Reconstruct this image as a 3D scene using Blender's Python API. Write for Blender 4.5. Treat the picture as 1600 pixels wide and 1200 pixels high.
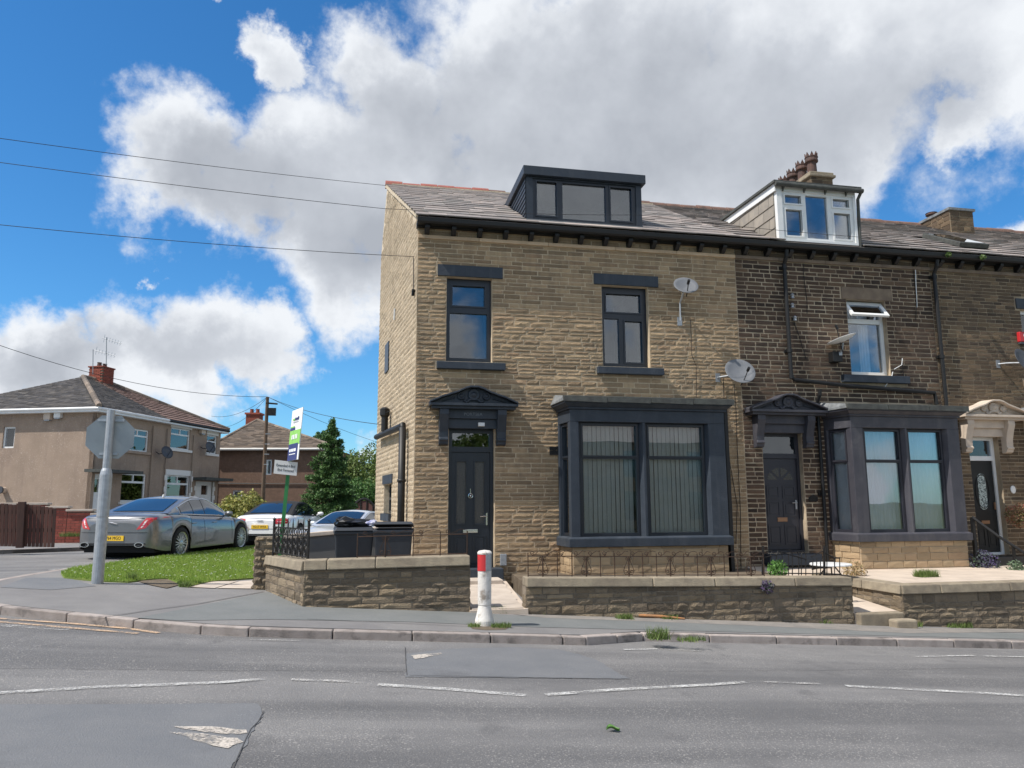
import bpy, math, random
import numpy as np
from mathutils import Vector, Matrix
from mathutils.bvhtree import BVHTree
random.seed(11); np.random.seed(11)
SC = bpy.context.scene
for o in list(bpy.data.objects): bpy.data.objects.remove(o)
R = math.radians

# ------------------------------------------------------------------ camera
F_PX, PITCH, YAW, ROLL = 1170.0, R(9.0), R(11.2), R(0.2)
CAM = Vector((0, 0, 1.6))
FW = Vector((math.sin(YAW)*math.cos(PITCH), math.cos(YAW)*math.cos(PITCH), math.sin(PITCH)))
RT0 = Vector((math.cos(YAW), -math.sin(YAW), 0)); UP0 = RT0.cross(FW)
RT = RT0*math.cos(ROLL) - UP0*math.sin(ROLL); UP = RT0*math.sin(ROLL) + UP0*math.cos(ROLL)
cd = bpy.data.cameras.new('camera'); co = bpy.data.objects.new('camera', cd); SC.collection.objects.link(co)
m3 = Matrix((RT, UP, -FW)).transposed()
co.matrix_world = Matrix.Translation(CAM) @ m3.to_4x4()
cd.sensor_width = 36.0; cd.lens = 36.0*F_PX/1600.0; cd.clip_start = 0.1; cd.clip_end = 3000
SC.camera = co

# ------------------------------------------------------------------ sun, sky, exposure
SUN_EL, SUN_A = R(54), R(14)
SUN = Vector((-math.cos(SUN_EL)*math.cos(SUN_A), -math.cos(SUN_EL)*math.sin(SUN_A), math.sin(SUN_EL)))
sl = bpy.data.lights.new('sun', 'SUN'); sl.energy = 4.4; sl.angle = R(0.53); sl.color = (1.0, 0.95, 0.88)
so = bpy.data.objects.new('sun', sl); SC.collection.objects.link(so)
so.rotation_euler = SUN.to_track_quat('Z', 'Y').to_euler(); so.location = (-20, -10, 30)
SC.view_settings.view_transform = 'Standard'; SC.view_settings.look = 'None'
SC.view_settings.exposure = 0.35; SC.view_settings.gamma = 1.0; SC.view_settings.use_curve_mapping = False
SC.render.resolution_x = 1024; SC.render.resolution_y = 768

def ray(u, v):
    return FW + RT*((u-800)/F_PX) - UP*((v-600)/F_PX)

SKY_STRENGTH = 0.10
def make_world():
    w = bpy.data.worlds.new('World'); SC.world = w; w.use_nodes = True
    nt = w.node_tree; N = nt.nodes; L = nt.links; N.clear()
    out = N.new('ShaderNodeOutputWorld'); bg = N.new('ShaderNodeBackground'); bg.inputs[1].default_value = SKY_STRENGTH
    L.new(bg.outputs[0], out.inputs[0])
    sky = N.new('ShaderNodeTexSky'); sky.sky_type = 'NISHITA'; sky.sun_disc = False
    sky.sun_elevation = SUN_EL; sky.sun_rotation = math.atan2(SUN.x, SUN.y)
    sky.air_density = 1.0; sky.dust_density = 0.25; sky.ozone_density = 2.5
    hs = N.new('ShaderNodeHueSaturation'); hs.inputs['Saturation'].default_value = 1.10; hs.inputs['Value'].default_value = 1.0
    gn = N.new('ShaderNodeMix'); gn.data_type = 'RGBA'; gn.blend_type = 'MULTIPLY'; gn.inputs['Factor'].default_value = 1.0; gn.inputs['B'].default_value = (.66, 1.00, 1.24, 1)
    L.new(sky.outputs[0], gn.inputs['A']); L.new(gn.outputs['Result'], hs.inputs['Color'])
    tc = N.new('ShaderNodeTexCoord'); D = tc.outputs['Generated']
    def math_(op, a, b=None, c=None, clamp=False):
        n = N.new('ShaderNodeMath'); n.operation = op; n.use_clamp = clamp
        for i, x in enumerate((a, b, c)):
            if x is None: continue
            if isinstance(x, (int, float)): n.inputs[i].default_value = x
            else: L.new(x, n.inputs[i])
        return n.outputs[0]
    def noise(vec, scale, detail, rough, dist=0.0):
        n = N.new('ShaderNodeTexNoise'); n.inputs['Scale'].default_value = scale; n.inputs['Detail'].default_value = detail
        n.inputs['Roughness'].default_value = rough; n.inputs['Distortion'].default_value = dist
        L.new(vec, n.inputs['Vector']); return n.outputs['Fac']
    def smooth(x, a, b, lo=0.0, hi=1.0):
        n = N.new('ShaderNodeMapRange'); n.interpolation_type = 'SMOOTHSTEP'
        for i, q in zip((1, 2, 3, 4), (a, b, lo, hi)): n.inputs[i].default_value = q
        L.new(x, n.inputs[0]); return n.outputs[0]
    # cumulus masses: centre (as seen from the pavement opposite), angular size
    blobs = [(285,235,130),(300,290,115),(400,290,110),(445,95,62),(470,240,140),(620,130,120),(640,290,190),(500,370,125),(560,430,125),
             (810,130,240),(1020,110,300),(1300,70,290),(1580,40,230),(830,330,250),(1080,300,210),(1290,220,150),(1480,190,100),
             (90,540,95),(210,528,105),(325,532,105),(425,547,85),(490,552,40),(20,590,95),(150,590,120),(300,590,90),
             (575,690,48),(650,720,80),(262,418,24),(350,5,26),(1600,378,40)]
    warpn = N.new('ShaderNodeTexNoise'); warpn.inputs['Scale'].default_value = 8.0; warpn.inputs['Detail'].default_value = 7.0; warpn.inputs['Roughness'].default_value = .62
    L.new(D, warpn.inputs['Vector'])
    vs = N.new('ShaderNodeVectorMath'); vs.operation = 'SUBTRACT'; L.new(warpn.outputs['Color'], vs.inputs[0]); vs.inputs[1].default_value = (.5, .5, .5)
    vm = N.new('ShaderNodeVectorMath'); vm.operation = 'SCALE'; L.new(vs.outputs[0], vm.inputs[0]); vm.inputs['Scale'].default_value = 0.17
    va = N.new('ShaderNodeVectorMath'); va.operation = 'ADD'; L.new(D, va.inputs[0]); L.new(vm.outputs[0], va.inputs[1])
    DW = va.outputs[0]
    acc = None; summ = None
    for (u, v, rad) in blobs:
        d = ray(u, v).normalized(); ang = rad/1230.0/(1+((u-800)**2+(v-600)**2)/1170.0**2)**0.5
        n = N.new('ShaderNodeVectorMath'); n.operation = 'DISTANCE'; L.new(DW, n.inputs[0]); n.inputs[1].default_value = d
        s = smooth(n.outputs['Value'], 0.0, ang*1.5, 1.0 if rad > 60 else .62, 0.0)
        acc = s if acc is None else math_('MAXIMUM', acc, s)
        summ = s if summ is None else math_('ADD', summ, s)
    # the same kind of broken cloud everywhere else round the sky
    gen = smooth(noise(D, 2.3, 5, .55), .40, .62)
    dv = ray(800, 400).normalized()
    nd = N.new('ShaderNodeVectorMath'); nd.operation = 'DISTANCE'; L.new(D, nd.inputs[0]); nd.inputs[1].default_value = dv
    away = smooth(nd.outputs['Value'], .72, 1.0)
    genm = math_('MULTIPLY', gen, away)
    field = math_('MAXIMUM', acc, genm)
    summ = math_('ADD', summ, math_('MULTIPLY', genm, 1.6))
    fb = noise(D, 7.0, 7, .60)
    fine = noise(D, 30.0, 4, .62)
    dens = math_('ADD', field, math_('MULTIPLY', math_('SUBTRACT', fb, .5), 1.25))
    dens = math_('ADD', dens, math_('MULTIPLY', math_('SUBTRACT', fine, .5), .26))
    alpha = smooth(dens, .22, .66)
    # body of the cloud: thick parts seen from below turn grey, rims and puffs facing the sun stay white
    off = N.new('ShaderNodeVectorMath'); off.operation = 'ADD'; L.new(D, off.inputs[0]); off.inputs[1].default_value = SUN*0.05
    fb2 = noise(off.outputs[0], 7.0, 4, .60)
    puff = math_('MULTIPLY', math_('SUBTRACT', fb, fb2), .9)
    thick = smooth(math_('ADD', summ, math_('MULTIPLY', math_('SUBTRACT', noise(D, 4.0, 5, .6), .5), 2.2)), .75, 2.7)
    shade = math_('SUBTRACT', math_('MULTIPLY', thick, .85), puff, clamp=True)
    ramp = N.new('ShaderNodeValToRGB'); cr = ramp.color_ramp
    cr.elements[0].position = 0; cr.elements[0].color = (.70, .725, .76, 1)
    cr.elements[1].position = 1; cr.elements[1].color = (.345, .37, .415, 1)
    e = cr.elements.new(.45); e.color = (.49, .518, .565, 1)
    L.new(shade, ramp.inputs[0])
    sc = N.new('ShaderNodeVectorMath'); sc.operation = 'SCALE'; L.new(ramp.outputs[0], sc.inputs[0]); sc.inputs['Scale'].default_value = 1.0/SKY_STRENGTH
    mx = N.new('ShaderNodeMix'); mx.data_type = 'RGBA'
    L.new(alpha, mx.inputs['Factor']); L.new(hs.outputs[0], mx.inputs['A']); L.new(sc.outputs[0], mx.inputs['B'])
    L.new(mx.outputs['Result'], bg.inputs[0])
make_world()

# ------------------------------------------------------------------ measuring helpers (street survey: sight lines met with real planes)
def onY(u, v, Y):
    d = ray(u, v); return CAM + d*((Y-CAM.y)/d.y)
def hit(u, v, p, n):
    d = ray(u, v); n = Vector(n); return CAM + d*((Vector(p)-CAM).dot(n)/d.dot(n))
def G(x, y=0):                       # the street falls gently to the right
    return 0.09 - 0.06*min(max(x, -5.2), 18.0)
def onG(u, v, h=0.0):
    d = ray(u, v); p = None; z = 0.1
    for _ in range(60):
        t = (z+h-CAM.z)/d.z; p = CAM + d*t; z = .5*z + .5*G(p.x, p.y)
    return p

# ------------------------------------------------------------------ mesh helpers
COL = SC.collection
class MB:
    def __init__(s): s.v = []; s.f = []
    def quad(s, a, b, c, d):
        n = len(s.v); s.v += [tuple(a), tuple(b), tuple(c), tuple(d)]; s.f.append((n, n+1, n+2, n+3)); return s
    def poly(s, pts):
        n = len(s.v); s.v += [tuple(p) for p in pts]; s.f.append(tuple(range(n, n+len(pts)))); return s
    def box(s, x0, x1, y0, y1, z0, z1, M=None):
        n = len(s.v)
        P = [(x0,y0,z0),(x1,y0,z0),(x1,y1,z0),(x0,y1,z0),(x0,y0,z1),(x1,y0,z1),(x1,y1,z1),(x0,y1,z1)]
        if M is not None: P = [tuple(M @ Vector(p)) for p in P]
        s.v += P
        s.f += [(n,n+3,n+2,n+1),(n+4,n+5,n+6,n+7),(n,n+1,n+5,n+4),(n+1,n+2,n+6,n+5),(n+2,n+3,n+7,n+6),(n+3,n,n+4,n+7)]
        return s
    def hexa(s, P):      # 8 explicit corners, bottom ring then top ring
        n = len(s.v); s.v += [tuple(p) for p in P]
        s.f += [(n,n+3,n+2,n+1),(n+4,n+5,n+6,n+7),(n,n+1,n+5,n+4),(n+1,n+2,n+6,n+5),(n+2,n+3,n+7,n+6),(n+3,n,n+4,n+7)]
        return s
    def prism(s, pts, vec):
        n = len(s.v); k = len(pts); vec = Vector(vec)
        s.v += [tuple(p) for p in pts] + [tuple(Vector(p)+vec) for p in pts]
        s.f.append(tuple(range(n+k-1, n-1, -1))); s.f.append(tuple(range(n+k, n+2*k)))
        for i in range(k):
            j = (i+1) % k; s.f.append((n+i, n+j, n+k+j, n+k+i))
        return s
    def tube(s, pts, r, n=6, caps=True):
        pts = [Vector(p) for p in pts]; b = len(s.v); k = len(pts)
        rr = r if isinstance(r, (list, tuple)) else [r]*k
        prev = None
        for i, p in enumerate(pts):
            t = (pts[min(i+1, k-1)] - pts[max(i-1, 0)]).normalized()
            if prev is None:
                a = t.orthogonal().normalized()
            else:
                a = (prev - t*prev.dot(t));  a = a.normalized() if a.length > 1e-6 else t.orthogonal().normalized()
            prev = a; c = t.cross(a)
            for j in range(n):
                w = 2*math.pi*j/n; s.v.append(tuple(p + (a*math.cos(w)+c*math.sin(w))*rr[i]))
        for i in range(k-1):
            for j in range(n):
                j2 = (j+1) % n; s.f.append((b+i*n+j, b+i*n+j2, b+(i+1)*n+j2, b+(i+1)*n+j))
        if caps:
            s.f.append(tuple(b+j for j in range(n-1, -1, -1))); s.f.append(tuple(b+(k-1)*n+j for j in range(n)))
        return s
    def lathe(s, prof, M=None, n=16, closed=True):
        b = len(s.v); M = M or Matrix(); k = len(prof)
        for (r, z) in prof:
            for j in range(n):
                w = 2*math.pi*j/n; s.v.append(tuple(M @ Vector((r*math.cos(w), r*math.sin(w), z))))
        for i in range(k-1):
            for j in range(n):
                j2 = (j+1) % n; s.f.append((b+i*n+j, b+i*n+j2, b+(i+1)*n+j2, b+(i+1)*n+j))
        if closed:
            s.f.append(tuple(b+j for j in range(n-1, -1, -1))); s.f.append(tuple(b+(k-1)*n+j for j in range(n)))
        return s
    def grid(s, fn, nu, nv):
        b = len(s.v)
        for i in range(nu+1):
            for j in range(nv+1): s.v.append(tuple(fn(i/nu, j/nv)))
        for i in range(nu):
            for j in range(nv):
                a = b+i*(nv+1)+j; s.f.append((a, a+nv+1, a+nv+2, a+1))
        return s
    def add(s, mesh, M):
        n = len(s.v); s.v += [tuple(M @ Vector(p)) for p in mesh[0]]; s.f += [tuple(n+i for i in f) for f in mesh[1]]; return s
    def mesh(s, name, m, smooth=False):
        me = bpy.data.meshes.new(name); me.from_pydata(s.v, [], s.f)
        if m is not None: me.materials.append(m)
        if smooth: me.polygons.foreach_set('use_smooth', [True]*len(me.polygons))
        me.update(); return me
    def build(s, name, m, parent=None, smooth=False, bevel=0, local=False, kind=None, label=None, cat=None, group=None, seg=2):
        o = bpy.data.objects.new(name, s.mesh(name, m, smooth)); COL.objects.link(o)
        if parent is not None: attach(o, parent, local)
        if bevel:
            b = o.modifiers.new('bevel', 'BEVEL'); b.width = bevel; b.segments = seg; b.limit_method = 'ANGLE'; b.angle_limit = R(35)
        tag(o, label, cat, group, kind); return o
WORLD = {}
def wm(o):
    return WORLD.get(o.name, Matrix())
def attach(o, parent, local=False):
    o.parent = parent
    if local: WORLD[o.name] = wm(parent)
    else:
        o.matrix_parent_inverse = wm(parent).inverted()
        WORLD[o.name] = Matrix()
def tag(o, label=None, cat=None, group=None, kind=None):
    if label: o['label'] = label
    if cat: o['category'] = cat
    if group: o['group'] = group
    if kind: o['kind'] = kind
    return o
def thing(name, loc, label, cat, group=None, rz=0.0):
    o = bpy.data.objects.new(name, None); COL.objects.link(o); o.empty_display_size = .2
    o.location = loc; o.rotation_euler = (0, 0, rz)
    WORLD[o.name] = Matrix.Translation(Vector(loc)) @ Matrix.Rotation(rz, 4, 'Z')
    return tag(o, label, cat, group)
def piece(name, me, M, parent):
    """one piece sharing mesh data, M in world space"""
    o = bpy.data.objects.new(name, me); COL.objects.link(o)
    o.parent = parent; o.matrix_parent_inverse = wm(parent).inverted(); o.matrix_basis = M
    return o
def np_mesh(name, V, Fq, m, parent=None, kind=None, smooth=False, label=None, cat=None, group=None, k=None):
    me = bpy.data.meshes.new(name); k = k or Fq.shape[1]
    me.vertices.add(len(V)); me.vertices.foreach_set('co', V.astype(np.float32).ravel())
    me.loops.add(Fq.size); me.loops.foreach_set('vertex_index', Fq.astype(np.int32).ravel())
    me.polygons.add(len(Fq)); me.polygons.foreach_set('loop_start', np.arange(0, Fq.size, k, dtype=np.int32))
    me.polygons.foreach_set('loop_total', np.full(len(Fq), k, dtype=np.int32))
    me.materials.append(m); me.update(calc_edges=True); me.validate()
    o = bpy.data.objects.new(name, me); COL.objects.link(o)
    if parent is not None: attach(o, parent)
    return tag(o, label, cat, group, kind)
def text_part(name, txt, size, M, m, parent, extrude=.002, align='CENTER', sx=1.0):
    c = bpy.data.curves.new(name, 'FONT'); c.body = txt; c.size = size; c.extrude = extrude
    c.align_x = align; c.align_y = 'CENTER'; c.resolution_u = 2
    t = bpy.data.objects.new(name+'_tmp', c); COL.objects.link(t)
    bpy.context.view_layer.update()
    me = bpy.data.meshes.new_from_object(t.evaluated_get(bpy.context.evaluated_depsgraph_get()))
    bpy.data.objects.remove(t); me.materials.clear(); me.materials.append(m)
    return piece(name, me, M @ Matrix.Diagonal((sx, 1, 1, 1)), parent)
def frame_M(origin, xdir, ydir):
    x = Vector(xdir).normalized(); y = Vector(ydir).normalized(); z = x.cross(y)
    return Matrix.Translation(Vector(origin)) @ Matrix((x, y, z)).transposed().to_4x4()

# ------------------------------------------------------------------ materials
def pmat(name, c1, c2=None, scale=6.0, rough=.8, bump=0.0, bscale=40.0, rnd=0.0, rndc=None, metal=0.0, coat=0.0, spec=None, detail=5, lo=.35, hi=.65,
         stain=None, stain_scale=1.2, stain_lo=.52, stain_hi=.7, speck=None, speck_scale=300, speck_amt=.5, stretch=None, bdist=.02, band=None, streak=None):
    m = bpy.data.materials.new(name); m.use_nodes = True; nt = m.node_tree; N = nt.nodes; L = nt.links
    b = N['Principled BSDF']; b.inputs['Roughness'].default_value = rough; b.inputs['Metallic'].default_value = metal
    if coat: b.inputs['Coat Weight'].default_value = coat; b.inputs['Coat Roughness'].default_value = .04
    if spec is not None: b.inputs['Specular IOR Level'].default_value = spec
    geo = N.new('ShaderNodeNewGeometry'); pos = geo.outputs['Position']
    if stretch:
        mp = N.new('ShaderNodeMapping'); mp.inputs['Scale'].default_value = stretch; L.new(pos, mp.inputs[0]); pos = mp.outputs[0]
    def noise(sc, det=detail, ro=.6):
        n = N.new('ShaderNodeTexNoise'); n.inputs['Scale'].default_value = sc; n.inputs['Detail'].default_value = det; n.inputs['Roughness'].default_value = ro
        L.new(pos, n.inputs['Vector']); return n.outputs['Fac']
    def rng(x, a, c, d=0.0, e=1.0):
        n = N.new('ShaderNodeMapRange'); n.inputs[1].default_value = a; n.inputs[2].default_value = c; n.inputs[3].default_value = d; n.inputs[4].default_value = e
        L.new(x, n.inputs[0]); return n.outputs[0]
    def mixc(f, A, B):
        n = N.new('ShaderNodeMix'); n.data_type = 'RGBA'
        if isinstance(f, float): n.inputs['Factor'].default_value = f
        else: L.new(f, n.inputs['Factor'])
        for k, x in (('A', A), ('B', B)):
            if isinstance(x, tuple): n.inputs[k].default_value = (*x, 1) if len(x) == 3 else x
            else: L.new(x, n.inputs[k])
        return n.outputs['Result']
    col = tuple(c1)
    if c2 is not None: col = mixc(rng(noise(scale), lo, hi), tuple(c1), tuple(c2))
    if rnd:
        oi = N.new('ShaderNodeObjectInfo')
        a = N.new('ShaderNodeMath'); a.operation = 'MULTIPLY_ADD'; L.new(geo.outputs['Random Per Island'], a.inputs[0]); a.inputs[1].default_value = 7.13; L.new(oi.outputs['Random'], a.inputs[2])
        fr = N.new('ShaderNodeMath'); fr.operation = 'FRACT'; L.new(a.outputs[0], fr.inputs[0])
        if rndc is not None:
            r2 = N.new('ShaderNodeMath'); r2.operation = 'MULTIPLY'; L.new(fr.outputs[0], r2.inputs[0]); r2.inputs[1].default_value = 13.7
            f2 = N.new('ShaderNodeMath'); f2.operation = 'FRACT'; L.new(r2.outputs[0], f2.inputs[0])
            cr = N.new('ShaderNodeValToRGB'); cr.color_ramp.interpolation = 'LINEAR'
            els = cr.color_ramp.elements
            for i, cc in enumerate(rndc):
                p = i/(len(rndc)-1)
                e = els[0] if i == 0 else (els[-1] if i == len(rndc)-1 else els.new(p))
                e.position = p; e.color = (*cc, 1)
            L.new(f2.outputs[0], cr.inputs[0])
            col = mixc(.62, col, cr.outputs[0])
        mul = rng(fr.outputs[0], 0, 1, 1-rnd, 1+rnd)
        sc = N.new('ShaderNodeVectorMath'); sc.operation = 'SCALE'
        if isinstance(col, tuple): sc.inputs[0].default_value = col
        else: L.new(col, sc.inputs[0])
        L.new(mul, sc.inputs['Scale']); col = sc.outputs[0]
    if stain is not None: col = mixc(rng(noise(stain_scale, 6), stain_lo, stain_hi), col, tuple(stain))
    if streak is not None:
        mps = N.new('ShaderNodeMapping'); mps.inputs['Scale'].default_value = (3.0, 3.0, .22); L.new(pos, mps.inputs[0]); nk = N.new('ShaderNodeTexNoise'); nk.inputs['Scale'].default_value = 1.6; nk.inputs['Detail'].default_value = 6; nk.inputs['Roughness'].default_value = .65; L.new(mps.outputs[0], nk.inputs['Vector'])
        col = mixc(rng(nk.outputs['Fac'], .50, .74, 0, .60), col, tuple(streak))
    if band is not None:
        mpb = N.new('ShaderNodeMapping'); mpb.inputs['Scale'].default_value = (.06, 1.0, 1.0); L.new(pos, mpb.inputs[0]); nb = N.new('ShaderNodeTexNoise'); nb.inputs['Scale'].default_value = 1.3; nb.inputs['Detail'].default_value = 5; L.new(mpb.outputs[0], nb.inputs['Vector'])
        col = mixc(rng(nb.outputs['Fac'], .42, .62, 0, .85), col, tuple(band)); col = mixc(rng(noise(2.6, 6), .56, .74, 0, .7), col, tuple(c*.92 for c in band))
    if speck is not None:
        sm = N.new('ShaderNodeMath'); sm.operation = 'MULTIPLY'; L.new(rng(noise(speck_scale, 2, .5), .56, .70, 0, speck_amt), sm.inputs[0]); L.new(rng(noise(.9, 4), .38, .62, .25, 1.0), sm.inputs[1])
        col = mixc(sm.outputs[0], col, tuple(speck))
    if isinstance(col, tuple): b.inputs['Base Color'].default_value = (*col, 1)
    else: L.new(col, b.inputs['Base Color'])
    if bump:
        bn = N.new('ShaderNodeBump'); bn.inputs['Strength'].default_value = bump; bn.inputs['Distance'].default_value = bdist
        L.new(noise(bscale, 6, .65), bn.inputs['Height']); L.new(bn.outputs[0], b.inputs['Normal'])
    return m
def glass_mat(name, tint=(.88, .90, .91), boost=1.5, base=.05, rough=.0):
    m = bpy.data.materials.new(name); m.use_nodes = True; nt = m.node_tree; N = nt.nodes; L = nt.links
    N.remove(N['Principled BSDF']); out = N['Material Output']
    tr = N.new('ShaderNodeBsdfTransparent'); tr.inputs[0].default_value = (*tint, 1)
    gl = N.new('ShaderNodeBsdfGlossy'); gl.inputs['Roughness'].default_value = rough; gl.inputs[0].default_value = (.93, .95, .97, 1)
    fr = N.new('ShaderNodeFresnel'); fr.inputs[0].default_value = 1.5
    ma = N.new('ShaderNodeMath'); ma.operation = 'MULTIPLY_ADD'; ma.use_clamp = True; L.new(fr.outputs[0], ma.inputs[0]); ma.inputs[1].default_value = boost; ma.inputs[2].default_value = base
    # a pane is never quite flat
    geo = N.new('ShaderNodeNewGeometry'); no = N.new('ShaderNodeTexNoise'); no.inputs['Scale'].default_value = 2.2; no.inputs['Detail'].default_value = 1
    L.new(geo.outputs['Position'], no.inputs['Vector']); bu = N.new('ShaderNodeBump'); bu.inputs['Strength'].default_value = .012; bu.inputs['Distance'].default_value = .05
    L.new(no.outputs['Fac'], bu.inputs['Height']); L.new(bu.outputs[0], gl.inputs['Normal'])
    mx = N.new('ShaderNodeMixShader'); L.new(ma.outputs[0], mx.inputs[0]); L.new(tr.outputs[0], mx.inputs[1]); L.new(gl.outputs[0], mx.inputs[2]); L.new(mx.outputs[0], out.inputs[0])
    return m
def worn_paint(name, paint, under, lo, hi, scale=9, rough=.75):
    """thermoplastic paint worn through to the road: bare where the aggregate shows"""
    m = pmat(name, paint, tuple(c*.78 for c in paint), scale=30, rough=rough, bump=.6, bscale=75, bdist=.01)
    nt = m.node_tree; N = nt.nodes; L = nt.links; b = N['Principled BSDF']
    geo = N.new('ShaderNodeNewGeometry'); acc = None
    for sc, wt in ((5.0, .5), (48.0, .5)):
        n = N.new('ShaderNodeTexNoise'); n.inputs['Scale'].default_value = sc; n.inputs['Detail'].default_value = 6; n.inputs['Roughness'].default_value = .7; L.new(geo.outputs['Position'], n.inputs['Vector'])
        q = N.new('ShaderNodeMath'); q.operation = 'MULTIPLY_ADD'; L.new(n.outputs['Fac'], q.inputs[0]); q.inputs[1].default_value = wt
        if acc is None: q.inputs[2].default_value = 0.0
        else: L.new(acc, q.inputs[2])
        acc = q.outputs[0]
    r = N.new('ShaderNodeMapRange'); r.inputs[1].default_value = lo; r.inputs[2].default_value = hi; L.new(acc, r.inputs[0])
    t = N.new('ShaderNodeBsdfTransparent'); mx = N.new('ShaderNodeMixShader'); L.new(r.outputs[0], mx.inputs[0]); L.new(t.outputs[0], mx.inputs[1]); L.new(b.outputs[0], mx.inputs[2]); L.new(mx.outputs[0], N['Material Output'].inputs[0])
    return m

M_ = {}
BUFF = [(.44,.322,.195),(.37,.262,.157),(.28,.195,.118),(.40,.278,.164),(.22,.157,.10),(.425,.306,.184),(.355,.225,.137)]
M_['stone1'] = pmat('buff sandstone', (.42,.302,.178), (.29,.203,.119), scale=9, rough=.92, bump=1.0, bscale=48, rnd=.27, streak=(.17,.13,.09), rndc=BUFF, bdist=.03, stain=(.15,.115,.085), stain_scale=1.5, stain_lo=.60, stain_hi=.85)
M_['mortar1'] = pmat('buff lime mortar', (.60,.48,.33), (.42,.33,.225), scale=6, rough=.95, bump=.4, bscale=120)
M_['stone_gable'] = pmat('pale gable sandstone', (.50,.405,.285), (.42,.33,.225), scale=8, rough=.92, bump=.8, bscale=38, rnd=.13, streak=(.30,.235,.16), rndc=[(.45,.355,.245),(.41,.32,.215),(.37,.29,.195),(.47,.38,.265)], bdist=.03, stain=(.28,.22,.155), stain_scale=1.1, stain_lo=.58, stain_hi=.82)
SOOT = [(.052,.032,.023),(.030,.021,.017),(.09,.055,.036),(.065,.039,.027),(.15,.095,.056),(.040,.026,.020)]
M_['stone2'] = pmat('soot black sandstone', (.06,.039,.028), (.105,.068,.043), scale=7, rough=.93, bump=.6, bscale=60, rnd=.35, rndc=SOOT, bdist=.02)
M_['mortar2'] = pmat('pale new mortar', (.52,.42,.295), (.26,.195,.135), scale=1.6, rough=.95, bump=.3, bscale=140)
BROWN = [(.13,.088,.052),(.062,.043,.03),(.18,.124,.07),(.105,.071,.045),(.21,.143,.08),(.045,.032,.025)]
M_['stone3'] = pmat('brown sooty sandstone', (.13,.092,.056), (.08,.056,.039), scale=6, rough=.93, bump=.6, bscale=60, rnd=.3, rndc=BROWN, bdist=.02)
M_['mortar3'] = pmat('tan mortar', (.44,.35,.235), (.26,.20,.14), scale=2, rough=.95)
M_['bay_stone'] = pmat('honey sandstone', (.42,.315,.19), (.33,.245,.145), scale=8, rough=.92, bump=.5, bscale=60, rnd=.2, rndc=BUFF, bdist=.02)
GW = [(.26,.20,.135),(.20,.155,.105),(.32,.25,.165),(.16,.125,.09),(.235,.185,.13),(.29,.215,.13)]
M_['wallstone'] = pmat('weathered wall sandstone', (.25,.195,.13), (.16,.125,.085), scale=8, rough=.95, bump=.9, bscale=45, rnd=.28, rndc=GW, bdist=.04, stain=(.07,.06,.05), stain_scale=3.5, stain_lo=.56, stain_hi=.8)
M_['wallmortar'] = pmat('crumbling grey mortar', (.27,.22,.165), (.15,.125,.095), scale=10, rough=.95, bump=.6, bscale=90)
M_['coping'] = pmat('sandstone coping', (.33,.275,.195), (.225,.185,.135), scale=6, rough=.93, bump=.6, bscale=60, rnd=.15, bdist=.02, stain=(.16,.13,.10), stain_scale=4, stain_lo=.55, stain_hi=.8)
M_['string'] = pmat('dressed sandstone', (.54,.39,.25), (.44,.315,.20), scale=5, rough=.9, bump=.25, bscale=90, rnd=.1)
M_['lintel_stone'] = pmat('grey brown lintel stone', (.22,.165,.115), (.15,.11,.08), scale=4, rough=.92, bump=.3, bscale=80)
SLT = [(.31,.262,.235),(.25,.218,.20),(.39,.325,.285),(.19,.17,.16),(.28,.25,.228),(.34,.28,.245),(.13,.122,.12),(.24,.228,.205)]
M_['slate'] = pmat('stone slate', (.30,.255,.23), (.21,.188,.175), scale=5, rough=.82, bump=.35, bscale=45, rnd=.22, rndc=SLT, bdist=.015, stain=(.09,.08,.07), stain_scale=1.6, stain_lo=.60, stain_hi=.82)
M_['terracotta'] = pmat('red ridge tile', (.33,.10,.07), (.25,.085,.065), scale=8, rough=.8, bump=.2)
M_['ridge_dark'] = pmat('sooty ridge tile', (.10,.065,.05), (.20,.11,.08), scale=6, rough=.85, bump=.2)
M_['verge'] = pmat('verge mortar', (.62,.52,.38), (.45,.37,.27), scale=14, rough=.95, bump=.5, bscale=70)
M_['anth'] = pmat('anthracite paint', (.018,.025,.036), (.025,.033,.045), scale=3, rough=.45, bump=.15, bscale=40, streak=(.05,.057,.068), stain=(.05,.058,.07), stain_scale=5, stain_lo=.60, stain_hi=.90)
M_['anth_frame'] = pmat('anthracite frame', (.013,.018,.026), (.017,.022,.031), scale=3, rough=.34)
M_['anth_stone'] = pmat('anthracite painted stone', (.021,.030,.043), (.031,.041,.056), scale=4, rough=.6, bump=.35, bscale=40, streak=(.062,.07,.082), stain=(.065,.074,.086), stain_scale=4, stain_lo=.60, stain_hi=.92)
M_['char'] = pmat('charcoal painted stone', (.042,.042,.054), (.058,.057,.068), scale=4, rough=.55, bump=.35, bscale=40, streak=(.10,.096,.10), stain=(.11,.105,.11), stain_scale=4, stain_lo=.58, stain_hi=.92)
M_['char_door'] = pmat('charcoal door', (.022,.022,.030), (.028,.028,.037), scale=4, rough=.45)
M_['black'] = pmat('black gutter paint', (.004,.004,.0045), (.007,.007,.007), scale=9, rough=.55)
M_['black_iron'] = pmat('black iron', (.012,.012,.013), (.022,.018,.015), scale=30, rough=.55, metal=.3)
M_['rust_iron'] = pmat('rusty thin iron', (.035,.022,.016), (.07,.035,.02), scale=25, rough=.8, metal=.2)
M_['white'] = pmat('white plastic', (.78,.78,.76), (.70,.70,.69), scale=3, rough=.35)
M_['cream'] = pmat('cream painted stone', (.60,.50,.40), (.52,.43,.345), scale=5, rough=.7, bump=.2, bscale=60)
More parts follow.
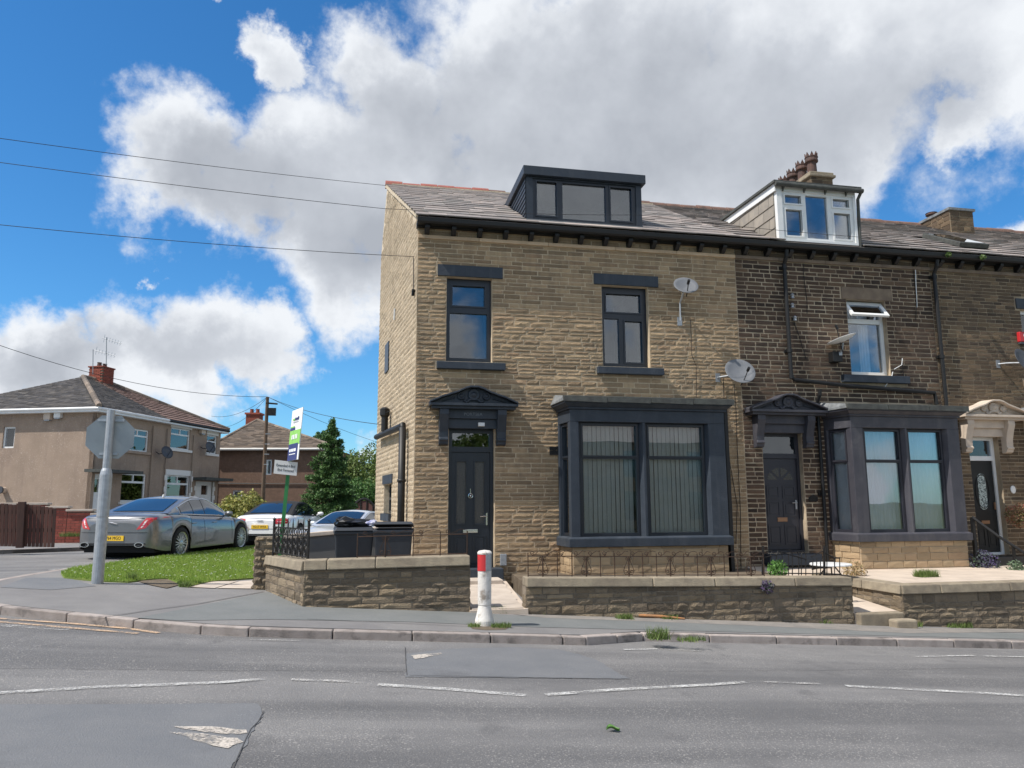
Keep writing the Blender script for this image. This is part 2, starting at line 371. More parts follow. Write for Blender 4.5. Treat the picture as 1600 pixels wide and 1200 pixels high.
M_['lead'] = pmat('lead sheet', (.22,.23,.235), (.12,.13,.135), scale=7, rough=.6, bump=.3, bscale=25)
M_['lead_dirty'] = pmat('mossy lead edge', (.075,.08,.07), (.045,.045,.042), scale=9, rough=.75, bump=.4, bscale=30)
M_['obscure'] = pmat('obscured door glass', (.045,.045,.040), (.085,.08,.068), scale=40, rough=.22, bump=.5, bscale=90); M_['glass'] = glass_mat('window glass'); M_['glass_dark'] = glass_mat('dark window glass', (.30,.33,.34), 1.6, .04)
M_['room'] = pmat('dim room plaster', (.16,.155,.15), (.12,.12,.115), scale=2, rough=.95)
M_['blind'] = pmat('cream vertical blind', (.80,.78,.68), (.72,.70,.60), scale=3, rough=.9)
M_['net'] = pmat('pale curtain', (.84,.86,.88), (.78,.80,.83), scale=3, rough=.95)
M_['chrome'] = pmat('polished chrome', (.75,.75,.76), rough=.16, metal=1.0)
M_['steel'] = pmat('galvanised steel', (.42,.44,.46), (.33,.35,.37), scale=14, rough=.5, metal=.55)
M_['dish'] = pmat('grey dish', (.15,.157,.17), (.125,.132,.142), scale=4, rough=.5)
M_['dish_dark'] = pmat('dark dish', (.055,.06,.07), rough=.5)
M_['brass'] = pmat('worn copper plate', (.30,.17,.10), rough=.4, metal=.6)
M_['tile_hang'] = pmat('grey hung tile', (.30,.265,.22), (.24,.215,.185), scale=5, rough=.85, bump=.3, bscale=40, rnd=.14)
M_['pot'] = pmat('sooty clay pot', (.12,.062,.047), (.065,.043,.038), scale=8, rough=.85, bump=.3)
M_['asphalt'] = pmat('old asphalt', (.172,.167,.164), (.21,.203,.197), scale=.9, rough=.9, bump=1.0, bscale=75, bdist=.012, stain=(.125,.123,.124), stain_scale=.45, stain_lo=.54, stain_hi=.85, speck=(.42,.395,.365), speck_scale=65, speck_amt=.7, band=(.108,.106,.107))
M_['asphalt_dark'] = pmat('smooth patched asphalt', (.132,.137,.145), (.16,.162,.166), scale=1.4, rough=.85, bump=.8, bscale=85, bdist=.008, stain=(.075,.075,.078), stain_scale=.8, stain_lo=.55, stain_hi=.8, speck=(.30,.30,.30), speck_scale=75, speck_amt=.45)
M_['pave'] = pmat('pavement asphalt', (.165,.158,.155), (.20,.192,.186), scale=1.6, rough=.9, bump=.7, bscale=90, bdist=.008, stain=(.24,.225,.21), stain_scale=.9, stain_lo=.55, stain_hi=.8, speck=(.34,.325,.31), speck_scale=85, speck_amt=.4)
M_['pave_green'] = pmat('greenish pavement patch', (.138,.146,.142), (.165,.170,.165), scale=1.6, rough=.88, bump=.6, bscale=90, bdist=.008, speck=(.29,.30,.30), speck_scale=85, speck_amt=.4)
M_['kerb'] = pmat('stone kerb', (.37,.32,.29), (.28,.24,.215), scale=6, rough=.9, bump=.5, bscale=70, rnd=.14, stain=(.08,.07,.065), stain_scale=3, stain_lo=.55, stain_hi=.75)
M_['flag'] = pmat('pale flagstone', (.50,.43,.36), (.42,.355,.295), scale=4, rough=.92, bump=.3, bscale=80, rnd=.1)
M_['concrete'] = pmat('pale concrete', (.56,.47,.38), (.47,.39,.315), scale=2.5, rough=.93, bump=.3, bscale=70, stain=(.34,.28,.23), stain_scale=2.4, stain_lo=.57, stain_hi=.8)
M_['soil'] = pmat('garden soil', (.10,.075,.05), (.16,.125,.085), scale=6, rough=.97, bump=.8, bscale=40)
M_['turf'] = pmat('turf', (.13,.20,.03), (.18,.22,.05), scale=4, rough=.95, bump=.5, bscale=60)
M_['hill'] = pmat('distant land', (.07,.10,.04), (.10,.12,.05), scale=.05, rough=.95)
M_['paint_line'] = worn_paint('worn white line', (.66,.65,.62), (.18,.175,.17), .42, .60)
M_['paint_worn'] = worn_paint('very worn white line', (.55,.53,.50), (.17,.168,.165), .47, .62)
M_['paint_tan'] = worn_paint('old tan arrow paint', (.58,.52,.45), (.14,.14,.14), .40, .54)
M_['paint_yellow'] = worn_paint('faded yellow line', (.62,.43,.28), (.25,.22,.20), .40, .56)
M_['crack'] = pmat('road joint', (.06,.058,.057), rough=.95)
def leafmat(name, c1, c2, rndc=None, trans=.25):
    m = pmat(name, c1, c2, scale=2.0, rough=.62, rnd=.32, rndc=rndc or [c1, c2], lo=.4, hi=.6)
    b = m.node_tree.nodes['Principled BSDF']
    m.node_tree.nodes['Principled BSDF'].inputs['Subsurface Weight'].default_value = 0
    nt = m.node_tree; tr = nt.nodes.new('ShaderNodeBsdfTranslucent'); mx = nt.nodes.new('ShaderNodeMixShader'); mx.inputs[0].default_value = trans
    src = b.inputs['Base Color'].links[0].from_socket; nt.links.new(src, tr.inputs[0])
    nt.links.new(b.outputs[0], mx.inputs[1]); nt.links.new(tr.outputs[0], mx.inputs[2]); nt.links.new(mx.outputs[0], nt.nodes['Material Output'].inputs[0])
    return m
M_['grass'] = leafmat('grass blades', (.20,.33,.04), (.27,.38,.07), [(.18,.31,.04),(.25,.37,.06),(.30,.39,.09),(.36,.37,.13)], .35)
M_['weed'] = leafmat('weed leaves', (.10,.17,.035), (.16,.22,.06), [(.09,.16,.03),(.14,.21,.05),(.24,.24,.10)], .3)
M_['daisy'] = pmat('daisy petals', (.85,.85,.78), rough=.8)
M_['bark'] = pmat('bark', (.10,.075,.05), (.06,.045,.033), scale=9, rough=.95, bump=.6)
M_['wood_pole'] = pmat('creosoted pole', (.16,.105,.07), (.11,.075,.05), scale=6, rough=.9, bump=.4)
# ------------------------------------------------------------------ ground, road, pavements
import bmesh
def sheet(name, pts, h, m, parent=None, kind=None, skirt=0.0, hf=None):
    hf = hf or (lambda x, y: G(x, y)+h)
    bm = bmesh.new(); f = bm.faces.new([bm.verts.new((p[0], p[1], 0)) for p in pts]); f.normal_update()
    if f.normal.z < 0: bmesh.ops.reverse_faces(bm, faces=[f])
    for xb in (-5.2, 18.0):
        bmesh.ops.bisect_plane(bm, geom=bm.verts[:]+bm.edges[:]+bm.faces[:], plane_co=(xb, 0, 0), plane_no=(1, 0, 0))
    for v in bm.verts: v.co.z = hf(v.co.x, v.co.y)
    if skirt:
        for e in [e for e in bm.edges if len(e.link_faces) == 1]:
            a, b = e.verts
            bm.faces.new([bm.verts.new(a.co), bm.verts.new(b.co), bm.verts.new(b.co-Vector((0,0,skirt))), bm.verts.new(a.co-Vector((0,0,skirt)))])
    me = bpy.data.meshes.new(name); bm.to_mesh(me); bm.free(); me.materials.append(m)
    o = bpy.data.objects.new(name, me); COL.objects.link(o)
    if parent is not None: attach(o, parent)
    return tag(o, kind=kind)
S = 'structure'
sheet('ground', [(-900,-900),(900,-900),(900,900),(-900,900)], -.06, M_['hill'], kind=S)
road = sheet('road', [(-70,-3.5),(70,-3.5),(70,70),(-70,70)], 0, M_['asphalt'], kind=S)
# footway and road on the near side, behind the viewer
sheet('near_pavement', [(-70,-3.4),(70,-3.4),(70,-1.2),(-70,-1.2)], .1, M_['pave'], kind=S, skirt=.2)
KY = 8.87
_k0 = onG(0,961); side_edge = [(_k0.x,_k0.y),(-4.75,10.45),(-5.1,11.0),(-5.28,11.8),(-5.28,12.74),(-5.10,14.57),(-4.72,16.51),(-3.98,19.71),(-2.9,24.0),(-1.0,31.0),(2.0,44.0)]
main_edge = [(_k0.x,_k0.y)]+[tuple(onG(u_, v_)[:2]) for u_, v_ in ((60,967.5),(120,974),(180,980),(240,985.5),(300,990.5),(350,994))]+[(-.6,8.88),(2.64,8.87),(3.5,9.26),(18.0,9.6),(70,9.6)]
def inset(line, d):
    out = []
    for i, p in enumerate(line):
        a = Vector(line[max(i-1,0)]); b = Vector(line[min(i+1,len(line)-1)]); t = (b-a).normalized(); n = Vector((-t.y, t.x))
        out.append((p[0]+n.x*d, p[1]+n.y*d))
    return out
mi_ = inset(main_edge, .13); si_ = [(x+.13, y+.03) for x, y in side_edge[1:]]
pave_poly = [p for p in mi_] + [(70,14.2),(2.0,14.2),(2,44)] + list(reversed(si_))
pavement = sheet('pavement', pave_poly, .1, M_['pave'], kind=S, skirt=.15)
# kerb stones, one by one
def kerb_run(line, lens, parent, top=.098, w=.125, h=.28, sgn=1):
    segs = []; pts = [Vector(p) for p in line]; i = 0; cur = pts[0].copy(); k = 0
    total = sum((pts[j+1]-pts[j]).length for j in range(len(pts)-1)); done = 0
    def at(s):
        for j in range(len(pts)-1):
            l = (pts[j+1]-pts[j]).length
            if s <= l or j == len(pts)-2: return pts[j]+(pts[j+1]-pts[j])*(s/l)
            s -= l
    while done < total-.05:
        l = min(lens[k % len(lens)], total-done); a = at(done+.006); b = at(done+l-.006); t = (b-a).normalized(); n = Vector((-t.y, t.x))*sgn
        dz = random.uniform(-.006, .006); P = []
        ca, cb = a+n*w, b+n*w
        for zz in (-h, 0):
            for q in (a, b, cb, ca):
                tilt = random.uniform(-.004, .004) if zz == 0 else 0
                P.append((q.x, q.y, G(q.x)+top+zz+dz+tilt))
        MB().hexa(P).build('kerb_stone', M_['kerb'], parent, bevel=.012)
        done += l; k += 1
kerb_run(main_edge[:9], [.92,.86,.8,.52,.9,.88,.9,.86], pavement)
kerb_run(main_edge[8:10], [.5,.45], pavement)
kerb_run([main_edge[9],(17.5,9.58)], [.9,.95,.88,.92], pavement)
kerb_run(list(reversed(side_edge[:8])), [.9,.85,.95], pavement)
# tarmac repairs on the footway
def psheet(name, uvs, h, m, parent, hp=.1):
    return sheet(name, [tuple(onG(u, v, hp)[:2]) for u, v in uvs], h, m, parent)
psheet('pavement_patch', [(215,966),(420,925),(475,947),(735,957),(800,962),(1600,990),(1600,999),(830,980),(640,972),(420,968),(280,970)], .104, M_['pave_green'], pavement)
psheet('pavement_patch', [(0,918),(40,903),(105,903),(150,916),(80,922)], .104, M_['asphalt_dark'], pavement)
def thin(name, uvs, wid, h, m, parent, hp=0.0):
    P = [onG(u, v, hp) for u, v in uvs]
    mb = MB()
    for a, b in zip(P[:-1], P[1:]):
        t = Vector((b.x-a.x, b.y-a.y)).normalized(); n = Vector((-t.y, t.x))*wid/2
        mb.quad(*[(q.x+s*n.x, q.y+s*n.y, G(q.x)+h) for q, s in ((a,-1),(b,-1),(b,1),(a,1))])
    return mb.build(name, m, parent)
thin('pavement_joint', [(140,966),(190,961),(235,954),(310,944),(412,925)], .02, .109, M_['crack'], pavement, .1)
thin('pavement_joint', [(480,968),(640,975),(740,980)], .012, .109, M_['crack'], pavement, .1)
# road repairs
def ragged(P, amp, step):
    out = []; rs = random.Random(4)
    for a, b in zip(P, P[1:]+P[:1]):
        a, b = Vector(a), Vector(b); n_ = max(1, int((b-a).length/step))
        for i in range(n_): q = a.lerp(b, i/n_); out.append((q.x+rs.uniform(-amp,amp), q.y+rs.uniform(-amp,amp)))
    return out
def rsheet(name, uvs, h, m, amp=.012): return sheet(name, ragged([tuple(onG(u, v)[:2]) for u, v in uvs], amp, .06), h, m, road)
rsheet('road_patch', [(-260,1102),(405,1100),(412,1116),(392,1150),(360,1205),(320,1290),(-260,1290)], .004, M_['asphalt_dark'])
rsheet('road_patch', [(634,1058),(634,1022),(700,1014),(800,1012),(880,1016),(930,1030),(982,1061)], .004, M_['asphalt_dark'])
thin('road_joint', [(412,1112),(404,1128),(392,1140),(384,1156),(376,1174),(362,1205),(340,1240)], .006, .007, M_['crack'], road)
thin('road_joint', [(640,1056),(800,1059),(985,1062)], .008, .007, M_['crack'], road)
thin('road_joint', [(633,1012),(634,1036),(636,1056)], .007, .007, M_['crack'], road)
def crack(u0, v0, u1, v1, wid, seed, n_=26, amp=.05):
    rs = random.Random(seed); a, b = onG(u0, v0), onG(u1, v1); off = 0; P = []
    for i in range(n_+1): q = a.lerp(b, i/n_); off = .8*off+rs.uniform(-amp,amp); d_ = (b-a).normalized(); P.append((q.x-d_.y*off, q.y+d_.x*off))
    mb = MB()
    for i in range(n_):
        p, q = Vector(P[i]), Vector(P[i+1]); t = (q-p).normalized(); n2 = Vector((-t.y,t.x))*wid*rs.uniform(.3,.7)
        mb.quad(*[(w.x, w.y, G(w.x)+.0025) for w in (p-n2, q-n2, q+n2, p+n2)])
    mb.build('road_crack', M_['crack'], road)
crack(-40,1044,640,1050,.006,1,60,.012); crack(1000,1050,1700,1043,.005,2,60,.012)
# markings
thin('lane_marking', [(-60,1089),(0,1084),(150,1075),(340,1068),(412,1062)], .085, .009, M_['paint_line'], road)
thin('lane_marking', [(455,1063),(520,1065),(572,1068)], .07, .009, M_['paint_worn'], road)
thin('lane_marking', [(590,1071),(700,1078),(822,1088)], .085, .009, M_['paint_line'], road)
thin('lane_marking', [(852,1087),(960,1079),(1110,1071),(1165,1067)], .085, .009, M_['paint_line'], road)
thin('lane_marking', [(1172,1066),(1290,1070)], .06, .009, M_['paint_worn'], road)
thin('lane_marking', [(1322,1073),(1460,1080),(1640,1090),(1800,1100)], .085, .009, M_['paint_line'], road)
thin('edge_marking', [(975,1016),(1028,1015)], .06, .009, M_['paint_line'], road)
thin('edge_marking', [(1042,1016),(1095,1018)], .05, .009, M_['paint_worn'], road)
thin('edge_marking', [(1430,1027),(1522,1025)], .06, .009, M_['paint_line'], road)
thin('edge_marking', [(1538,1026),(1640,1028)], .06, .009, M_['paint_line'], road)
thin('edge_marking', [(360,1000),(470,1002)], .05, .009, M_['paint_worn'], road)
thin('yellow_line', [(-20,966),(110,975),(200,983),(248,990)], .07, .009, M_['paint_yellow'], road)
thin('yellow_line', [(-20,971),(100,981),(215,991)], .07, .009, M_['paint_yellow'], road)
thin('junction_marking', [(-40,975),(60,981),(110,984)], .16, .007, M_['paint_worn'], road)
thin('lane_marking', [(78,891),(158,883)], .10, .009, M_['paint_line'], road)
rsheet('arrow_marking', [(272,1136),(345,1138),(386,1143),(384,1148),(350,1149),(330,1147),(290,1141)], .009, M_['paint_tan'])
rsheet('arrow_marking', [(266,1145),(300,1147),(345,1152),(372,1156),(378,1162),(362,1166),(358,1172),(342,1170),(310,1160)], .009, M_['paint_tan'])
rsheet('arrow_marking', [(642,1025),(690,1021),(692,1023),(655,1030),(648,1031)], .009, M_['paint_tan'])
# grass verge with the hard edges round it
verge_uv = [(95,897),(100,904),(150,909),(200,911),(240,906),(262,906),(280,914),(300,917),(330,910),(380,906),(412,904),(418,880),(425,862)]
verge_poly = [tuple(onG(u, v, .1)[:2]) for u, v in verge_uv] + [(-1.3,26.0),(-2.2,26.4)] + [(x+.2, y) for x, y in reversed(side_edge[5:9])]
verge = sheet('grass_verge', verge_poly, .125, M_['turf'], kind=S, skirt=.05)
psheet('drain_cover_surround', [(215,909),(262,905),(284,914),(260,920),(235,915)], .112, M_['soil'], pavement)
for a in ([(290,918),(335,909),(372,909),(335,920)], [(338,920),(375,909),(411,907),(412,921)]):
    fl = psheet('flagstone', a, .112, M_['flag'], pavement)
def in_poly(x, y, P):
    c = np.zeros(len(x), bool); n = len(P); j = n-1
    for i in range(n):
        xi, yi = P[i]; xj, yj = P[j]
        c ^= ((yi > y) != (yj > y)) & (x < (xj-xi)*(y-yi)/(yj-yi+1e-12)+xi); j = i
    return c
def blades(name, x, y, z, hmin, hmax, wid, m, parent=None, kind='stuff', lean=.5, label=None, cat=None, group=None):
    n = len(x); a = np.random.rand(n)*2*np.pi; h = np.random.uniform(hmin, hmax, n); l = np.random.rand(n)*lean*h; b = np.random.rand(n)*2*np.pi
    V = np.zeros((n,3,3)); dx = np.cos(a)*wid/2; dy = np.sin(a)*wid/2
    V[:,0] = np.stack([x-dx, y-dy, z], 1); V[:,1] = np.stack([x+dx, y+dy, z], 1); V[:,2] = np.stack([x+np.cos(b)*l, y+np.sin(b)*l, z+h], 1)
    return np_mesh(name, V.reshape(-1,3), np.arange(3*n).reshape(-1,3), m, parent, kind, label=label, cat=cat, group=group)
xs = np.random.uniform(-5.3, -1, 300000); ys = np.random.uniform(11.5, 26.5, 300000)
k = in_poly(xs, ys, verge_poly); xs, ys = xs[k], ys[k]
_th = .5+.5*np.sin(xs*3.1+np.sin(ys*2.3)*1.7)*np.sin(ys*2.7+xs*1.3); k = np.random.rand(len(xs)) < .45+.55*_th; xs, ys = xs[k], ys[k]
Gv = np.vectorize(G)
blades('grass', xs, ys, Gv(xs)+.12, .02, .062, .011, M_['grass'], label='short mown green grass on the corner verge', cat='grass')
k = np.random.rand(len(xs)) < .004
dx_, dy_ = xs[k], ys[k]; n = len(dx_); V = np.zeros((n,4,3)); dz_ = Gv(dx_)+.12+np.random.uniform(.045,.065,n)
for i, (a, b) in enumerate(((-1,-1),(1,-1),(1,1),(-1,1))): V[:,i] = np.stack([dx_+a*.012, dy_+b*.012, dz_], 1)
np_mesh('daisies', V.reshape(-1,3), np.arange(4*n).reshape(-1,4), M_['daisy'], kind='stuff', label='white daisies scattered through the verge grass', cat='daisies')
# far side of the side street
far_edge = [(-40,15.5),(-12.0,19.6),(-8.7,20.7),(-7.0,21.6),(-6.0,24.0),(-4.4,30.0),(-2.0,40.0),(2.0,56.0)]
far_pav = sheet('far_pavement', far_edge + [(2,70),(-70,70),(-70,15.5)], .1, M_['pave'], kind=S, skirt=.2)
kerb_run(far_edge[1:4], [1.0,.9], far_pav)

# ------------------------------------------------------------------ masonry
def rock_unit(seed, amp=.35, nx=4, nz=2, edge=.5):
    rs = random.Random(seed); v = []; f = []
    for i in range(nx+1):
        for j in range(nz+1):
            x = -.5+i/nx; z = -.5+j/nz; e = (i in (0, nx)) or (j in (0, nz))
            if e: y = -edge + rs.uniform(-.12, .12)
            else: y = -1 + rs.uniform(-amp, amp); x += rs.uniform(-.08,.08); z += rs.uniform(-.15,.15)
            if e: x += (rs.uniform(0,.02) if i == 0 else -rs.uniform(0,.02) if i == nx else rs.uniform(-.05,.05)); z += (rs.uniform(0,.07) if j == 0 else -rs.uniform(0,.07) if j == nz else 0)
            v.append((x, y, z))
    W = nz+1
    for i in range(nx):
        for j in range(nz): f.append((i*W+j, (i+1)*W+j, (i+1)*W+j+1, i*W+j+1))
    ring = [i*W for i in range(nx+1)] + [nx*W+j for j in range(1, nz+1)] + [i*W+nz for i in range(nx-1, -1, -1)] + [j for j in range(nz-1, 0, -1)]
    b = len(v)
    for r in ring: v.append((v[r][0], .6, v[r][2]))
    n = len(ring)
    for i in range(n): f.append((ring[i], b+i, b+(i+1) % n, ring[(i+1) % n]))
    return (v, f)
ROCK = [rock_unit(s, .28, 5, 2, .2) for s in range(12)]
ROUGH = [rock_unit(50+s, .38, 4, 2, .45) for s in range(10)]
FLATU = [rock_unit(100+s, .16, 3, 2, .75) for s in range(8)]
_mesh_cache = {}
def unit_mesh(units, i, m):
    k = (id(units), i, m.name)
    if k not in _mesh_cache:
        me = bpy.data.meshes.new('stone'); me.from_pydata(units[i][0], [], units[i][1]); me.materials.append(m); me.update(); _mesh_cache[k] = me
    return _mesh_cache[k]
def wall_stones(parent, P0, u, n, W, z0, z1, holes=(), ch=(.10,.125), ln=(.2,.55), m=None, units=None, prot=.02, jit=.3, gap=.010, n_ind=0, ztop=None, zbot=None, name='stone', minlen=.06, seed=1, mats=None):
    rs = random.Random(seed); u = Vector(u).normalized(); n = Vector(n).normalized(); P0 = Vector(P0); out = []
    z = z0
    while z < z1-.03:
        h = min(rs.uniform(*ch), z1-z)
        if z1-(z+h) < .04: h = z1-z
        iv = [(0.0, W)]
        for (a0, a1, b0, b1) in holes:
            ov = min(z+h, b1)-max(z, b0)
            if ov > .35*h:
                nv = []
                for (s, e) in iv:
                    if a1 <= s or a0 >= e: nv.append((s, e)); continue
                    if a0-s > minlen: nv.append((s, a0))
                    if e-a1 > minlen: nv.append((a1, e))
                iv = nv
        for (s, e) in iv:
            x = s
            first = True
            while x < e-.005:
                l = rs.uniform(*ln)
                if first: l *= rs.uniform(.5, 1); first = False
                if e-(x+l) < ln[0]*.6: l = e-x
                ok = True; hh = h; zz = z
                if ztop is not None:
                    t = min(ztop(x), ztop(x+l))
                    if z+h > t: hh = t-z
                    if hh < .03: ok = False
                if zbot is not None and z+h < min(zbot(x), zbot(x+l)): ok = False
                if ok: out.append((x+gap/2, x+l-gap/2, zz+gap/2, zz+hh-gap/2))
                x += l
        z += h
    order = sorted(range(len(out)), key=lambda i: -(out[i][1]-out[i][0])*(out[i][3]-out[i][2]))
    ind = set(order[:n_ind]); mb = MB()
    for i, (a, b, c, d) in enumerate(out):
        pr = prot*(1+rs.uniform(-jit, jit)); ui = rs.randrange(len(units)); L_ = b-a; H_ = d-c
        X = u*L_; Y = -n*pr; Z = Vector((0,0,1))*H_; o = P0+u*((a+b)/2)+Vector((0,0,(c+d)/2-P0.z))
        fl = rs.random() < .5
        if fl: X = -X; Z = -Z
        Mx = Matrix(((X.x,Y.x,Z.x,o.x),(X.y,Y.y,Z.y,o.y),(X.z,Y.z,Z.z,o.z),(0,0,0,1)))
        if i in ind: piece(name, unit_mesh(units, ui, m), Mx, parent)
        else: mb.add(units[ui], Mx)
    if mb.v: mb.build(name+'_facing', m, parent, kind='stuff')
    return len(out)
def plate(mb, O, u, n, W0, W1, z0, z1, holes, depth, back=True):
    """slab standing on plane O,u with outward n: front at O, 'depth' thick, rectangular holes with reveals"""
    O = Vector(O); u = Vector(u).normalized(); n = Vector(n).normalized()
    def P(a, z, c): return O + u*a + Vector((0,0,z-O.z)) - n*c
    xs = sorted({W0, W1, *[h[0] for h in holes], *[h[1] for h in holes]}); xs = [x for x in xs if W0 <= x <= W1]
    zs = sorted({z0, z1, *[h[2] for h in holes], *[h[3] for h in holes]}); zs = [z for z in zs if z0 <= z <= z1]
    def solid(i, j):
        if i < 0 or j < 0 or i >= len(xs)-1 or j >= len(zs)-1: return False
        cx = (xs[i]+xs[i+1])/2; cz = (zs[j]+zs[j+1])/2
        return not any(h[0] < cx < h[1] and h[2] < cz < h[3] for h in holes)
    for i in range(len(xs)-1):
        for j in range(len(zs)-1):
            if not solid(i, j): continue
            a, b, c, d = xs[i], xs[i+1], zs[j], zs[j+1]
            mb.quad(P(a,c,0), P(b,c,0), P(b,d,0), P(a,d,0))
            if back: mb.quad(P(b,c,depth), P(a,c,depth), P(a,d,depth), P(b,d,depth))
            if not solid(i-1, j): mb.quad(P(a,c,depth), P(a,c,0), P(a,d,0), P(a,d,depth))
            if not solid(i+1, j): mb.quad(P(b,c,0), P(b,c,depth), P(b,d,depth), P(b,d,0))
            if not solid(i, j-1): mb.quad(P(a,c,depth), P(b,c,depth), P(b,c,0), P(a,c,0))
            if not solid(i, j+1): mb.quad(P(a,d,0), P(b,d,0), P(b,d,depth), P(a,d,depth))
    return mb
def slates(parent, O, u, up, W, Ls, expo, sw, m, n_ind=0, left=None, right=None, holes=(), thick=.022, seed=3, name='slate', lift=.03):
    """courses of slates on a roof plane: O eave corner, u along eave, up along slope; left/right(row dist) trim hips"""
    rs = random.Random(seed); u = Vector(u).normalized(); up = Vector(up).normalized(); nn = u.cross(up).normalized(); out = []; s = 0.0; r = 0
    while s < Ls-.02:
        e = expo*(1.25-.5*s/Ls) if expo > .2 else expo; a = left(s) if left else 0.0; b = right(s) if right else W; x = a
        first = True
        while x < b-.01:
            l = rs.uniform(*sw)*(1.15-.3*s/Ls)
            if first: l *= rs.uniform(.4, 1); first = False
            if b-(x+l) < sw[0]*.5: l = b-x
            c = x+l/2
            if not any(h[0] < c < h[1] and h[2] < s+e/2 < h[3] for h in holes): out.append((x+.004, x+l-.004, s, min(s+e*1.5, Ls+.04), r))
            x += l
        s += e; r += 1
    order = sorted(range(len(out)), key=lambda i: -(out[i][1]-out[i][0])*(out[i][3]-out[i][2]) + .2*out[i][2]); ind = set(order[:n_ind]); mb = MB()
    unit = MB().box(-.5,.5,0,1,-1,0); uv = (unit.v, unit.f)
    key = ('slate', m.name)
    if key not in _mesh_cache: _mesh_cache[key] = unit.mesh('slate', m)
    for i, (a, b, c, d, r) in enumerate(out):
        lf = lift*rs.uniform(.85, 1.2); dj = rs.uniform(-.008, .008)
        p0 = Vector(O)+u*((a+b)/2)+up*(c+dj)+nn*(lf+thick); p1 = Vector(O)+u*((a+b)/2)+up*d+nn*(thick*.6)
        Y = p1-p0; Z = nn*thick; X = u*(b-a) + up*rs.uniform(-.003,.003)
        Mx = Matrix(((X.x,Y.x,Z.x,p0.x),(X.y,Y.y,Z.y,p0.y),(X.z,Y.z,Z.z,p0.z),(0,0,0,1)))
        if i in ind: piece(name, _mesh_cache[key], Mx, parent)
        else: mb.add(uv, Mx)
    if mb.v: mb.build(name+'_courses', m, parent, kind='stuff')
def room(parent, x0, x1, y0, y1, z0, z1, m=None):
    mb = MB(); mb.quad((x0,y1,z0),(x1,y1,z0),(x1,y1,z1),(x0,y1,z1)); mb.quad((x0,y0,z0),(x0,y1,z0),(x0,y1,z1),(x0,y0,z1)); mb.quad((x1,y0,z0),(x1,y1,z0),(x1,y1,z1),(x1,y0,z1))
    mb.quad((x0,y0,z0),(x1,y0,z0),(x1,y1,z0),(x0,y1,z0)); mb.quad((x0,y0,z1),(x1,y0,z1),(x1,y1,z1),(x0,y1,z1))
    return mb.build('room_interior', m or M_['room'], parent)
def window(parent, x0, x1, z0, z1, y, fm, gm, panes, casements=(), fd=.07, name='window', O=None, u=(1,0,0), n=(0,-1,0)):
    """frame plate with one sub-part per pane; panes/casements = absolute (x0,x1,z0,z1)"""
    O = Vector(O) if O is not None else Vector((0, y, 0))
    u = Vector(u); n = Vector(n)
    mb = MB(); plate(mb, O, u, n, x0, x1, z0, z1, panes, fd)
    for (a, b, c, d) in casements:
        w = .032; plate(mb, O+n*.016, u, n, a-w, b+w, c-w, d+w, [(a, b, c, d)], .03)
    f = mb.build(name, fm, parent, bevel=.004)
    for (a, b, c, d) in panes:
        g = MB(); q = O - n*(fd*.55)
        P = [q+u*s+Vector((0,0,t-O.z)) for s, t in ((a-.004,c-.004),(b+.004,c-.004),(b+.004,d+.004),(a-.004,d+.004))]
        g.hexa([P[0],P[1],P[1]-n*.012,P[0]-n*.012,P[3],P[2],P[2]-n*.012,P[3]-n*.012]); g.build('pane', gm, f)
    return f

psheet('broken_surface', [(733,978),(748,975),(775,976),(798,979),(790,984),(760,985),(738,983)], .104, M_['soil'], pavement)

psheet('sandy_strip', [(800,960),(1000,966),(1200,972),(1333,977),(1420,982),(1600,983),(1600,988),(1420,990),(1200,979),(1000,971),(850,966)], .106, pmat('sandy grit', (.25,.225,.20), (.18,.168,.155), scale=4, rough=.95, bump=.5, bscale=60, speck=(.40,.36,.31), speck_scale=60, speck_amt=.5), pavement)
# ------------------------------------------------------------------ the terrace
FY = 14.0; XL, X12, X23, XR = .92, 7.57, 12.27, 17.2
EAVE_Y, EAVE_Z, RIDGE_Y, RIDGE_Z = 13.72, 7.02, 18.5, 9.68
GD = Vector((.41-.92, 4.5, 0)).normalized()          # the gable runs back askew
GREAR = 5.35
def roof_z(y): return EAVE_Z + (RIDGE_Z-EAVE_Z)*(y-EAVE_Y)/(RIDGE_Y-EAVE_Y)
UPV = Vector((0, RIDGE_Y-EAVE_Y, RIDGE_Z-EAVE_Z)).normalized(); RLEN = Vector((0, RIDGE_Y-EAVE_Y, RIDGE_Z-EAVE_Z)).length
h1 = thing('end_terrace_house', (3.5,14.5,.3), 'buff stone end terrace house with anthracite bay window and box dormer', 'house')
h2 = thing('mid_terrace_house', (9.9,14.5,.3), 'soot-blackened stone terrace house with charcoal bay and white dormer window', 'house')
h3 = thing('mid_terrace_house', (14.5,14.5,.3), 'brown stone terrace house with cream door hood at right edge', 'house')

def lintel(parent, x0, x1, z0, z1, m, proud=.035):
    MB().box(x0, x1, FY-proud, FY+.2, z0, z1).build('lintel', m, parent, bevel=.006)
def sill(parent, x0, x1, z0, z1, m, proud=.11):
    MB().hexa([(x0,FY-proud,z0),(x1,FY-proud,z0),(x1,FY+.15,z0),(x0,FY+.15,z0),(x0,FY-proud,z1-.02),(x1,FY-proud,z1-.02),(x1,FY+.15,z1),(x0,FY+.15,z1)]).build('sill', m, parent, bevel=.008)

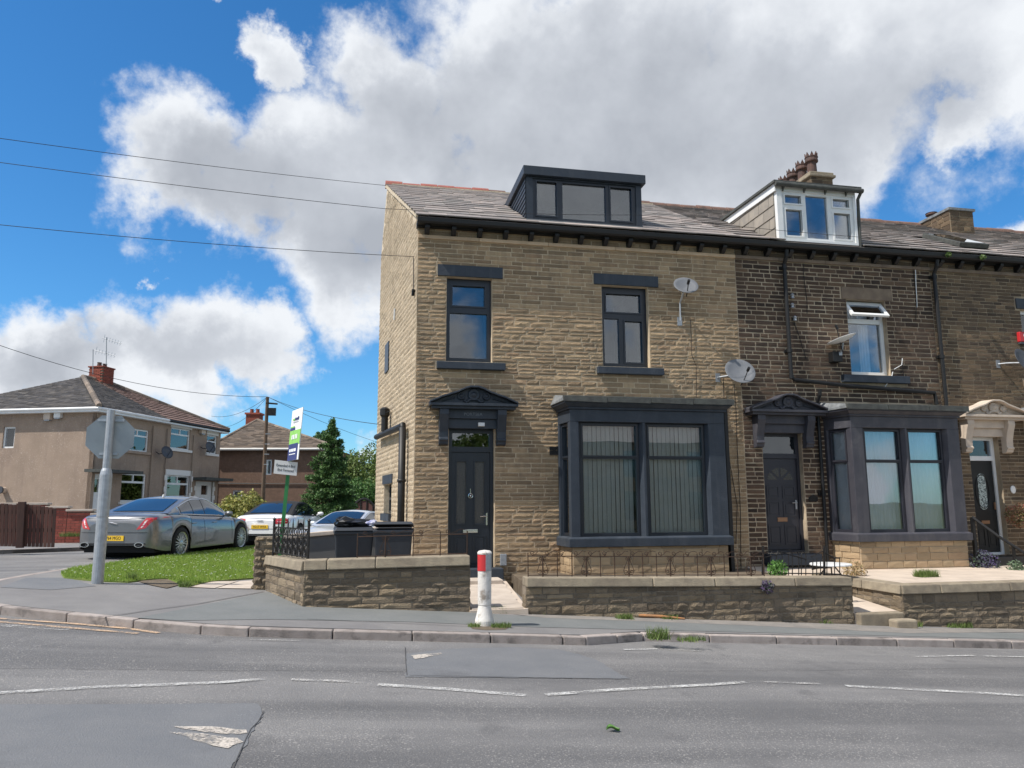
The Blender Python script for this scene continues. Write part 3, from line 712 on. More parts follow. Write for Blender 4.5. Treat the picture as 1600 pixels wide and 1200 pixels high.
def bay(parent, X0, X1, Yf, s, m, mframe, gm, lights, zs0, zs1, zhead, ztr, zg, curtain, side_light=True, stone_m=None, right_cut=None, seed=5):
    def plan(off): return [(X0-s-off,FY-.005),(X0-off,Yf-off),(X1+off,Yf-off),(X1+s+off,FY-.005)]
    def slab(mb, off, z0, z1, off2=None):
        a = plan(off); b = plan(off if off2 is None else off2)
        mb.hexa([(p[0],p[1],z0) for p in (a[1],a[2],a[3],a[0])] + [(p[0],p[1],z1) for p in (b[1],b[2],b[3],b[0])])
    mb = MB()
    slab(mb, .055, zs0, zs1-.02); slab(mb, .055, zs1-.02, zs1+.01, .01)
    # corner posts and mullions with splayed reveals
    zt = zhead
    edges = [X0] + [q for l in lights for q in l] + [X1]
    for i in range(0, len(edges), 2):
        a, b = edges[i], edges[i+1]; c = .045
        fl = a+(0 if i == 0 else c); fr = b-(0 if i == len(edges)-2 else c)
        mb.prism([(fl,Yf,zs1),(fr,Yf,zs1),(b,Yf+.10,zs1),(b,Yf+.17,zs1),(a,Yf+.17,zs1),(a,Yf+.10,zs1)], (0,0,zt-zs1))
    # side walls: pilaster at the house wall
    for q in (-1, 1):
        xa = X0 if q < 0 else X1; xw = X0-s if q < 0 else X1+s
        mb.hexa([(min(xw,xw-q*.2),FY-.10,zs1),(max(xw,xw-q*.2),FY-.10,zs1),(max(xw,xw-q*.2),FY,zs1),(min(xw,xw-q*.2),FY,zs1),
                 (min(xw,xw-q*.2),FY-.10,zt),(max(xw,xw-q*.2),FY-.10,zt),(max(xw,xw-q*.2),FY,zt),(min(xw,xw-q*.2),FY,zt)])
    slab(mb, 0, zhead, zhead+.23)
    slab(mb, .035, zhead+.23, zhead+.27); slab(mb, .04, zhead+.27, zhead+.33, .11); slab(mb, .125, zhead+.33, zhead+.37)
    b = mb.build('bay_window', m, parent, bevel=.008)
    # lead roof with its rolls
    zr = zhead+.372; a = plan(.15)
    r = MB(); r.hexa([(a[1][0],a[1][1],zr),(a[2][0],a[2][1],zr),(a[3][0],a[3][1],zr),(a[0][0],a[0][1],zr),(a[1][0],a[1][1],zr+.075),(a[2][0],a[2][1],zr+.075),(a[3][0]-.1,a[3][1],zr+.21),(a[0][0]+.1,a[0][1],zr+.21)])
    r.build('lead_roof', M_['lead'], b, bevel=.01)
    e = MB()
    k = max(3, int((X1-X0)/.75))
    for i in range(k):
        xa = X0-.16+(X1-X0+.32)*i/k; xb = X0-.16+(X1-X0+.32)*(i+1)/k-.012; dz = random.uniform(-.012,.012)
        e.hexa([(xa,Yf-.17,zr-.02+dz),(xb,Yf-.17,zr-.02-dz),(xb,Yf-.155,zr-.02),(xa,Yf-.155,zr-.02),(xa,Yf-.165,zr+.085),(xb,Yf-.165,zr+.085),(xb,Yf-.10,zr+.10),(xa,Yf-.10,zr+.10)])
    e.build('lead_edge', M_['lead_dirty'], b)
    # stone base
    base = MB(); aa = plan(-.03); base.hexa([(p[0],p[1],zg) for p in (aa[1],aa[2],aa[3],aa[0])] + [(p[0],p[1],zs0+.005) for p in (aa[1],aa[2],aa[3],aa[0])])
    base.build('base_core', M_['mortar1'], b)
    wall_stones(b, (X0+.03,Yf+.03,0), (1,0,0), (0,-1,0), X1-X0-.06, zg, zs0, m=stone_m, units=FLATU, prot=.02, ch=(.12,.15), ln=(.25,.5), n_ind=45, seed=seed, gap=.009)
    L0 = Vector((aa[0][0],aa[0][1],0)); L1 = Vector((aa[1][0],aa[1][1],0)); dl = (L1-L0)
    wall_stones(b, L0, dl, Vector((dl.y,-dl.x,0)), dl.length, zg, zs0, m=stone_m, units=FLATU, prot=.02, ch=(.12,.15), ln=(.2,.4), n_ind=12, seed=seed+1, gap=.009)
    # glazing
    def lite(x0, x1, O=None, u=(1,0,0), n=(0,-1,0), y=None):
        f = .055; return window(parent, x0, x1, zs1+.01, zhead-.005, y, mframe, gm, [(x0+f,x1-f,zs1+.07,ztr-.03),(x0+f,x1-f,ztr+.03,zhead-.06)], casements=[(x0+f,x1-f,ztr+.03,zhead-.06)], fd=.06, O=O, u=u, n=n, name='bay_light')
    for (x0, x1) in lights:
        w = lite(x0+.005, x1-.005, y=Yf+.11)
        if curtain == 'blind':
            k = 0; x = x0+.06; sl_m = None
            while x < x1-.05:
                mb2 = MB(); ang = R(random.uniform(8,22)); c, q = math.cos(ang)*.047, math.sin(ang)*.047
                mb2.hexa([(x-c,Yf+.23-q,zs1+.05),(x+c,Yf+.23+q,zs1+.05),(x+c,Yf+.232+q,zs1+.05),(x-c,Yf+.232-q,zs1+.05),(x-c,Yf+.23-q,zhead-.05),(x+c,Yf+.23+q,zhead-.05),(x+c,Yf+.232+q,zhead-.05),(x-c,Yf+.232-q,zhead-.05)])
                mb2.build('blind_slat', M_['blind'], w); x += .088
        else:
            mb2 = MB(); mb2.grid(lambda a, t: (x0+.03+(x1-x0-.06)*a, Yf+.27+.012*math.sin(a*55)+.006*math.sin(a*23), zs1+.04+(zhead-zs1-.09)*t), 90, 1); mb2.build('net_curtain', M_['net'], w, smooth=True)
    if side_light:
        A = Vector((X0-s,FY-.10,0)); B = Vector((X0,Yf+.17,0)); dr = (B-A); nn = Vector((dr.y,-dr.x,0)).normalized()
        w = lite(.01, dr.length-.01, O=A-nn*.05, u=dr.normalized(), n=nn)
        if curtain != 'blind':
            q = MB(); c0 = A-nn*.14; q.quad(c0+Vector((0,0,zs1+.04)), c0+dr+Vector((0,0,zs1+.04)), c0+dr+Vector((0,0,zhead-.04)), c0+Vector((0,0,zhead-.04))); q.build('net_curtain', M_['net'], w)
    room(parent, X0+.20, X1-.02, Yf+.32, FY+3.0, zs1-.02, zhead+.1)
    return b

def hood(parent, xc, zc, m, door_x0, door_x1, zbr, text=None, hw=.83):
    """pedimented stone door hood on brackets; zc = top of the level cornice"""
    mb = MB(); y1 = FY+.02
    mb.box(xc-hw+.04, xc+hw-.04, FY-.27, y1, zc-.10, zc-.05); mb.box(xc-hw, xc+hw, FY-.33, y1, zc-.05, zc)
    # frieze block and jamb heads
    mb.box(door_x0-.19, door_x1+.19, FY-.13, y1, zc-.27, zc-.10)
    mb.box(door_x0-.15, door_x1+.15, FY-.07, FY+.1, zc-.45, zc-.27)
    # pediment: tympanum and raking cornice, swelling to a round head in the middle
    top = [(-hw,.0),(-.60,.10),(-.30,.20),(-.16,.27),(-.07,.295),(.07,.295),(.16,.27),(.30,.20),(.60,.10),(hw,.0)]
    mb.prism([(xc+x, FY-.20, zc+z) for x, z in top], (0, .22, 0))
    for (xa, za), (xb, zb) in zip(top[:-1], top[1:]):
        mb.hexa([(xc+xa,FY-.345,zc+za),(xc+xb,FY-.345,zc+zb),(xc+xb,y1,zc+zb),(xc+xa,y1,zc+za),(xc+xa,FY-.345,zc+za+.035),(xc+xb,FY-.345,zc+zb+.035),(xc+xb,y1,zc+zb+.05),(xc+xa,y1,zc+za+.05)])
    b = mb.build('door_hood', m, parent, bevel=.006)
    for q in (-1, 1):
        xb = (door_x0-.11) if q < 0 else (door_x1+.11)
        k = MB(); prof = [(FY+.01,zc-.10),(FY-.24,zc-.10),(FY-.25,zc-.20),(FY-.20,zc-.34),(FY-.15,zc-.52),(FY-.145,zbr+.14),(FY-.17,zbr+.12),(FY-.17,zbr+.09),(FY-.14,zbr+.07),(FY-.13,zbr+.02),(FY-.07,zbr),(FY+.01,zbr)]
        k.prism([(xb-.085,y,z) for y, z in reversed(prof)], (.17,0,0)); k.build('bracket', m, b, bevel=.008)
    # carved ornament: round boss, two volutes, curling leaf
    o = MB(); RX = Matrix.Rotation(R(90), 4, 'X')
    def disc(x, z, r, y0, rr=.6):
        Mx = Matrix.Translation((xc+x, FY-.20, zc+z)) @ RX
        o.lathe([(r,0),(r,.03),(r*.86,.05),(r*.7,.035),(r*.5,.035),(r*.38,.06),(.001,.065)], Mx, 16)
    disc(0,.17,.115,0); disc(-.24,.145,.075,0); disc(.24,.145,.075,0)
    for q in (-1, 1):
        pts = [(xc+q*(.03+.16*t), FY-.215, zc+.055+.025*math.sin(t*7)) for t in [i/10 for i in range(11)]]
        o.tube(pts, [.018+.012*math.sin(i/10*3.1) for i in range(11)], 6)
        o.tube([(xc+q*.36, FY-.21, zc+.11),(xc+q*.48, FY-.21, zc+.075),(xc+q*.60, FY-.21, zc+.035)], [.018,.014,.006], 5)
    o.build('carving', m, b, smooth=True)
    if text: text_part('lettering', text, .085, frame_M((xc, FY-.131, zc-.19), (1,0,0), (0,0,1)), pmat('worn lettering', (.20,.22,.24), (.10,.12,.14), scale=30, rough=.6), b, .002)
    return b

# ---- end house: front wall
W1, W2 = (1.49,2.38,4.27,5.94), (4.62,5.61,4.27,5.94)
D1 = (1.56,2.43,.42,3.0); BY1 = (3.72,6.80,.3,3.45)
holes1 = [W1, W2, D1, BY1]
wall1 = plate(MB(), (0,FY,0), (1,0,0), (0,-1,0), XL, X12, -.4, 6.95, holes1, .22).build('front_wall', M_['mortar1'], h1)
rel = lambda hs, x: [(a-x, b-x, c, d) for a, b, c, d in hs]
ext = [(W1[0],W1[1],W1[2],W1[3]), (W2[0],W2[1],W2[2],W2[3]), D1, (3.70,6.82,-.4,3.62), (1.28,2.62,5.95,6.17), (4.44,5.84,5.95,6.17), (1.29,2.64,4.10,4.26), (4.46,5.86,4.10,4.26), (1.37,2.62,2.95,3.45)]
wall_stones(wall1, (XL,FY,0), (1,0,0), (0,-1,0), X12-XL, 0, 6.66, rel(ext, XL), ch=(.06,.112), ln=(.16,.56), m=M_['stone1'], units=ROCK, prot=.010, n_ind=240, gap=.009, seed=21)
wall_stones(wall1, (XL,FY,0), (1,0,0), (0,-1,0), X12-XL, 6.745, 6.93, (), ch=(.09,.10), ln=(.35,.6), m=M_['stone1'], units=FLATU, prot=.016, n_ind=0, gap=.009, seed=22)
x = XL
while x < X12-.05:
    l = min(random.uniform(.9,1.5), X12-x); MB().box(x+.003, x+l-.003, FY-.05, FY+.02, 6.67, 6.742).build('string_course', M_['string'], wall1, bevel=.006); x += l
# ---- gable wall
GP = Vector((XL,FY,0)); GN = Vector((-GD.y, GD.x, 0))
def gz(d):                         # top of gable at distance d back from the corner
    y = FY + GD.y*d
    return roof_z(y)-.02 if y < RIDGE_Y else RIDGE_Z-.02-(y-RIDGE_Y)*1.9
rearP = GP+GD*GREAR
gl_hole = []
def gpos(u_, v_): p = hit(u_, v_, GP, GN); return ((p-rearP).dot(-GD), p.z)
ga, gb = gpos(600.5,757), gpos(611,803); gw = (min(ga[0],gb[0]), max(ga[0],gb[0]), gb[1], ga[1])
gmb = MB(); top = [(0.0,gz(GREAR)),((GREAR-4.5/GD.y),gz(4.5/GD.y)),(GREAR,gz(0))]
def gq(t, z, c=0): p = rearP - GD*t - GN*c; return (p.x, p.y, z)
tA, tB, zA, zB = gw
zr_ = top[0][1]; tr_ = top[1][0]
for (a, b, c, d) in ((0,tA,-.4,zr_),(tA,tB,-.4,zA),(tA,tB,zB,zr_),(tB,GREAR,-.4,min(zr_,gz(0)))):
    gmb.quad(gq(a,c), gq(b,c), gq(b,d), gq(a,d))
zc_ = min(zr_, gz(0))
gmb.poly([gq(0,zc_), gq(GREAR,zc_), gq(GREAR,gz(0)), gq(tr_,top[1][1]), gq(0,zr_)])
for (a, c, b, d) in ((tA,zA,tB,zA),(tB,zA,tB,zB),(tB,zB,tA,zB),(tA,zB,tA,zA)): gmb.quad(gq(a,c), gq(b,d), gq(b,d,.18), gq(a,c,.18))
gmb.quad(gq(0,-.4), gq(0,zr_), (gq(0,zr_)[0]+6,gq(0,zr_)[1],zr_), (gq(0,-.4)[0]+6,gq(0,-.4)[1],-.4))   # back wall
gable = gmb.build('gable_wall', M_['verge'], h1)
wall_stones(gable, rearP, -GD, GN, GREAR, -.1, 9.7, [(tA-.02,tB+.02,zA,zB)], ch=(.085,.125), ln=(.2,.5), m=M_['stone_gable'], units=ROCK, prot=.012, gap=.010, seed=31, ztop=lambda t: gz(GREAR-t))
def gbox(name, t0, t1, z0, z1, proud, m, parent=h1):
    P = [rearP-GD*t+GN*c for t in (t0,t1) for c in (proud,-.1)]
    MB().hexa([(P[0].x,P[0].y,z0),(P[2].x,P[2].y,z0),(P[3].x,P[3].y,z0),(P[1].x,P[1].y,z0),(P[0].x,P[0].y,z1),(P[2].x,P[2].y,z1),(P[3].x,P[3].y,z1),(P[1].x,P[1].y,z1)]).build(name, m, parent)
gbox('lintel', tA-.15, tB+.15, zB, zB+.2, .03, M_['anth_stone']); gbox('sill', tA-.08, tB+.08, zA-.16, zA, .07, M_['anth_stone'])
window(h1, tA, tB, zA, zB, 0, M_['anth_frame'], M_['glass_dark'], [(tA+.06,tB-.06,zA+.06,(zA+zB)/2-.03),(tA+.06,tB-.06,(zA+zB)/2+.03,zB-.06)], O=(rearP-GN*.12), u=-GD, n=GN, name='gable_window')
bk = MB(); bk.quad(gq(tA-.1,zA-.1,.3), gq(tB+.1,zA-.1,.3), gq(tB+.1,zB+.1,.3), gq(tA-.1,zB+.1,.3)); bk.build('room_interior', M_['room'], h1)
# small narrow window high on the gable
va, vb = gpos(603.5,540), gpos(608,578); s0, s1 = sorted((va[0],vb[0])); 
gbox('casement', s0, s1, vb[1], va[1], .03, M_['anth_frame'])
# soil pipe and its branch on the gable
pt = lambda u_, v_, o=.08: hit(u_, v_, GP+GN*o, GN)
p1, p2 = pt(629,668,.12), pt(627,880,.12)
sp = MB(); sp.tube([p1+Vector((0,0,.0)), Vector((p1.x,p1.y,.2))], .07, 10); 
p0 = pt(588,683,.12); sp.tube([p0, p0.lerp(p1,.93)+Vector((0,0,.03)), p1+Vector((0,0,.05)), p1+Vector((0,0,-.12))], .065, 10)
for zz in (1.2,2.0): sp.lathe([(.085,0),(.085,.05)], Matrix.Translation((p1.x,p1.y,zz)), 12)
sp.build('soil_pipe', M_['black'], h1, smooth=True)
hp = pt(601,660,.14); sp = MB(); sp.lathe([(.075,-.2),(.075,.12),(.11,.16),(.11,.30),(.05,.34)], Matrix.Translation(hp), 12); sp.tube([hp+Vector((.0,-.05,.2)), hp+Vector((.10,-.3,.22))], .012, 5); sp.build('pipe_hopper', M_['black'], h1)
q0, q1 = pt(612,290,.02), pt(648,400,.02)
MB().tube([pt(646,402,.03), pt(646,452,.03)], .008, 5).tube([pt(646,452,.04), pt(645,462,.04)], .03, 6).build('cable_bracket', M_['black'], h1)
MB().tube([pt(617,482,.03), pt(616,500,.03)], .02, 6).build('vent_pipe', M_['white'], h1)
# verge: mortar bedding along the gable edge
vm = MB()
for i in range(14):
    d0, d1 = i/14*4.5/GD.y, (i+1)/14*4.5/GD.y-.005
    a, b = GP+GD*d0+GN*.05, GP+GD*d1+GN*.05; za, zb = gz(d0)-.02, gz(d1)-.02; j = random.uniform(0,.02)
    vm.hexa([(a.x,a.y,za-.03-j),(a.x+.22,a.y,za-.03),(b.x+.22,b.y,zb-.03),(b.x,b.y,zb-.03-j),(a.x,a.y,za+.065),(a.x+.22,a.y,za+.065),(b.x+.22,b.y,zb+.065),(b.x,b.y,zb+.065)])
vm.build('verge_mortar', M_['verge'], h1)

# ---- roofs
def roof(parent, x0, x1, seed, n_ind, holes, gable_left=False, m=None):
    xt0 = x0 + (GD.x/GD.y*4.5 if gable_left else 0)
    r = MB(); r.poly([(x0,EAVE_Y,EAVE_Z-.01),(x1,EAVE_Y,EAVE_Z-.01),(x1,RIDGE_Y,RIDGE_Z-.01),(xt0,RIDGE_Y,RIDGE_Z-.01)]); r.poly([(xt0,RIDGE_Y,RIDGE_Z-.01),(x1,RIDGE_Y,RIDGE_Z-.01),(x1,RIDGE_Y+4.7,EAVE_Z),(x0-.3 if gable_left else x0,RIDGE_Y+(.7 if gable_left else 4.7),EAVE_Z+1.3 if gable_left else EAVE_Z)])
    ro = r.build('roof', M_['slate'], parent)
    off = x0
    lf = (lambda s: (-.06 + (xt0-x0)*s/RLEN)) if gable_left else None
    slates(ro, (x0,EAVE_Y,EAVE_Z), (1,0,0), UPV, x1-x0, RLEN, .30, (.26,.62), M_['slate'], n_ind, left=lf, holes=[(a-x0,b-x0,c,d) for a,b,c,d in holes], seed=seed)
    return ro
sl_of = lambda y: (y-EAVE_Y)/(RIDGE_Y-EAVE_Y)*RLEN
roof1 = roof(h1, XL, X12, 41, 280, [(3.12,5.54,sl_of(14.05),sl_of(16.0))], True)
roof2 = roof(h2, X12, X23, 42, 0, [(8.48,10.36,0,sl_of(15.9))])
roof3 = roof(h3, X23, XR+6, 43, 0, [(13.55,14.4,sl_of(14.5),sl_of(15.75))])
x = XL+GD.x/GD.y*4.5-.05; i = 0
while x < XR+6:
    l = .45; 
    if 3.2 < x < 5.4: x += .45; i += 1; continue
    own = roof1 if x < X12 else roof2 if x < X23 else roof3
    mm = M_['terracotta'] if i < 6 else M_['ridge_dark']
    dz = random.uniform(-.015,.02)
    k = MB(); k.prism([(x,RIDGE_Y-.16,RIDGE_Z-.06+dz),(x,RIDGE_Y-.13,RIDGE_Z+.02+dz),(x,RIDGE_Y,RIDGE_Z+.11+dz),(x,RIDGE_Y+.13,RIDGE_Z+.02+dz),(x,RIDGE_Y+.16,RIDGE_Z-.06+dz)], (l-.015,0,0))
    k.build('ridge_tile', mm, own, bevel=.012)
    x += l; i += 1
rb = MB(); rb.box(XL-.4,X12,RIDGE_Y-.2,RIDGE_Y+.2,RIDGE_Z-.1,RIDGE_Z-.03); rb.build('ridge_bedding', M_['verge'], roof1)
# ---- gutters on corbels
def gutter(parent, x0, x1, seed):
    g = MB(); prof = [(FY-.10,6.90),(FY-.26,6.90),(FY-.29,6.93),(FY-.30,7.0),(FY-.28,7.0),(FY-.27,6.94),(FY-.10,6.94)]
    g.prism([(x0,y,z) for y, z in reversed(prof)], (x1-x0,0,0)); g.box(x0,x1,FY-.10,FY+.05,6.88,6.99)
    b = g.build('gutter', M_['black'], parent)
    x = x0+.14 if x0 == XL else x0+.2
    while x < x1-.05:
        if x > x0:
            c = MB(); c.prism([(x-.045,FY+.02,6.895),(x-.045,FY-.20,6.895),(x-.045,FY-.20,6.84),(x-.045,FY-.14,6.79),(x-.045,FY-.09,6.75),(x-.045,FY+.02,6.745)][::-1], (.09,0,0)); c.build('corbel', M_['black'], b, bevel=.006)
        x += .515
gutter(h1, XL-.03, X12, 1); gutter(h2, X12, X23, 2); gutter(h3, X23, XR+6, 3)

# ---- windows, door, bay of the end house
lintel(h1, 1.31, 2.59, 5.945, 6.17, M_['anth_stone']); sill(h1, 1.31, 2.63, 4.11, 4.265, M_['anth_stone'])
lintel(h1, 4.46, 5.83, 5.945, 6.17, M_['anth_stone']); sill(h1, 4.48, 5.86, 4.11, 4.265, M_['anth_stone'])
window(h1, *W1, FY+.13, M_['anth_frame'], M_['glass'], [(1.62,2.25,5.40,5.80),(1.57,2.30,4.36,5.25)], [(1.62,2.25,5.40,5.80)])
window(h1, *W2, FY+.13, M_['anth_frame'], M_['glass'], [(4.75,5.48,5.42,5.80),(4.70,5.01,4.36,5.28),(5.14,5.50,4.39,5.24)], [(4.75,5.48,5.42,5.80),(5.14,5.50,4.39,5.24)])
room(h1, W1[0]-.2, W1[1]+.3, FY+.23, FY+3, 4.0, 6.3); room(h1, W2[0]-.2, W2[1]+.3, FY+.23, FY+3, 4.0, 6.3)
bay(h1, 3.72, 6.80, 13.3, .05, M_['anth_stone'], M_['anth_frame'], M_['glass'], [(3.93,5.09),(5.23,6.42)], .80, .97, 3.08, 2.43, .05, 'blind', stone_m=M_['bay_stone'])
hood(h1, 2.0, 3.43, M_['anth'], D1[0], D1[1], 2.66, 'PORTSEA')
def door(parent, x0, x1, z0, z1, ztr, mf, ml, gm, style, y=FY+.16):
    mb = MB(); f = .06
    plate(mb, (0,y-.03,0), (1,0,0), (0,-1,0), x0, x1, z0, z1, [(x0+f,x1-f,z0+.05,ztr-.05),(x0+f+.02,x1-f-.02,ztr+.05,z1-.07)], .09)
    fr = mb.build('door_frame', mf, parent, bevel=.005)
    MB().box(x0+f+.015,x1-f-.015,y+.0,y+.015,ztr+.045,z1-.065).build('transom_pane', gm, fr)
    a, b, c, d = x0+f+.005, x1-f-.005, z0+.06, ztr-.055; w = b-a; h = d-c
    lf = MB()
    if style == 'two_glass':
        gh = [(a+.11*w, a+.42*w, c+.34*h, c+.93*h), (a+.58*w, a+.89*w, c+.34*h, c+.93*h)]; pan = [(a+.10*w,a+.44*w,c+.07*h,c+.25*h),(a+.56*w,a+.90*w,c+.07*h,c+.25*h)]
    elif style == 'sunburst':
        gh = []; pan = [(a+.08*w,a+.45*w,c+.56*h,c+.70*h),(a+.55*w,a+.92*w,c+.56*h,c+.70*h),(a+.08*w,a+.45*w,c+.36*h,c+.53*h),(a+.55*w,a+.92*w,c+.36*h,c+.53*h),(a+.08*w,a+.45*w,c+.05*h,c+.27*h),(a+.55*w,a+.92*w,c+.05*h,c+.27*h)]
    else:
        gh = []; pan = [(a+.10*w,a+.45*w,c+.05*h,c+.26*h),(a+.55*w,a+.90*w,c+.05*h,c+.26*h)]
    plate(lf, (0,y,0), (1,0,0), (0,-1,0), a, b, c, d, gh, .045)
    for p in pan + gh:
        plate(lf, (0,y-.012,0), (1,0,0), (0,-1,0), p[0], p[1], p[2], p[3], [(p[0]+.025,p[1]-.025,p[2]+.03,p[3]-.03)], .02)
        if p in pan: lf.box(p[0]+.05,p[1]-.05,y-.008,y+.01,p[2]+.055,p[3]-.055)
    L = lf.build('door', ml, parent, bevel=.004)
    for p in gh: MB().box(p[0]-.002,p[1]+.002,y+.015,y+.028,p[2]-.002,p[3]+.002).build('pane', M_['obscure'], L)
    RX = Matrix.Rotation(R(90), 4, 'X'); cx = (a+b)/2
    if style == 'two_glass':
        MB().box(cx-.14,cx+.14,y-.022,y+.005,c+.275*h,c+.305*h).box(cx-.125,cx+.125,y-.028,y+.005,c+.282*h,c+.298*h).build('letter_box', M_['chrome'], L, bevel=.003)
        k = MB(); k.tube([(cx+.042*math.sin(t), y-.025, c+.605*h+.042*math.cos(t)) for t in [i*math.pi/8 for i in range(17)]], .008, 6); k.lathe([(.014,0),(.014,.03),(.002,.035)], Matrix.Translation((cx,y,c+.605*h)) @ RX, 10); k.box(cx-.008,cx+.008,y-.02,y,c+.62*h,c+.67*h); k.build('knocker', M_['chrome'], L)
        MB().box(b-.075,b-.045,y-.02,y+.002,c+.34*h,c+.45*h).tube([(b-.06,y-.01,c+.42*h),(b-.06,y-.055,c+.42*h),(b-.19,y-.055,c+.42*h)], .011, 6).build('handle', M_['chrome'], L)
    elif style == 'sunburst':
        g = MB(); N_ = 4; cz = c+.755*h
        for i in range(N_):
            a0, a1 = math.pi*(i+.09)/N_, math.pi*(i+.91)/N_; pts = [(cx+.06*math.cos((a0+a1)/2), y-.004, cz+.06*math.sin((a0+a1)/2))] + [(cx+w*.38*math.cos(t), y-.004, cz+.20*h*.72*math.sin(t)) for t in [a0+(a1-a0)*j/6 for j in range(7)]]
            g.prism(pts[::-1], (0,.01,0))
        g.build('fan_light', M_['obscure'], L)
        MB().box(cx-.11,cx+.11,y-.014,y+.003,c+.305*h,c+.35*h).build('letter_box', M_['brass'], L, bevel=.003)
        MB().box(b-.07,b-.035,y-.016,y+.002,c+.44*h,c+.54*h).tube([(b-.05,y-.01,c+.51*h),(b-.05,y-.05,c+.51*h),(b-.16,y-.05,c+.51*h)], .010, 6).build('handle', M_['steel'], L)
    else:
        g = MB(); pts = []
        for i in range(24):
            t = 2*math.pi*i/24; pts.append((cx+.10*math.cos(t), y-.008, c+.66*h+(.20*h-.10)*(1 if math.sin(t) > 0 else -1)*(abs(math.sin(t)) > 1e-6)+.10*math.sin(t)))
        g.prism(pts[::-1], (0,.02,0)); gl = g.build('oval_light', pmat('leaded oval light', (.45,.50,.47), (.10,.11,.11), scale=28, rough=.25, lo=.45, hi=.55), L)
        k = MB(); k.tube([(cx+.17*math.cos(t), y-.008, c+.66*h+.36*math.sin(t)) for t in [i*math.pi/16 for i in range(33)]], .010, 5)
        k.build('moulding', ml, L)
        MB().box(cx-.10,cx+.10,y-.012,y+.003,c+.305*h,c+.34*h).build('letter_box', M_['brass'], L)
        MB().box(b-.06,b-.03,y-.03,y,c+.46*h,c+.54*h).build('handle', M_['brass'], L)
    return fr
door(h1, D1[0], D1[1], D1[2], D1[3]-.02, 2.60, M_['anth_frame'], M_['anth_frame'], M_['glass'], 'two_glass')
room(h1, D1[0]-.05, D1[1]+.2, FY+.25, FY+3, .3, 3.1)
MB().box(2.10,2.22,FY-.14,FY-.06,3.02,3.09).build('door_lamp', M_['white'], h1, bevel=.008)
MB().box(D1[0]-.02,D1[1]+.12,FY-.30,FY+.2,.20,.42).build('door_step', M_['anth_stone'], h1, bevel=.012)
MB().box(2.53,2.65,FY-.055,FY,.45,.66).build('meter_flap', M_['steel'], h1, bevel=.008)
av = MB(); plate(av, (0,FY-.035,0), (1,0,0), (0,-1,0), 3.50, 3.70, 2.50, 2.66, [(3.515+i*.03,3.53+i*.03,2.52,2.64) for i in range(6)], .03); av.box(3.5,3.7,FY-.008,FY,2.5,2.66); av.build('air_vent', M_['black'], h1)
pz = onY(1143,860,FY); MB().box(6.86,6.93,FY-.60,FY-.05,.0,3.42).build('bay_side_shade', M_['black'], h1)  # black strip standing in for the shade at the bay's right side
# cables down the front
cb = MB()
for us in ([(1130,590),(1132,640),(1140,720),(1152,790),(1150,850)],[(1147,600),(1150,640),(1152,700),(1157,800),(1158,900)]):
    cb.tube([onY(u_, v_, FY-.03) for u_, v_ in us], .008, 5)
cb.tube([onY(u_, v_, FY-.03) for u_, v_ in [(1079,500),(1081,555),(1088,572),(1088,622)]], .006, 5)
cb.build('cables', M_['black'], h1)

# ---- box dormer of the end house
def cell_panes(x0, x1, z0, z1, n): pass
dx0, dx1, dy, dz0, dz1 = 3.09, 5.56, 14.06, 7.18, 8.36
d = MB(); yb = EAVE_Y+(dz1-EAVE_Z)/(RIDGE_Z-EAVE_Z)*(RIDGE_Y-EAVE_Y)
plate(d, (0,dy,0), (1,0,0), (0,-1,0), dx0, dx1, dz0, dz1-.2, [(dx0+.14,dx1-.12,dz0+.09,dz1-.22)], .12)
for xx in (dx0, dx1):
    d.poly([(xx,dy+.001,dz0+.02),(xx,yb+.2,dz1-.1),(xx,yb,dz1-.1),(xx,dy+.001,dz1-.1)] if xx == dx0 else [(xx,dy+.001,dz1-.1),(xx,yb,dz1-.1),(xx,yb+.2,dz1-.1),(xx,dy+.001,dz0+.02)])
dorm = d.build('dormer', M_['anth'], h1)
MB().box(dx0-.07,dx1+.07,dy-.09,yb+.05,dz1-.19,dz1+.0).build('fascia', M_['anth'], dorm, bevel=.006)
for i in range(9):     # shiplap cheek boards
    za = dz0+.1+i*.11; ya = dy+.03; ye = EAVE_Y+(za-EAVE_Z)/(RIDGE_Z-EAVE_Z)*(RIDGE_Y-EAVE_Y)
    if za > dz1-.28: break
    MB().hexa([(dx0-.022,ya,za),(dx0,ya,za),(dx0,ye,za),(dx0-.022,ye,za),(dx0-.006,ya,za+.108),(dx0,ya,za+.108),(dx0,ye+.15,za+.108),(dx0-.006,ye+.15,za+.108)]).build('cheek_board', M_['anth'], dorm)
wx0, wx1, wz0, wz1 = dx0+.14, dx1-.12, dz0+.09, dz1-.22
pn = [(wx0+.09,wx0+.50,wz0+.09,wz1-.06),(wx0+.63,wx1-.66,wz0+.05,wz1-.05),(wx1-.55,wx1-.10,wz0+.09,wz1-.06)]
window(h1, wx0, wx1, wz0, wz1, dy+.03, M_['anth_frame'], M_['glass'], pn, [pn[0],pn[2]], name='dormer_window')
room(h1, wx0-.05, wx1+.05, dy+.14, dy+1.6, wz0-.05, wz1+.05)
fl = MB(); fl.box(dx0-.03,dx1+.3,dy-.14,dy-.0,dz0-.06,dz0+.02); fl.build('flashing', M_['lead'], dorm)
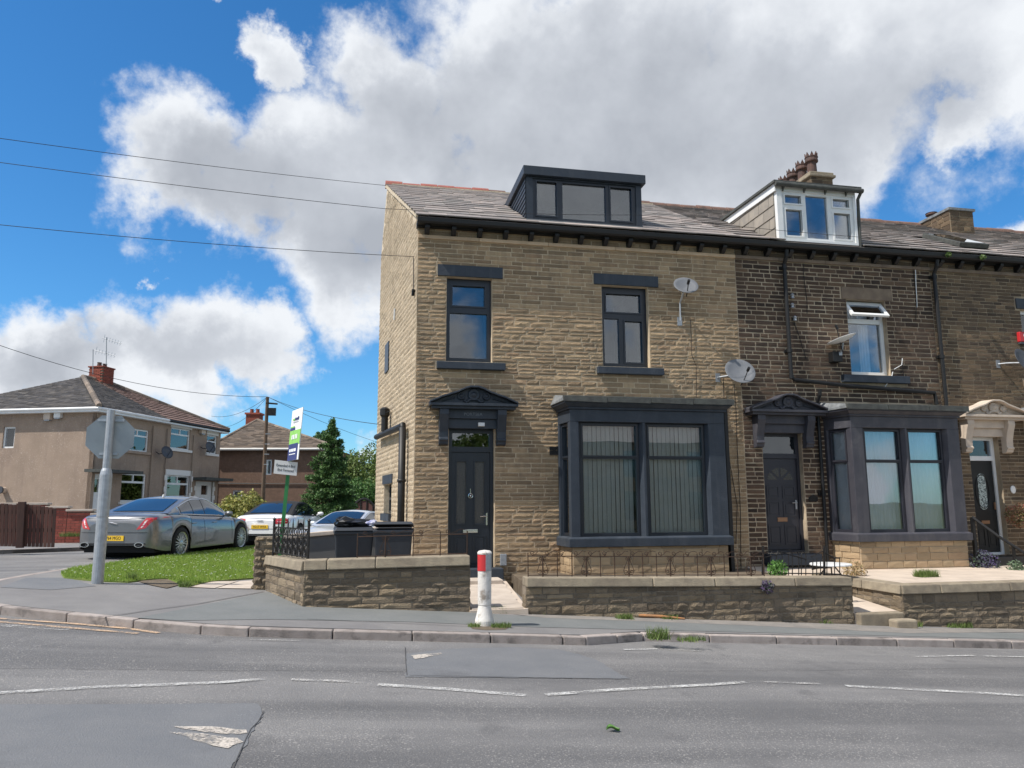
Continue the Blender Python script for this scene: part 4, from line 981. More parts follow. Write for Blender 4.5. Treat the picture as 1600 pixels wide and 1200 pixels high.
# ---- second house
W3 = (10.14,11.08,4.27,5.92); D2 = (7.97,8.86,.58,3.02)
wall2 = plate(MB(), (0,FY,0), (1,0,0), (0,-1,0), X12, X23, -.6, 6.95, [W3, D2, (9.50,12.0,.3,3.42)], .22).build('front_wall', M_['mortar2'], h2)
ext2 = [W3, D2, (9.42,12.08,-.6,3.62), (10.0,11.28,5.93,6.20), (9.86,11.47,4.08,4.26), (7.78,9.05,2.98,3.45)]
wall_stones(wall2, (X12,FY,0), (1,0,0), (0,-1,0), X23-X12, 0, 6.66, rel(ext2, X12), ch=(.075,.112), ln=(.16,.44), m=M_['stone2'], units=FLATU, prot=.010, n_ind=240, gap=.019, seed=51)
wall_stones(wall2, (X12,FY,0), (1,0,0), (0,-1,0), X23-X12, 6.745, 6.93, (), ch=(.09,.10), ln=(.35,.6), m=M_['stone3'], units=FLATU, prot=.016, gap=.010, seed=52)
x = X12
while x < X23-.05:
    l = min(random.uniform(.9,1.5), X23-x); MB().box(x+.003, x+l-.003, FY-.05, FY+.02, 6.67, 6.742).build('string_course', M_['lintel_stone'], wall2, bevel=.006); x += l
lintel(h2, 10.03, 11.26, 5.925, 6.19, M_['lintel_stone'], .02); sill(h2, 9.88, 11.46, 4.09, 4.265, M_['anth_stone'])
window(h2, W3[0], W3[1], W3[2], W3[3]-.02, FY+.12, M_['white'], M_['glass'], [(W3[0]+.06,W3[1]-.07,4.35,5.42),(W3[0]+.06,W3[1]-.07,5.52,5.84)])
# open top light
ol = MB(); Mx = Matrix.Translation((0,FY+.10,5.88)) @ Matrix.Rotation(R(-38), 4, 'X') @ Matrix.Translation((0,0,-5.88))
plate(ol, (0,0,0), (1,0,0), (0,-1,0), W3[0]+.01, W3[1]-.02, 5.47, 5.88, [(W3[0]+.08,W3[1]-.09,5.53,5.82)], .05); ol.v = [tuple(Mx @ Vector(p)) for p in ol.v]
olw = ol.build('open_top_light', M_['white'], h2, bevel=.004)
g = MB(); g.box(W3[0]+.075,W3[1]-.085,.02,.03,5.525,5.825); g.v = [tuple(Mx @ Vector(p)) for p in g.v]; g.build('pane', M_['glass'], olw)
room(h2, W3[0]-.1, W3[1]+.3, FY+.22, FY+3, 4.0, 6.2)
for (a, b) in ((10.62,10.86),):
    mb = MB(); mb.grid(lambda s, t: (a+(b-a)*s, FY+.34+.02*math.sin(s*22), 4.3+1.5*t), 30, 1); mb.build('curtain', M_['net'], h2, smooth=True)
bay(h2, 9.52, 12.0, 13.3, .14, M_['char'], M_['char_door'], M_['glass'], [(9.83,10.70),(10.83,11.68)], .82, .98, 3.06, 2.40, -.1, 'net', stone_m=M_['bay_stone'], seed=61)
hood(h2, 8.47, 3.44, M_['char'], D2[0], D2[1], 2.68, hw=.86)
door(h2, D2[0], D2[1], D2[2], D2[3]-.02, 2.53, M_['char_door'], M_['char_door'], M_['glass_dark'], 'sunburst')
room(h2, D2[0]-.05, D2[1]+.2, FY+.25, FY+3, .3, 3.1)
MB().box(D2[0]-.1,D2[1]+.12,FY-.28,FY+.2,.36,.575).build('door_step', M_['anth_stone'], h2, bevel=.012)
MB().prism([(9.03+x_,FY-.03,1.66+z_) for x_, z_ in ((-.09,-.06),(.09,-.06),(.10,.02),(.05,.05),(0,.075),(-.05,.05),(-.10,.02))], (0,.02,0)).build('number_plaque', M_['black_iron'], h2)
# down pipes
def downpipe(parent, X, z0, z1, r=.042, m='black', extra=None):
    p = MB(); y = FY-.09
    p.tube([(X,FY-.22,z1+.0),(X,FY-.20,z1-.12),(X,y,z1-.28),(X,y,z0)], r, 10)
    zz = z1-.35
    while zz > z0+.2:
        p.lathe([(r+.014,-.035),(r+.014,.035)], Matrix.Translation((X,y,zz)), 10); p.box(X-.075,X+.075,y+.03,FY,zz-.03,zz+.03); zz -= 1.8
    if extra: p.tube(extra, r, 10)
    return p.build('down_pipe', M_[m], parent, smooth=False)
e0 = onY(1232,592,FY-.09); e1 = onY(1330,603,FY-.09); e2 = onY(1418,610,FY-.09); e3 = onY(1460,614,FY-.09)
downpipe(h2, 8.66, 4.12, 6.86, extra=[(8.66,FY-.09,4.2),(8.72,FY-.09,4.10),e1,e2,e3,(e3.x+.03,FY-.09,e3.z-.25)])
downpipe(h3, 12.31, 3.5, 6.86)
downpipe(h2, 9.22, .3, 3.9, .036)
# insulators and slack cables beside the pipe
for v_ in (463,478,498): p = onY(1238 if v_ < 490 else 1242, v_, FY-.05); MB().lathe([(.02,-.05),(.045,-.04),(.03,0),(.045,.03),(.02,.06)], Matrix.Translation(p), 8).build('insulator', M_['steel'], h2)
cb = MB()
for us in ([(1255,412),(1257,440),(1261,470),(1261,490)],[(1240,500),(1250,530),(1260,562)],[(1425,400),(1428,430),(1432,470),(1431,500)],[(1410,570),(1412,590),(1404,600)]):
    cb.tube([onY(u_, v_, FY-.025) for u_, v_ in us], .007, 5)
cb.build('cables', M_['black'], h2)
wc = MB(); wc.tube([onY(u_, v_, FY-.03) for u_, v_ in [(1426,398),(1430,412),(1431,440),(1433,480)]], .009, 5); wc.tube([onY(u_, v_, FY-.03) for u_, v_ in [(1397,577),(1402,574),(1409,570),(1410,560)]], .008, 5); wc.tube([onY(u_, v_, FY-.05) for u_, v_ in [(1395,581),(1393,590),(1383,604)]], .009, 5)
wc.build('white_cable', M_['white'], h2)
# ---- white dormer of the second house
ex0, ex1, ey, ez0, ez1 = 8.48, 10.36, 13.74, 7.05, 8.30
eyb = EAVE_Y+(ez1+.05-EAVE_Z)/(RIDGE_Z-EAVE_Z)*(RIDGE_Y-EAVE_Y)
d = MB(); plate(d, (0,ey,0), (1,0,0), (0,-1,0), ex0, ex1, ez0, ez1, [(ex0+.12,ex1-.06,ez0+.05,ez1-.14)], .1)
dm2 = d.build('dormer', M_['white'], h2, bevel=.004)
for xx, nm in ((ex0,0),(ex1,1)):
    q = MB(); q.poly([(xx,ey+.101,ez0-.05),(xx,eyb,ez1),(xx,ey+.101,ez1)]); q.build('cheek', M_['tile_hang'] if nm == 0 else M_['black'], dm2)
# hung tiles on the cheek, each its own piece
z = ez0+.05; r = 0
while z < ez1-.08:
    yend = EAVE_Y+(z-EAVE_Z)/(RIDGE_Z-EAVE_Z)*(RIDGE_Y-EAVE_Y); y = ey+.11+(.2 if r % 2 else 0)
    if r % 2: MB().hexa([(ex0-.03,ey+.11,z),(ex0,ey+.11,z),(ex0,y-.012,z),(ex0-.03,y-.012,z),(ex0-.012,ey+.11,z+.275),(ex0,ey+.11,z+.275),(ex0,y-.012,z+.275),(ex0-.012,y-.012,z+.275)]).build('hung_tile', M_['tile_hang'], dm2)
    zt2 = min(z+.275, ez1-.02)
    while y < yend+.45:
        y2 = min(y+.42, EAVE_Y+(zt2-EAVE_Z)/(RIDGE_Z-EAVE_Z)*(RIDGE_Y-EAVE_Y)+.05)
        if y2-y < .06: break
        MB().hexa([(ex0-.03,y,z),(ex0,y,z),(ex0,y2-.012,z),(ex0-.03,y2-.012,z),(ex0-.012,y,zt2),(ex0,y,zt2),(ex0,y2-.012,zt2),(ex0-.012,y2-.012,zt2)]).build('hung_tile', M_['tile_hang'], dm2)
        y += .42
    z += .26; r += 1
bg_ = MB(); bg_.hexa([(ex0-.05,ey-.02,ez1-.16),(ex0-.02,ey-.02,ez1-.16),(ex0-.02,eyb+.3,ez1-.10),(ex0-.05,eyb+.3,ez1-.10),(ex0-.05,ey-.02,ez1+.0),(ex0-.02,ey-.02,ez1+.0),(ex0-.02,eyb+.3,ez1+.06),(ex0-.05,eyb+.3,ez1+.06)]); bg_.build('barge_board', M_['white'], dm2)
rf = MB(); rf.hexa([(ex0-.10,ey-.10,ez1+.0),(ex1+.10,ey-.10,ez1+.0),(ex1+.10,eyb+.35,ez1+.07),(ex0-.10,eyb+.35,ez1+.07),(ex0-.10,ey-.10,ez1+.05),(ex1+.10,ey-.10,ez1+.05),(ex1+.10,eyb+.35,ez1+.13),(ex0-.10,eyb+.35,ez1+.13)]); rf.build('felt_roof', M_['lead_dirty'], dm2)
gt = MB(); gt.tube([(ex0-.08,ey-.10,ez1-.035),(ex1+.12,ey-.10,ez1-.045)], .052, 10); gt.tube([(ex1+.09,ey-.1,ez1-.05),(ex1+.06,ey+.0,ez1-.2),(ex1+.05,ey+.03,ez0-.05)], .035, 8)
for i in range(4): gt.prism([(ex0+.12+i*.5,ey-.02,ez1-.06),(ex0+.12+i*.5,ey-.11,ez1-.06),(ex0+.12+i*.5,ey-.02,ez1-.16)], (.03,0,0))
gt.build('gutter', M_['lead_dirty'], dm2)
wx0, wx1, wz0, wz1 = ex0+.12, ex1-.06, ez0+.05, ez1-.14
pn = [(wx0+.08,wx0+.46,wz0+.08,wz0+.66),(wx0+.08,wx0+.46,wz0+.80,wz1-.08),(wx0+.57,wx1-.62,wz0+.05,wz1-.05),(wx1-.48,wx1-.09,wz0+.08,wz0+.66),(wx1-.48,wx1-.09,wz0+.80,wz1-.08)]
window(h2, wx0, wx1, wz0, wz1, ey+.03, M_['white'], M_['glass'], pn, [pn[0],pn[1],pn[3],pn[4]], name='dormer_window')
room(h2, wx0-.05, wx1+.05, ey+.14, ey+1.7, wz0-.05, wz1+.05)
# ---- chimneys
def chimney(parent, x0, x1, y0, y1, z0, z1, pots, pm, ph, pr, m, crown=True, slab=True):
    c = MB(); c.box(x0,x1,y0,y1,z0,z1-.02)
    b = c.build('chimney', M_['mortar3'], parent)
    nx = Vector((0,-1,0))
    wall_stones(b, (x0,y0,0), (1,0,0), (0,-1,0), x1-x0, z0, z1-.02, ch=(.12,.16), ln=(.2,.4), m=m, units=FLATU, prot=.015, gap=.014, seed=7)
    wall_stones(b, (x0,y1,0), (0,-1,0), (-1,0,0), y1-y0, z0, z1-.02, ch=(.12,.16), ln=(.2,.4), m=m, units=FLATU, prot=.015, gap=.014, seed=8)
    if slab:
        MB().box(x0-.07,x1+.07,y0-.07,y1+.07,z1-.02,z1+.06).box(x0-.03,x1+.03,y0-.03,y1+.03,z1+.06,z1+.14).build('chimney_cap', M_['coping'], b, bevel=.02)
    for (px, py, s) in pots:
        q = MB(); zb = z1+(.14 if slab else .04); h = ph*s
        q.lathe([(pr*1.12,0),(pr*1.05,.06),(pr,.10),(pr*.92,h*.62),(pr*1.3,h*.64),(pr*1.35,h*.68),(pr*1.25,h*.80),(pr*1.38,h*.84),(pr*1.30,h*.86),(pr*1.05,h*.86),(pr*1.0,h*.7)], Matrix.Translation((px,py,zb)), 14, closed=False)
        if crown:
            for i in range(8):
                a0, a1 = 2*math.pi*i/8, 2*math.pi*(i+.82)/8; am = (a0+a1)/2
                q.prism([(px+pr*1.28*math.cos(a0),py+pr*1.28*math.sin(a0),zb+h*.855),(px+pr*1.28*math.cos(a1),py+pr*1.28*math.sin(a1),zb+h*.855),(px+pr*1.33*math.cos(am),py+pr*1.33*math.sin(am),zb+h*1.04)], (-.03*math.cos(am),-.03*math.sin(am),0))
        q.build('chimney_pot', pm, b)
    return b
chimney(h2, 11.95, 12.62, 17.62, 19.7, 8.2, 10.52, [(12.25,17.98,1.05),(12.25,18.45,1.0),(12.25,18.92,.95),(12.25,19.38,.92)], M_['pot'], .66, .135, M_['stone3'])
cz = chimney(h3, 16.0, 16.76, 17.3, 19.6, 8.3, 9.72, [(16.3,18.3,1),(16.3,19.2,1)], M_['pot'], .30, .12, M_['stone3'], crown=False, slab=False)
MB().box(15.95,16.81,17.25,19.65,9.70,9.77).build('chimney_cap', M_['lead'], cz)
MB().box(15.98,16.78,17.26,17.31,8.75,9.0).build('lead_flashing', M_['lead'], cz)
# roof light on the third house
sk = MB(); a = roof_z(14.5); Mx = frame_M((13.98,14.5,roof_z(14.5)+.04), (1,0,0), UPV)
sk.box(-.40,.40,0,1.30,0,.11, Mx); skl = sk.build('roof_light', M_['lead_dirty'], h3, bevel=.01)
pn_ = MB().box(-.33,.33,.08,1.22,.112,.118, Mx).build('pane', M_['glass_dark'], skl)
# ---- third house
D3 = (12.85,13.60,.46,3.0)
wall3 = plate(MB(), (0,FY,0), (1,0,0), (0,-1,0), X23, XR+6, -.9, 6.95, [D3, (14.55,15.5,4.27,5.9), (14.45,16.8,.3,3.42)], .22).build('front_wall', M_['mortar3'], h3)
wall_stones(wall3, (X23,FY,0), (1,0,0), (0,-1,0), 5.2, 0, 6.66, rel([D3,(14.42,15.65,5.92,6.2),(14.4,15.7,4.1,4.27),(14.55,15.5,4.27,5.9),(14.30,17.0,-.6,3.6),(12.7,13.78,2.98,3.45)], X23), ch=(.07,.10), ln=(.15,.38), m=M_['stone3'], units=FLATU, prot=.010, n_ind=240, gap=.012, seed=71)
wall_stones(wall3, (X23,FY,0), (1,0,0), (0,-1,0), 5.2, 6.745, 6.93, (), ch=(.09,.10), ln=(.35,.6), m=M_['stone3'], units=FLATU, prot=.016, gap=.010, seed=72)
MB().box(X23,X23+5.2,FY-.05,FY+.02,6.67,6.742).build('string_course', M_['lintel_stone'], wall3)
lintel(h3, 14.45, 15.62, 5.91, 6.15, M_['anth_stone'], .03); sill(h3, 14.42, 15.66, 4.11, 4.265, M_['lintel_stone'])
window(h3, 14.55, 15.5, 4.27, 5.9, FY+.12, M_['white'], M_['glass'], [(14.63,15.42,4.36,5.82)]); room(h3, 14.4, 15.7, FY+.22, FY+2.5, 4.1, 6.1)
hood(h3, 13.36, 3.43, M_['cream'], D3[0], D3[1]+.05, 2.62, hw=.82)
door(h3, D3[0], D3[1], D3[2], D3[3]-.02, 2.52, M_['white'], M_['black'], M_['glass'], 'oval'); room(h3, D3[0]-.05, D3[1]+.2, FY+.25, FY+3, .3, 3.1)
bay(h3, 14.46, 16.9, 13.3, .12, M_['cream'], M_['white'], M_['glass'], [(14.75,15.6),(15.75,16.6)], .82, .98, 3.06, 2.40, -.4, 'net', stone_m=M_['stone3'], seed=81)
pq = onY(1582,765,FY); MB().lathe([(.085,0),(.085,.012),(.07,.018),(.001,.018)], Matrix.Translation((pq.x,FY-.01,pq.z)) @ Matrix.Rotation(R(90),4,'X') @ Matrix.Diagonal((.75,1,1,1)), 18).build('oval_plaque', M_['white'], h3)
MB().box(D3[0]-.1,D3[1]+.1,FY-.55,FY+.2,.16,.455).build('door_step', M_['black'], h3, bevel=.01)
MB().box(D3[0]+.15,D3[1]-.05,FY-1.0,FY-.56,-.05,.16).build('stone_step', M_['coping'], h3, bevel=.015)

# ------------------------------------------------------------------ things fixed to the fronts
def dish(name, label, c, axis, r, m, mount, armv, group='satellite dishes on the terrace', base_dir=None):
    axis = Vector(axis).normalized(); t = thing(name, c, label, 'satellite dish', group)
    q = axis.to_track_quat('Z', 'Y').to_matrix().to_4x4(); Mx = Matrix.Translation(c) @ q
    dz = .22*r
    MB().lathe([(.001,0),(r*.4,dz*.16),(r*.75,dz*.56),(r,dz),(r*1.02,dz+.006),(r,dz+.010),(r*.75,dz*.56+.012),(r*.4,dz*.16+.012),(.001,.012)], Mx, 28, closed=False).build('reflector', m, t, smooth=True)
    lnb = Vector(c)+axis*r*1.15+Vector(armv); st = Vector(c)-Vector((0,0,r*.95))+axis*.05
    MB().tube([st, st.lerp(lnb,.5)-Vector((0,0,.03)), lnb], .010, 6).build('feed_arm', M_['black'], t)
    MB().tube([lnb+axis*.05, lnb-axis*.05], .028, 8).build('feed_horn', M_['black'], t)
    k = MB(); k.tube([Vector(c)-axis*.02]+[Vector(p) for p in mount], .017, 7); e = Vector(mount[-1]); k.box(e.x-.05,e.x+.05,FY-.012,FY,e.z-.09,e.z+.09); k.build('mount', M_['steel'], t)
    return t
c1 = onY(1071,449,FY-.35); dish('satellite_dish', 'grey satellite dish on a pole beside the right upper window', c1, (-.12,-.80,.58), .245, M_['dish'], [(c1.x,FY-.22,c1.z-.1),(c1.x,FY-.06,c1.z-.25),(c1.x,FY-.05,c1.z-.62)], (0,0,-.12))
c2 = onY(1155,583,FY-.38); dish('satellite_dish', 'grey satellite dish where the pale stone meets the black stone', c2, (-.12,-.86,.48), .30, M_['dish'], [(c2.x-.10,FY-.22,c2.z-.02),(c2.x-.28,FY-.10,c2.z-.04),(c2.x-.28,FY-.01,c2.z-.04)], (.08,0,-.14))
c3 = onY(1317,534,FY-.30); dish('satellite_dish', 'pale satellite dish seen edge-on above a black box', c3, (-.28,.12,.95), .29, M_['white'], [(c3.x,FY-.26,c3.z-.16),(c3.x,FY-.03,c3.z-.30)], (0,0,.0))
pb = onY(1306,558,FY-.1); bx_ = thing('junction_box', (pb.x,FY,pb.z), 'small black box on the wall under the edge-on dish', 'wall box'); MB().box(pb.x-.11,pb.x+.11,FY-.17,FY,pb.z-.11,pb.z+.11).build('case', M_['black'], bx_, bevel=.01); MB().box(pb.x+.02,pb.x+.10,FY-.19,FY-.172,pb.z+.02,pb.z+.10).build('cover', M_['steel'], bx_, bevel=.01)
c4 = onY(1597,566,FY-.38); dish('satellite_dish', 'dark grey satellite dish at the right edge of the photo', c4, (.25,-.85,.35), .30, M_['dish_dark'], [(c4.x-.15,FY-.15,c4.z+.02),(c4.x-.25,FY-.01,c4.z+.02)], (.06,0,-.1))
pa = onY(1601,527,FY-.1); al = thing('alarm_box', (pa.x,FY,pa.z), 'red alarm box on the brown wall above the dark dish', 'alarm box')
MB().box(pa.x-.11,pa.x+.17,FY-.09,FY,pa.z-.10,pa.z+.13).build('case', pmat('red plastic', (.50,.025,.03), rough=.4), al, bevel=.015); MB().box(pa.x-.10,pa.x+.16,FY-.085,FY,pa.z-.15,pa.z-.102).build('strobe', M_['dish_dark'], al, bevel=.01)
MB().prism([(pa.x+.03+.05*math.cos(t),FY-.093,pa.z+.05+.05*math.sin(t)) for t in [i*math.pi/4 for i in range(8)]][::-1], (0,.004,0)).build('emblem', M_['white'], al)

# ------------------------------------------------------------------ garden walls and railings
def garden_wall(name, label, pts, zt, ch_cop, cops, th=.26, n_ind=150, seed=1, zbot=-.7, cop_over=.04):
    """pts: plan polyline (outer face, left to right as seen from the street); zt(x)=top of coping"""
    w = thing(name, (pts[0][0], pts[0][1], G(pts[0][0])+.1), label, 'garden wall')
    for i, (a, b) in enumerate(zip(pts[:-1], pts[1:])):
        A, B = Vector((*a,0)), Vector((*b,0)); u = (B-A); L_ = u.length; u.normalize(); n = Vector((u.y,-u.x,0))
        za = zt(i, 0)-ch_cop; zb = zt(i, 1)-ch_cop
        core = MB(); I = [A-n*.015, B-n*.015, B-n*th, A-n*th]
        core.hexa([(p.x,p.y,zbot) for p in I] + [(I[0].x,I[0].y,za),(I[1].x,I[1].y,zb),(I[2].x,I[2].y,zb),(I[3].x,I[3].y,za)]).build('wall_core', M_['wallmortar'], w)
        gb = lambda t: G(A.x+u.x*t)+.02
        wall_stones(w, A-n*.015, u, n, L_, min(gb(0), gb(L_))-.02, max(za,zb), ch=(.065,.125), ln=(.14,.48), m=M_['wallstone'], units=ROUGH, prot=.017, jit=.5, gap=.010, n_ind=n_ind, seed=seed+i, ztop=lambda t: za+(zb-za)*t/L_, zbot=gb)
        # ends
        for (E_, nn) in ((B, u), (A, -u)):
            st = E_ if nn is u else E_-n*th
            dirn = -n if nn is u else n
            wall_stones(w, E_ + (Vector() if nn is u else -n*th) , dirn, nn, th-.01, gb(0)-.3, min(za,zb), ch=(.085,.15), ln=(.12,.3), m=M_['wallstone'], units=ROUGH, prot=.014, gap=.012, n_ind=8, seed=seed+9+i)
        # coping stones
        s = 0.0; rs = random.Random(seed+40+i); k = 0
        cl = cops[i]
        for l in cl:
            l = l*L_/sum(cl); p0, p1 = A+u*(s+.004), A+u*(s+l-.004); z0 = za+(zb-za)*s/L_+.002; z1 = za+(zb-za)*(s+l)/L_+.002; o = cop_over; j = rs.uniform(-.008,.008)
            q = [p0+n*(o+j), p1+n*(o+j), p1-n*(th+o), p0-n*(th+o)]
            t = [p0+n*(o+j-.02), p1+n*(o+j-.02), p1-n*(th+o-.02), p0-n*(th+o-.02)]
            MB().hexa([(q[0].x,q[0].y,z0),(q[1].x,q[1].y,z1),(q[2].x,q[2].y,z1),(q[3].x,q[3].y,z0),(t[0].x,t[0].y,z0+ch_cop),(t[1].x,t[1].y,z1+ch_cop),(t[2].x,t[2].y,z1+ch_cop),(t[3].x,t[3].y,z0+ch_cop)]).build('coping_stone', M_['coping'], w, bevel=.014)
            s += l
    return w
WY = 10.64
gwL = garden_wall('garden_wall', 'low stone garden wall turning the corner in front of the bins', [(-1.45,12.45),(-.75,WY+.04),(1.50,WY)], lambda i, e: (.80 if (i, e) == (0,0) else .83 if i == 0 else (.84 if e == 0 else .87)), .135, [[1.0,.9],[.35,.75,1.5]], seed=3)
gwM = garden_wall('garden_wall', 'low stone garden wall under the scrolled railing before the bays', [(2.30,WY),(7.43,WY)], lambda i, e: (.55 if e == 0 else .445), .13, [[1.95,1.0,1.35,1.0]], seed=13)
gwR = garden_wall('garden_wall', 'low stone retaining wall of the raised concrete forecourt at right', [(8.02,12.6),(8.29,WY),(14.0,WY)], lambda i, e: (.33 if i == 0 and e == 0 else .305), .14, [[1.2,.8],[.75,1.4,.5,.6,1.1,.9,1.0]], seed=23)
# forecourts
S_ = 'structure'
def hsheet(name, pts, z, m, parent=None, kind=None, skirt=.3): return sheet(name, pts, 0, m, parent, kind, skirt, hf=(z if callable(z) else (lambda x, y: z)))
hsheet('forecourt', [(8.30,10.9),(18.5,10.9),(18.5,13.99),(9.3,13.99),(8.2,13.2)], .292, M_['concrete'], kind=S_)
hsheet('front_garden', [(2.55,10.85),(7.40,10.85),(7.40,13.99),(2.75,13.99)], .30, M_['soil'], kind=S_)
hsheet('side_garden', [(-1.3,12.6),(-.55,10.9),(1.45,10.85),(1.5,13.99),(.9,13.99),(.45,18.2),(-.9,18.2)], .36, M_['concrete'], kind=S_)
path = hsheet('garden_path', [(1.50,10.6),(2.32,10.6),(2.62,13.99),(1.50,13.99)], lambda x, y: .13+(y-10.6)*.022, M_['concrete'], kind=S_)
for i in range(4):
    y0 = 10.64+i*.78; z0, z1 = .134+(y0-10.6)*.022, .134+(y0+.77-10.6)*.022; xr = 2.26+i*.07
    MB().hexa([(1.53,y0,z0-.03),(xr,y0,z0-.03),(xr+.05,y0+.765,z1-.03),(1.53,y0+.765,z1-.03),(1.53,y0,z0+.012),(xr,y0,z0+.012),(xr+.05,y0+.765,z1+.012),(1.53,y0+.765,z1+.012)]).build('flagstone', M_['flag'], path, bevel=.006)
MB().box(1.52,2.45,13.2,13.72,.10,.27).build('path_step', M_['flag'], path, bevel=.012)
path2 = hsheet('garden_path', [(7.46,10.66),(8.26,10.66),(8.0,12.6),(8.9,13.99),(7.46,13.99)], lambda x, y: -.10+(y-10.66)*.13, M_['concrete'], kind=S_)
MB().box(7.48,8.24,10.55,10.72,-.3,-.09).build('path_step', M_['coping'], path2, bevel=.02)
MB().box(7.93,8.30,10.34,10.54,-.36,-.17).build('stone_block', M_['coping'], path2, bevel=.03)
# ---- scrolled railing on the middle wall
def spiral(cx, y, cz, r, turns, a0, sgn, n=18):
    return [(cx+sgn*r*(1-.75*t)*math.cos(a0+turns*2*math.pi*t), y, cz+r*(1-.75*t)*math.sin(a0+turns*2*math.pi*t)) for t in [i/n for i in range(n+1)]]
def scroll_rail(name, label, x0, x1, y, zb0, zb1, h, step, orn_every, rad=.0075):
    t = thing(name, (x0,y,zb0), label, 'railing'); zb = lambda x: zb0+(zb1-zb0)*(x-x0)/(x1-x0)
    MB().tube([(x0,y,zb(x0)+h),(x1,y,zb(x1)+h)], rad, 5).build('top_rail', M_['rust_iron'], t); MB().tube([(x0,y,zb(x0)+.02),(x1,y,zb(x1)+.02)], rad, 5).build('bottom_rail', M_['rust_iron'], t)
    n = int(round((x1-x0)/step))
    for i in range(n+1):
        x = x0+(x1-x0)*i/n; orn = (i % orn_every == 1)
        MB().tube([(x,y,zb(x)-.02),(x,y,zb(x)+h+(.0 if orn else .045))], rad*(1.5 if orn else 1), 5).build('bar', M_['rust_iron'], t)
        if orn:
            o = MB(); zz = zb(x)
            for s in (-1, 1):
                o.tube(spiral(x+s*.042, y, zz+.065, .042, 1.4, math.pi, s), .0055, 4); o.tube([(x+s*.083,y,zz+.075),(x+s*.06,y,zz+.14),(x+s*.03,y,zz+h*.72),(x+s*.012,y,zz+h*.86)], .0055, 4)
                o.tube(spiral(x+s*.03, y, zz+h*.90, .026, 1.2, math.pi, s), .0055, 4)
            o.build('scroll_panel', M_['rust_iron'], t)
        if i < n:
            w = (x1-x0)/n; o = MB(); zz = zb(x)+h; up = i % 3
            o.tube(spiral(x+w*.26, y, zz+.04, .036, 1.25, -math.pi/2, 1), .0052, 4); o.tube([(x+w*.26,y,zz+.005),(x+w*.5,y,zz+.025+.02*up),(x+w*.75,y,zz+.075),(x+w,y,zz+.06)], .0052, 4)
            o.build('scroll', M_['rust_iron'], t)
    return t
scroll_rail('railing', 'thin rusty scrolled iron railing on the middle garden wall', 2.36, 6.05, 10.78, .55, .475, .29, .213, 3)
scroll_rail('railing', 'thin rusty scrolled iron railing on the wall before the bins', -.05, 1.48, 10.80, .85, .87, .29, .38, 9)
# ---- ornate cast panel at the corner
t = thing('iron_fence_panel', (-1.05,11.7,.8), 'black ornate cast iron fence panel on the corner wall by the sale board post', 'fence panel')
A, B = Vector((-1.33,12.30,0)), Vector((-.72,10.95,0)); u = (B-A).normalized(); L_ = (B-A).length
def fp(s, z): p = A+u*s; return (p.x, p.y, z)
zb, zt_ = .84, 1.32
for z in (zb+.02, zt_-.18, zt_-.08): MB().tube([fp(0,z), fp(L_,z)], .012, 5).build('rail', M_['black_iron'], t)
n = 7
for i in range(n+1):
    s = L_*i/n; MB().tube([fp(s,zb), fp(s,zt_-.02), fp(s,zt_+.06)], [.011,.011,.002], 5).build('bar', M_['black_iron'], t)
    if i < n:
        o = MB(); c = s+L_/n/2
        for z, r in ((zb+.10,.075),(zb+.10,.045),(zb+.215,.05),(zt_-.13,.045)): o.tube([(Vector(fp(c+r*math.cos(q)*.9, z+r*math.sin(q)))) for q in [j*math.pi/5 for j in range(11)]], .009, 4)
        o.build('rosette', M_['black_iron'], t)
for s in (0, L_): MB().tube([fp(s,zb-.1), fp(s,zt_+.02)], .02, 6).lathe([(.001,-.03),(.03,0),(.001,.03)], Matrix.Translation(fp(s,zt_+.04)), 8).build('post', M_['black_iron'], t)
pr = thing('stone_pier', (-1.48,12.62,.3), 'short rough stone pier at the end of the corner wall', 'pier')
pc = MB(); pc.box(-1.62,-1.30,12.48,12.80,.2,1.08); pc.build('core', M_['wallmortar'], pr)
wall_stones(pr, (-1.62,12.48,0), (1,0,0), (0,-1,0), .32, .25, 1.08, ch=(.08,.13), ln=(.12,.25), m=M_['wallstone'], units=ROCK, prot=.03, n_ind=30, seed=5); wall_stones(pr, (-1.62,12.80,0), (0,-1,0), (-1,0,0), .32, .25, 1.08, ch=(.08,.13), ln=(.12,.25), m=M_['wallstone'], units=ROCK, prot=.03, n_ind=30, seed=6)
# ---- spiked gate railings by the second door
t = thing('iron_gate', (6.5,11.4,.3), 'black iron gate with curled spikes before the charcoal front door', 'gate')
def gate_run(us, vt, vb, y, curl):
    for i, u_ in enumerate(us):
        a, b = onY(u_, vb, y), onY(u_, vt+random.uniform(-3,3), y); MB().tube([a, b] + ([b+Vector((random.choice((-1,1))*.03,0,.05)), b+Vector((random.choice((-1,1))*.07,0,.045))] if curl else []), .0085, 5).build('bar', M_['black_iron'], t)
gate_run([1192,1204,1213,1222,1232,1238,1248,1252,1259], 866, 899, 11.2, True)
gate_run([1270,1276,1282,1292,1304,1312], 872, 899, 11.2, False)
MB().tube([onY(1190,872,11.2), onY(1225,864,11.2), onY(1260,874,11.2)], .010, 5).tube([onY(1190,895,11.2), onY(1312,897,11.2)], .010, 5).tube([onY(1268,870,11.2), onY(1285,861,11.2), onY(1303,872,11.2), onY(1312,872,11.2)], .010, 5).build('rails', M_['black_iron'], t)
for u_ in (1192,1288): MB().tube([onY(u_, 900, 11.2), onY(u_, 853, 11.2)], .02, 6).build('post', M_['black_iron'], t)
tb = thing('garden_table', (7.3,11.8,.3), 'small white topped table behind the iron gate', 'table'); cc = onY(1298,883,11.9)
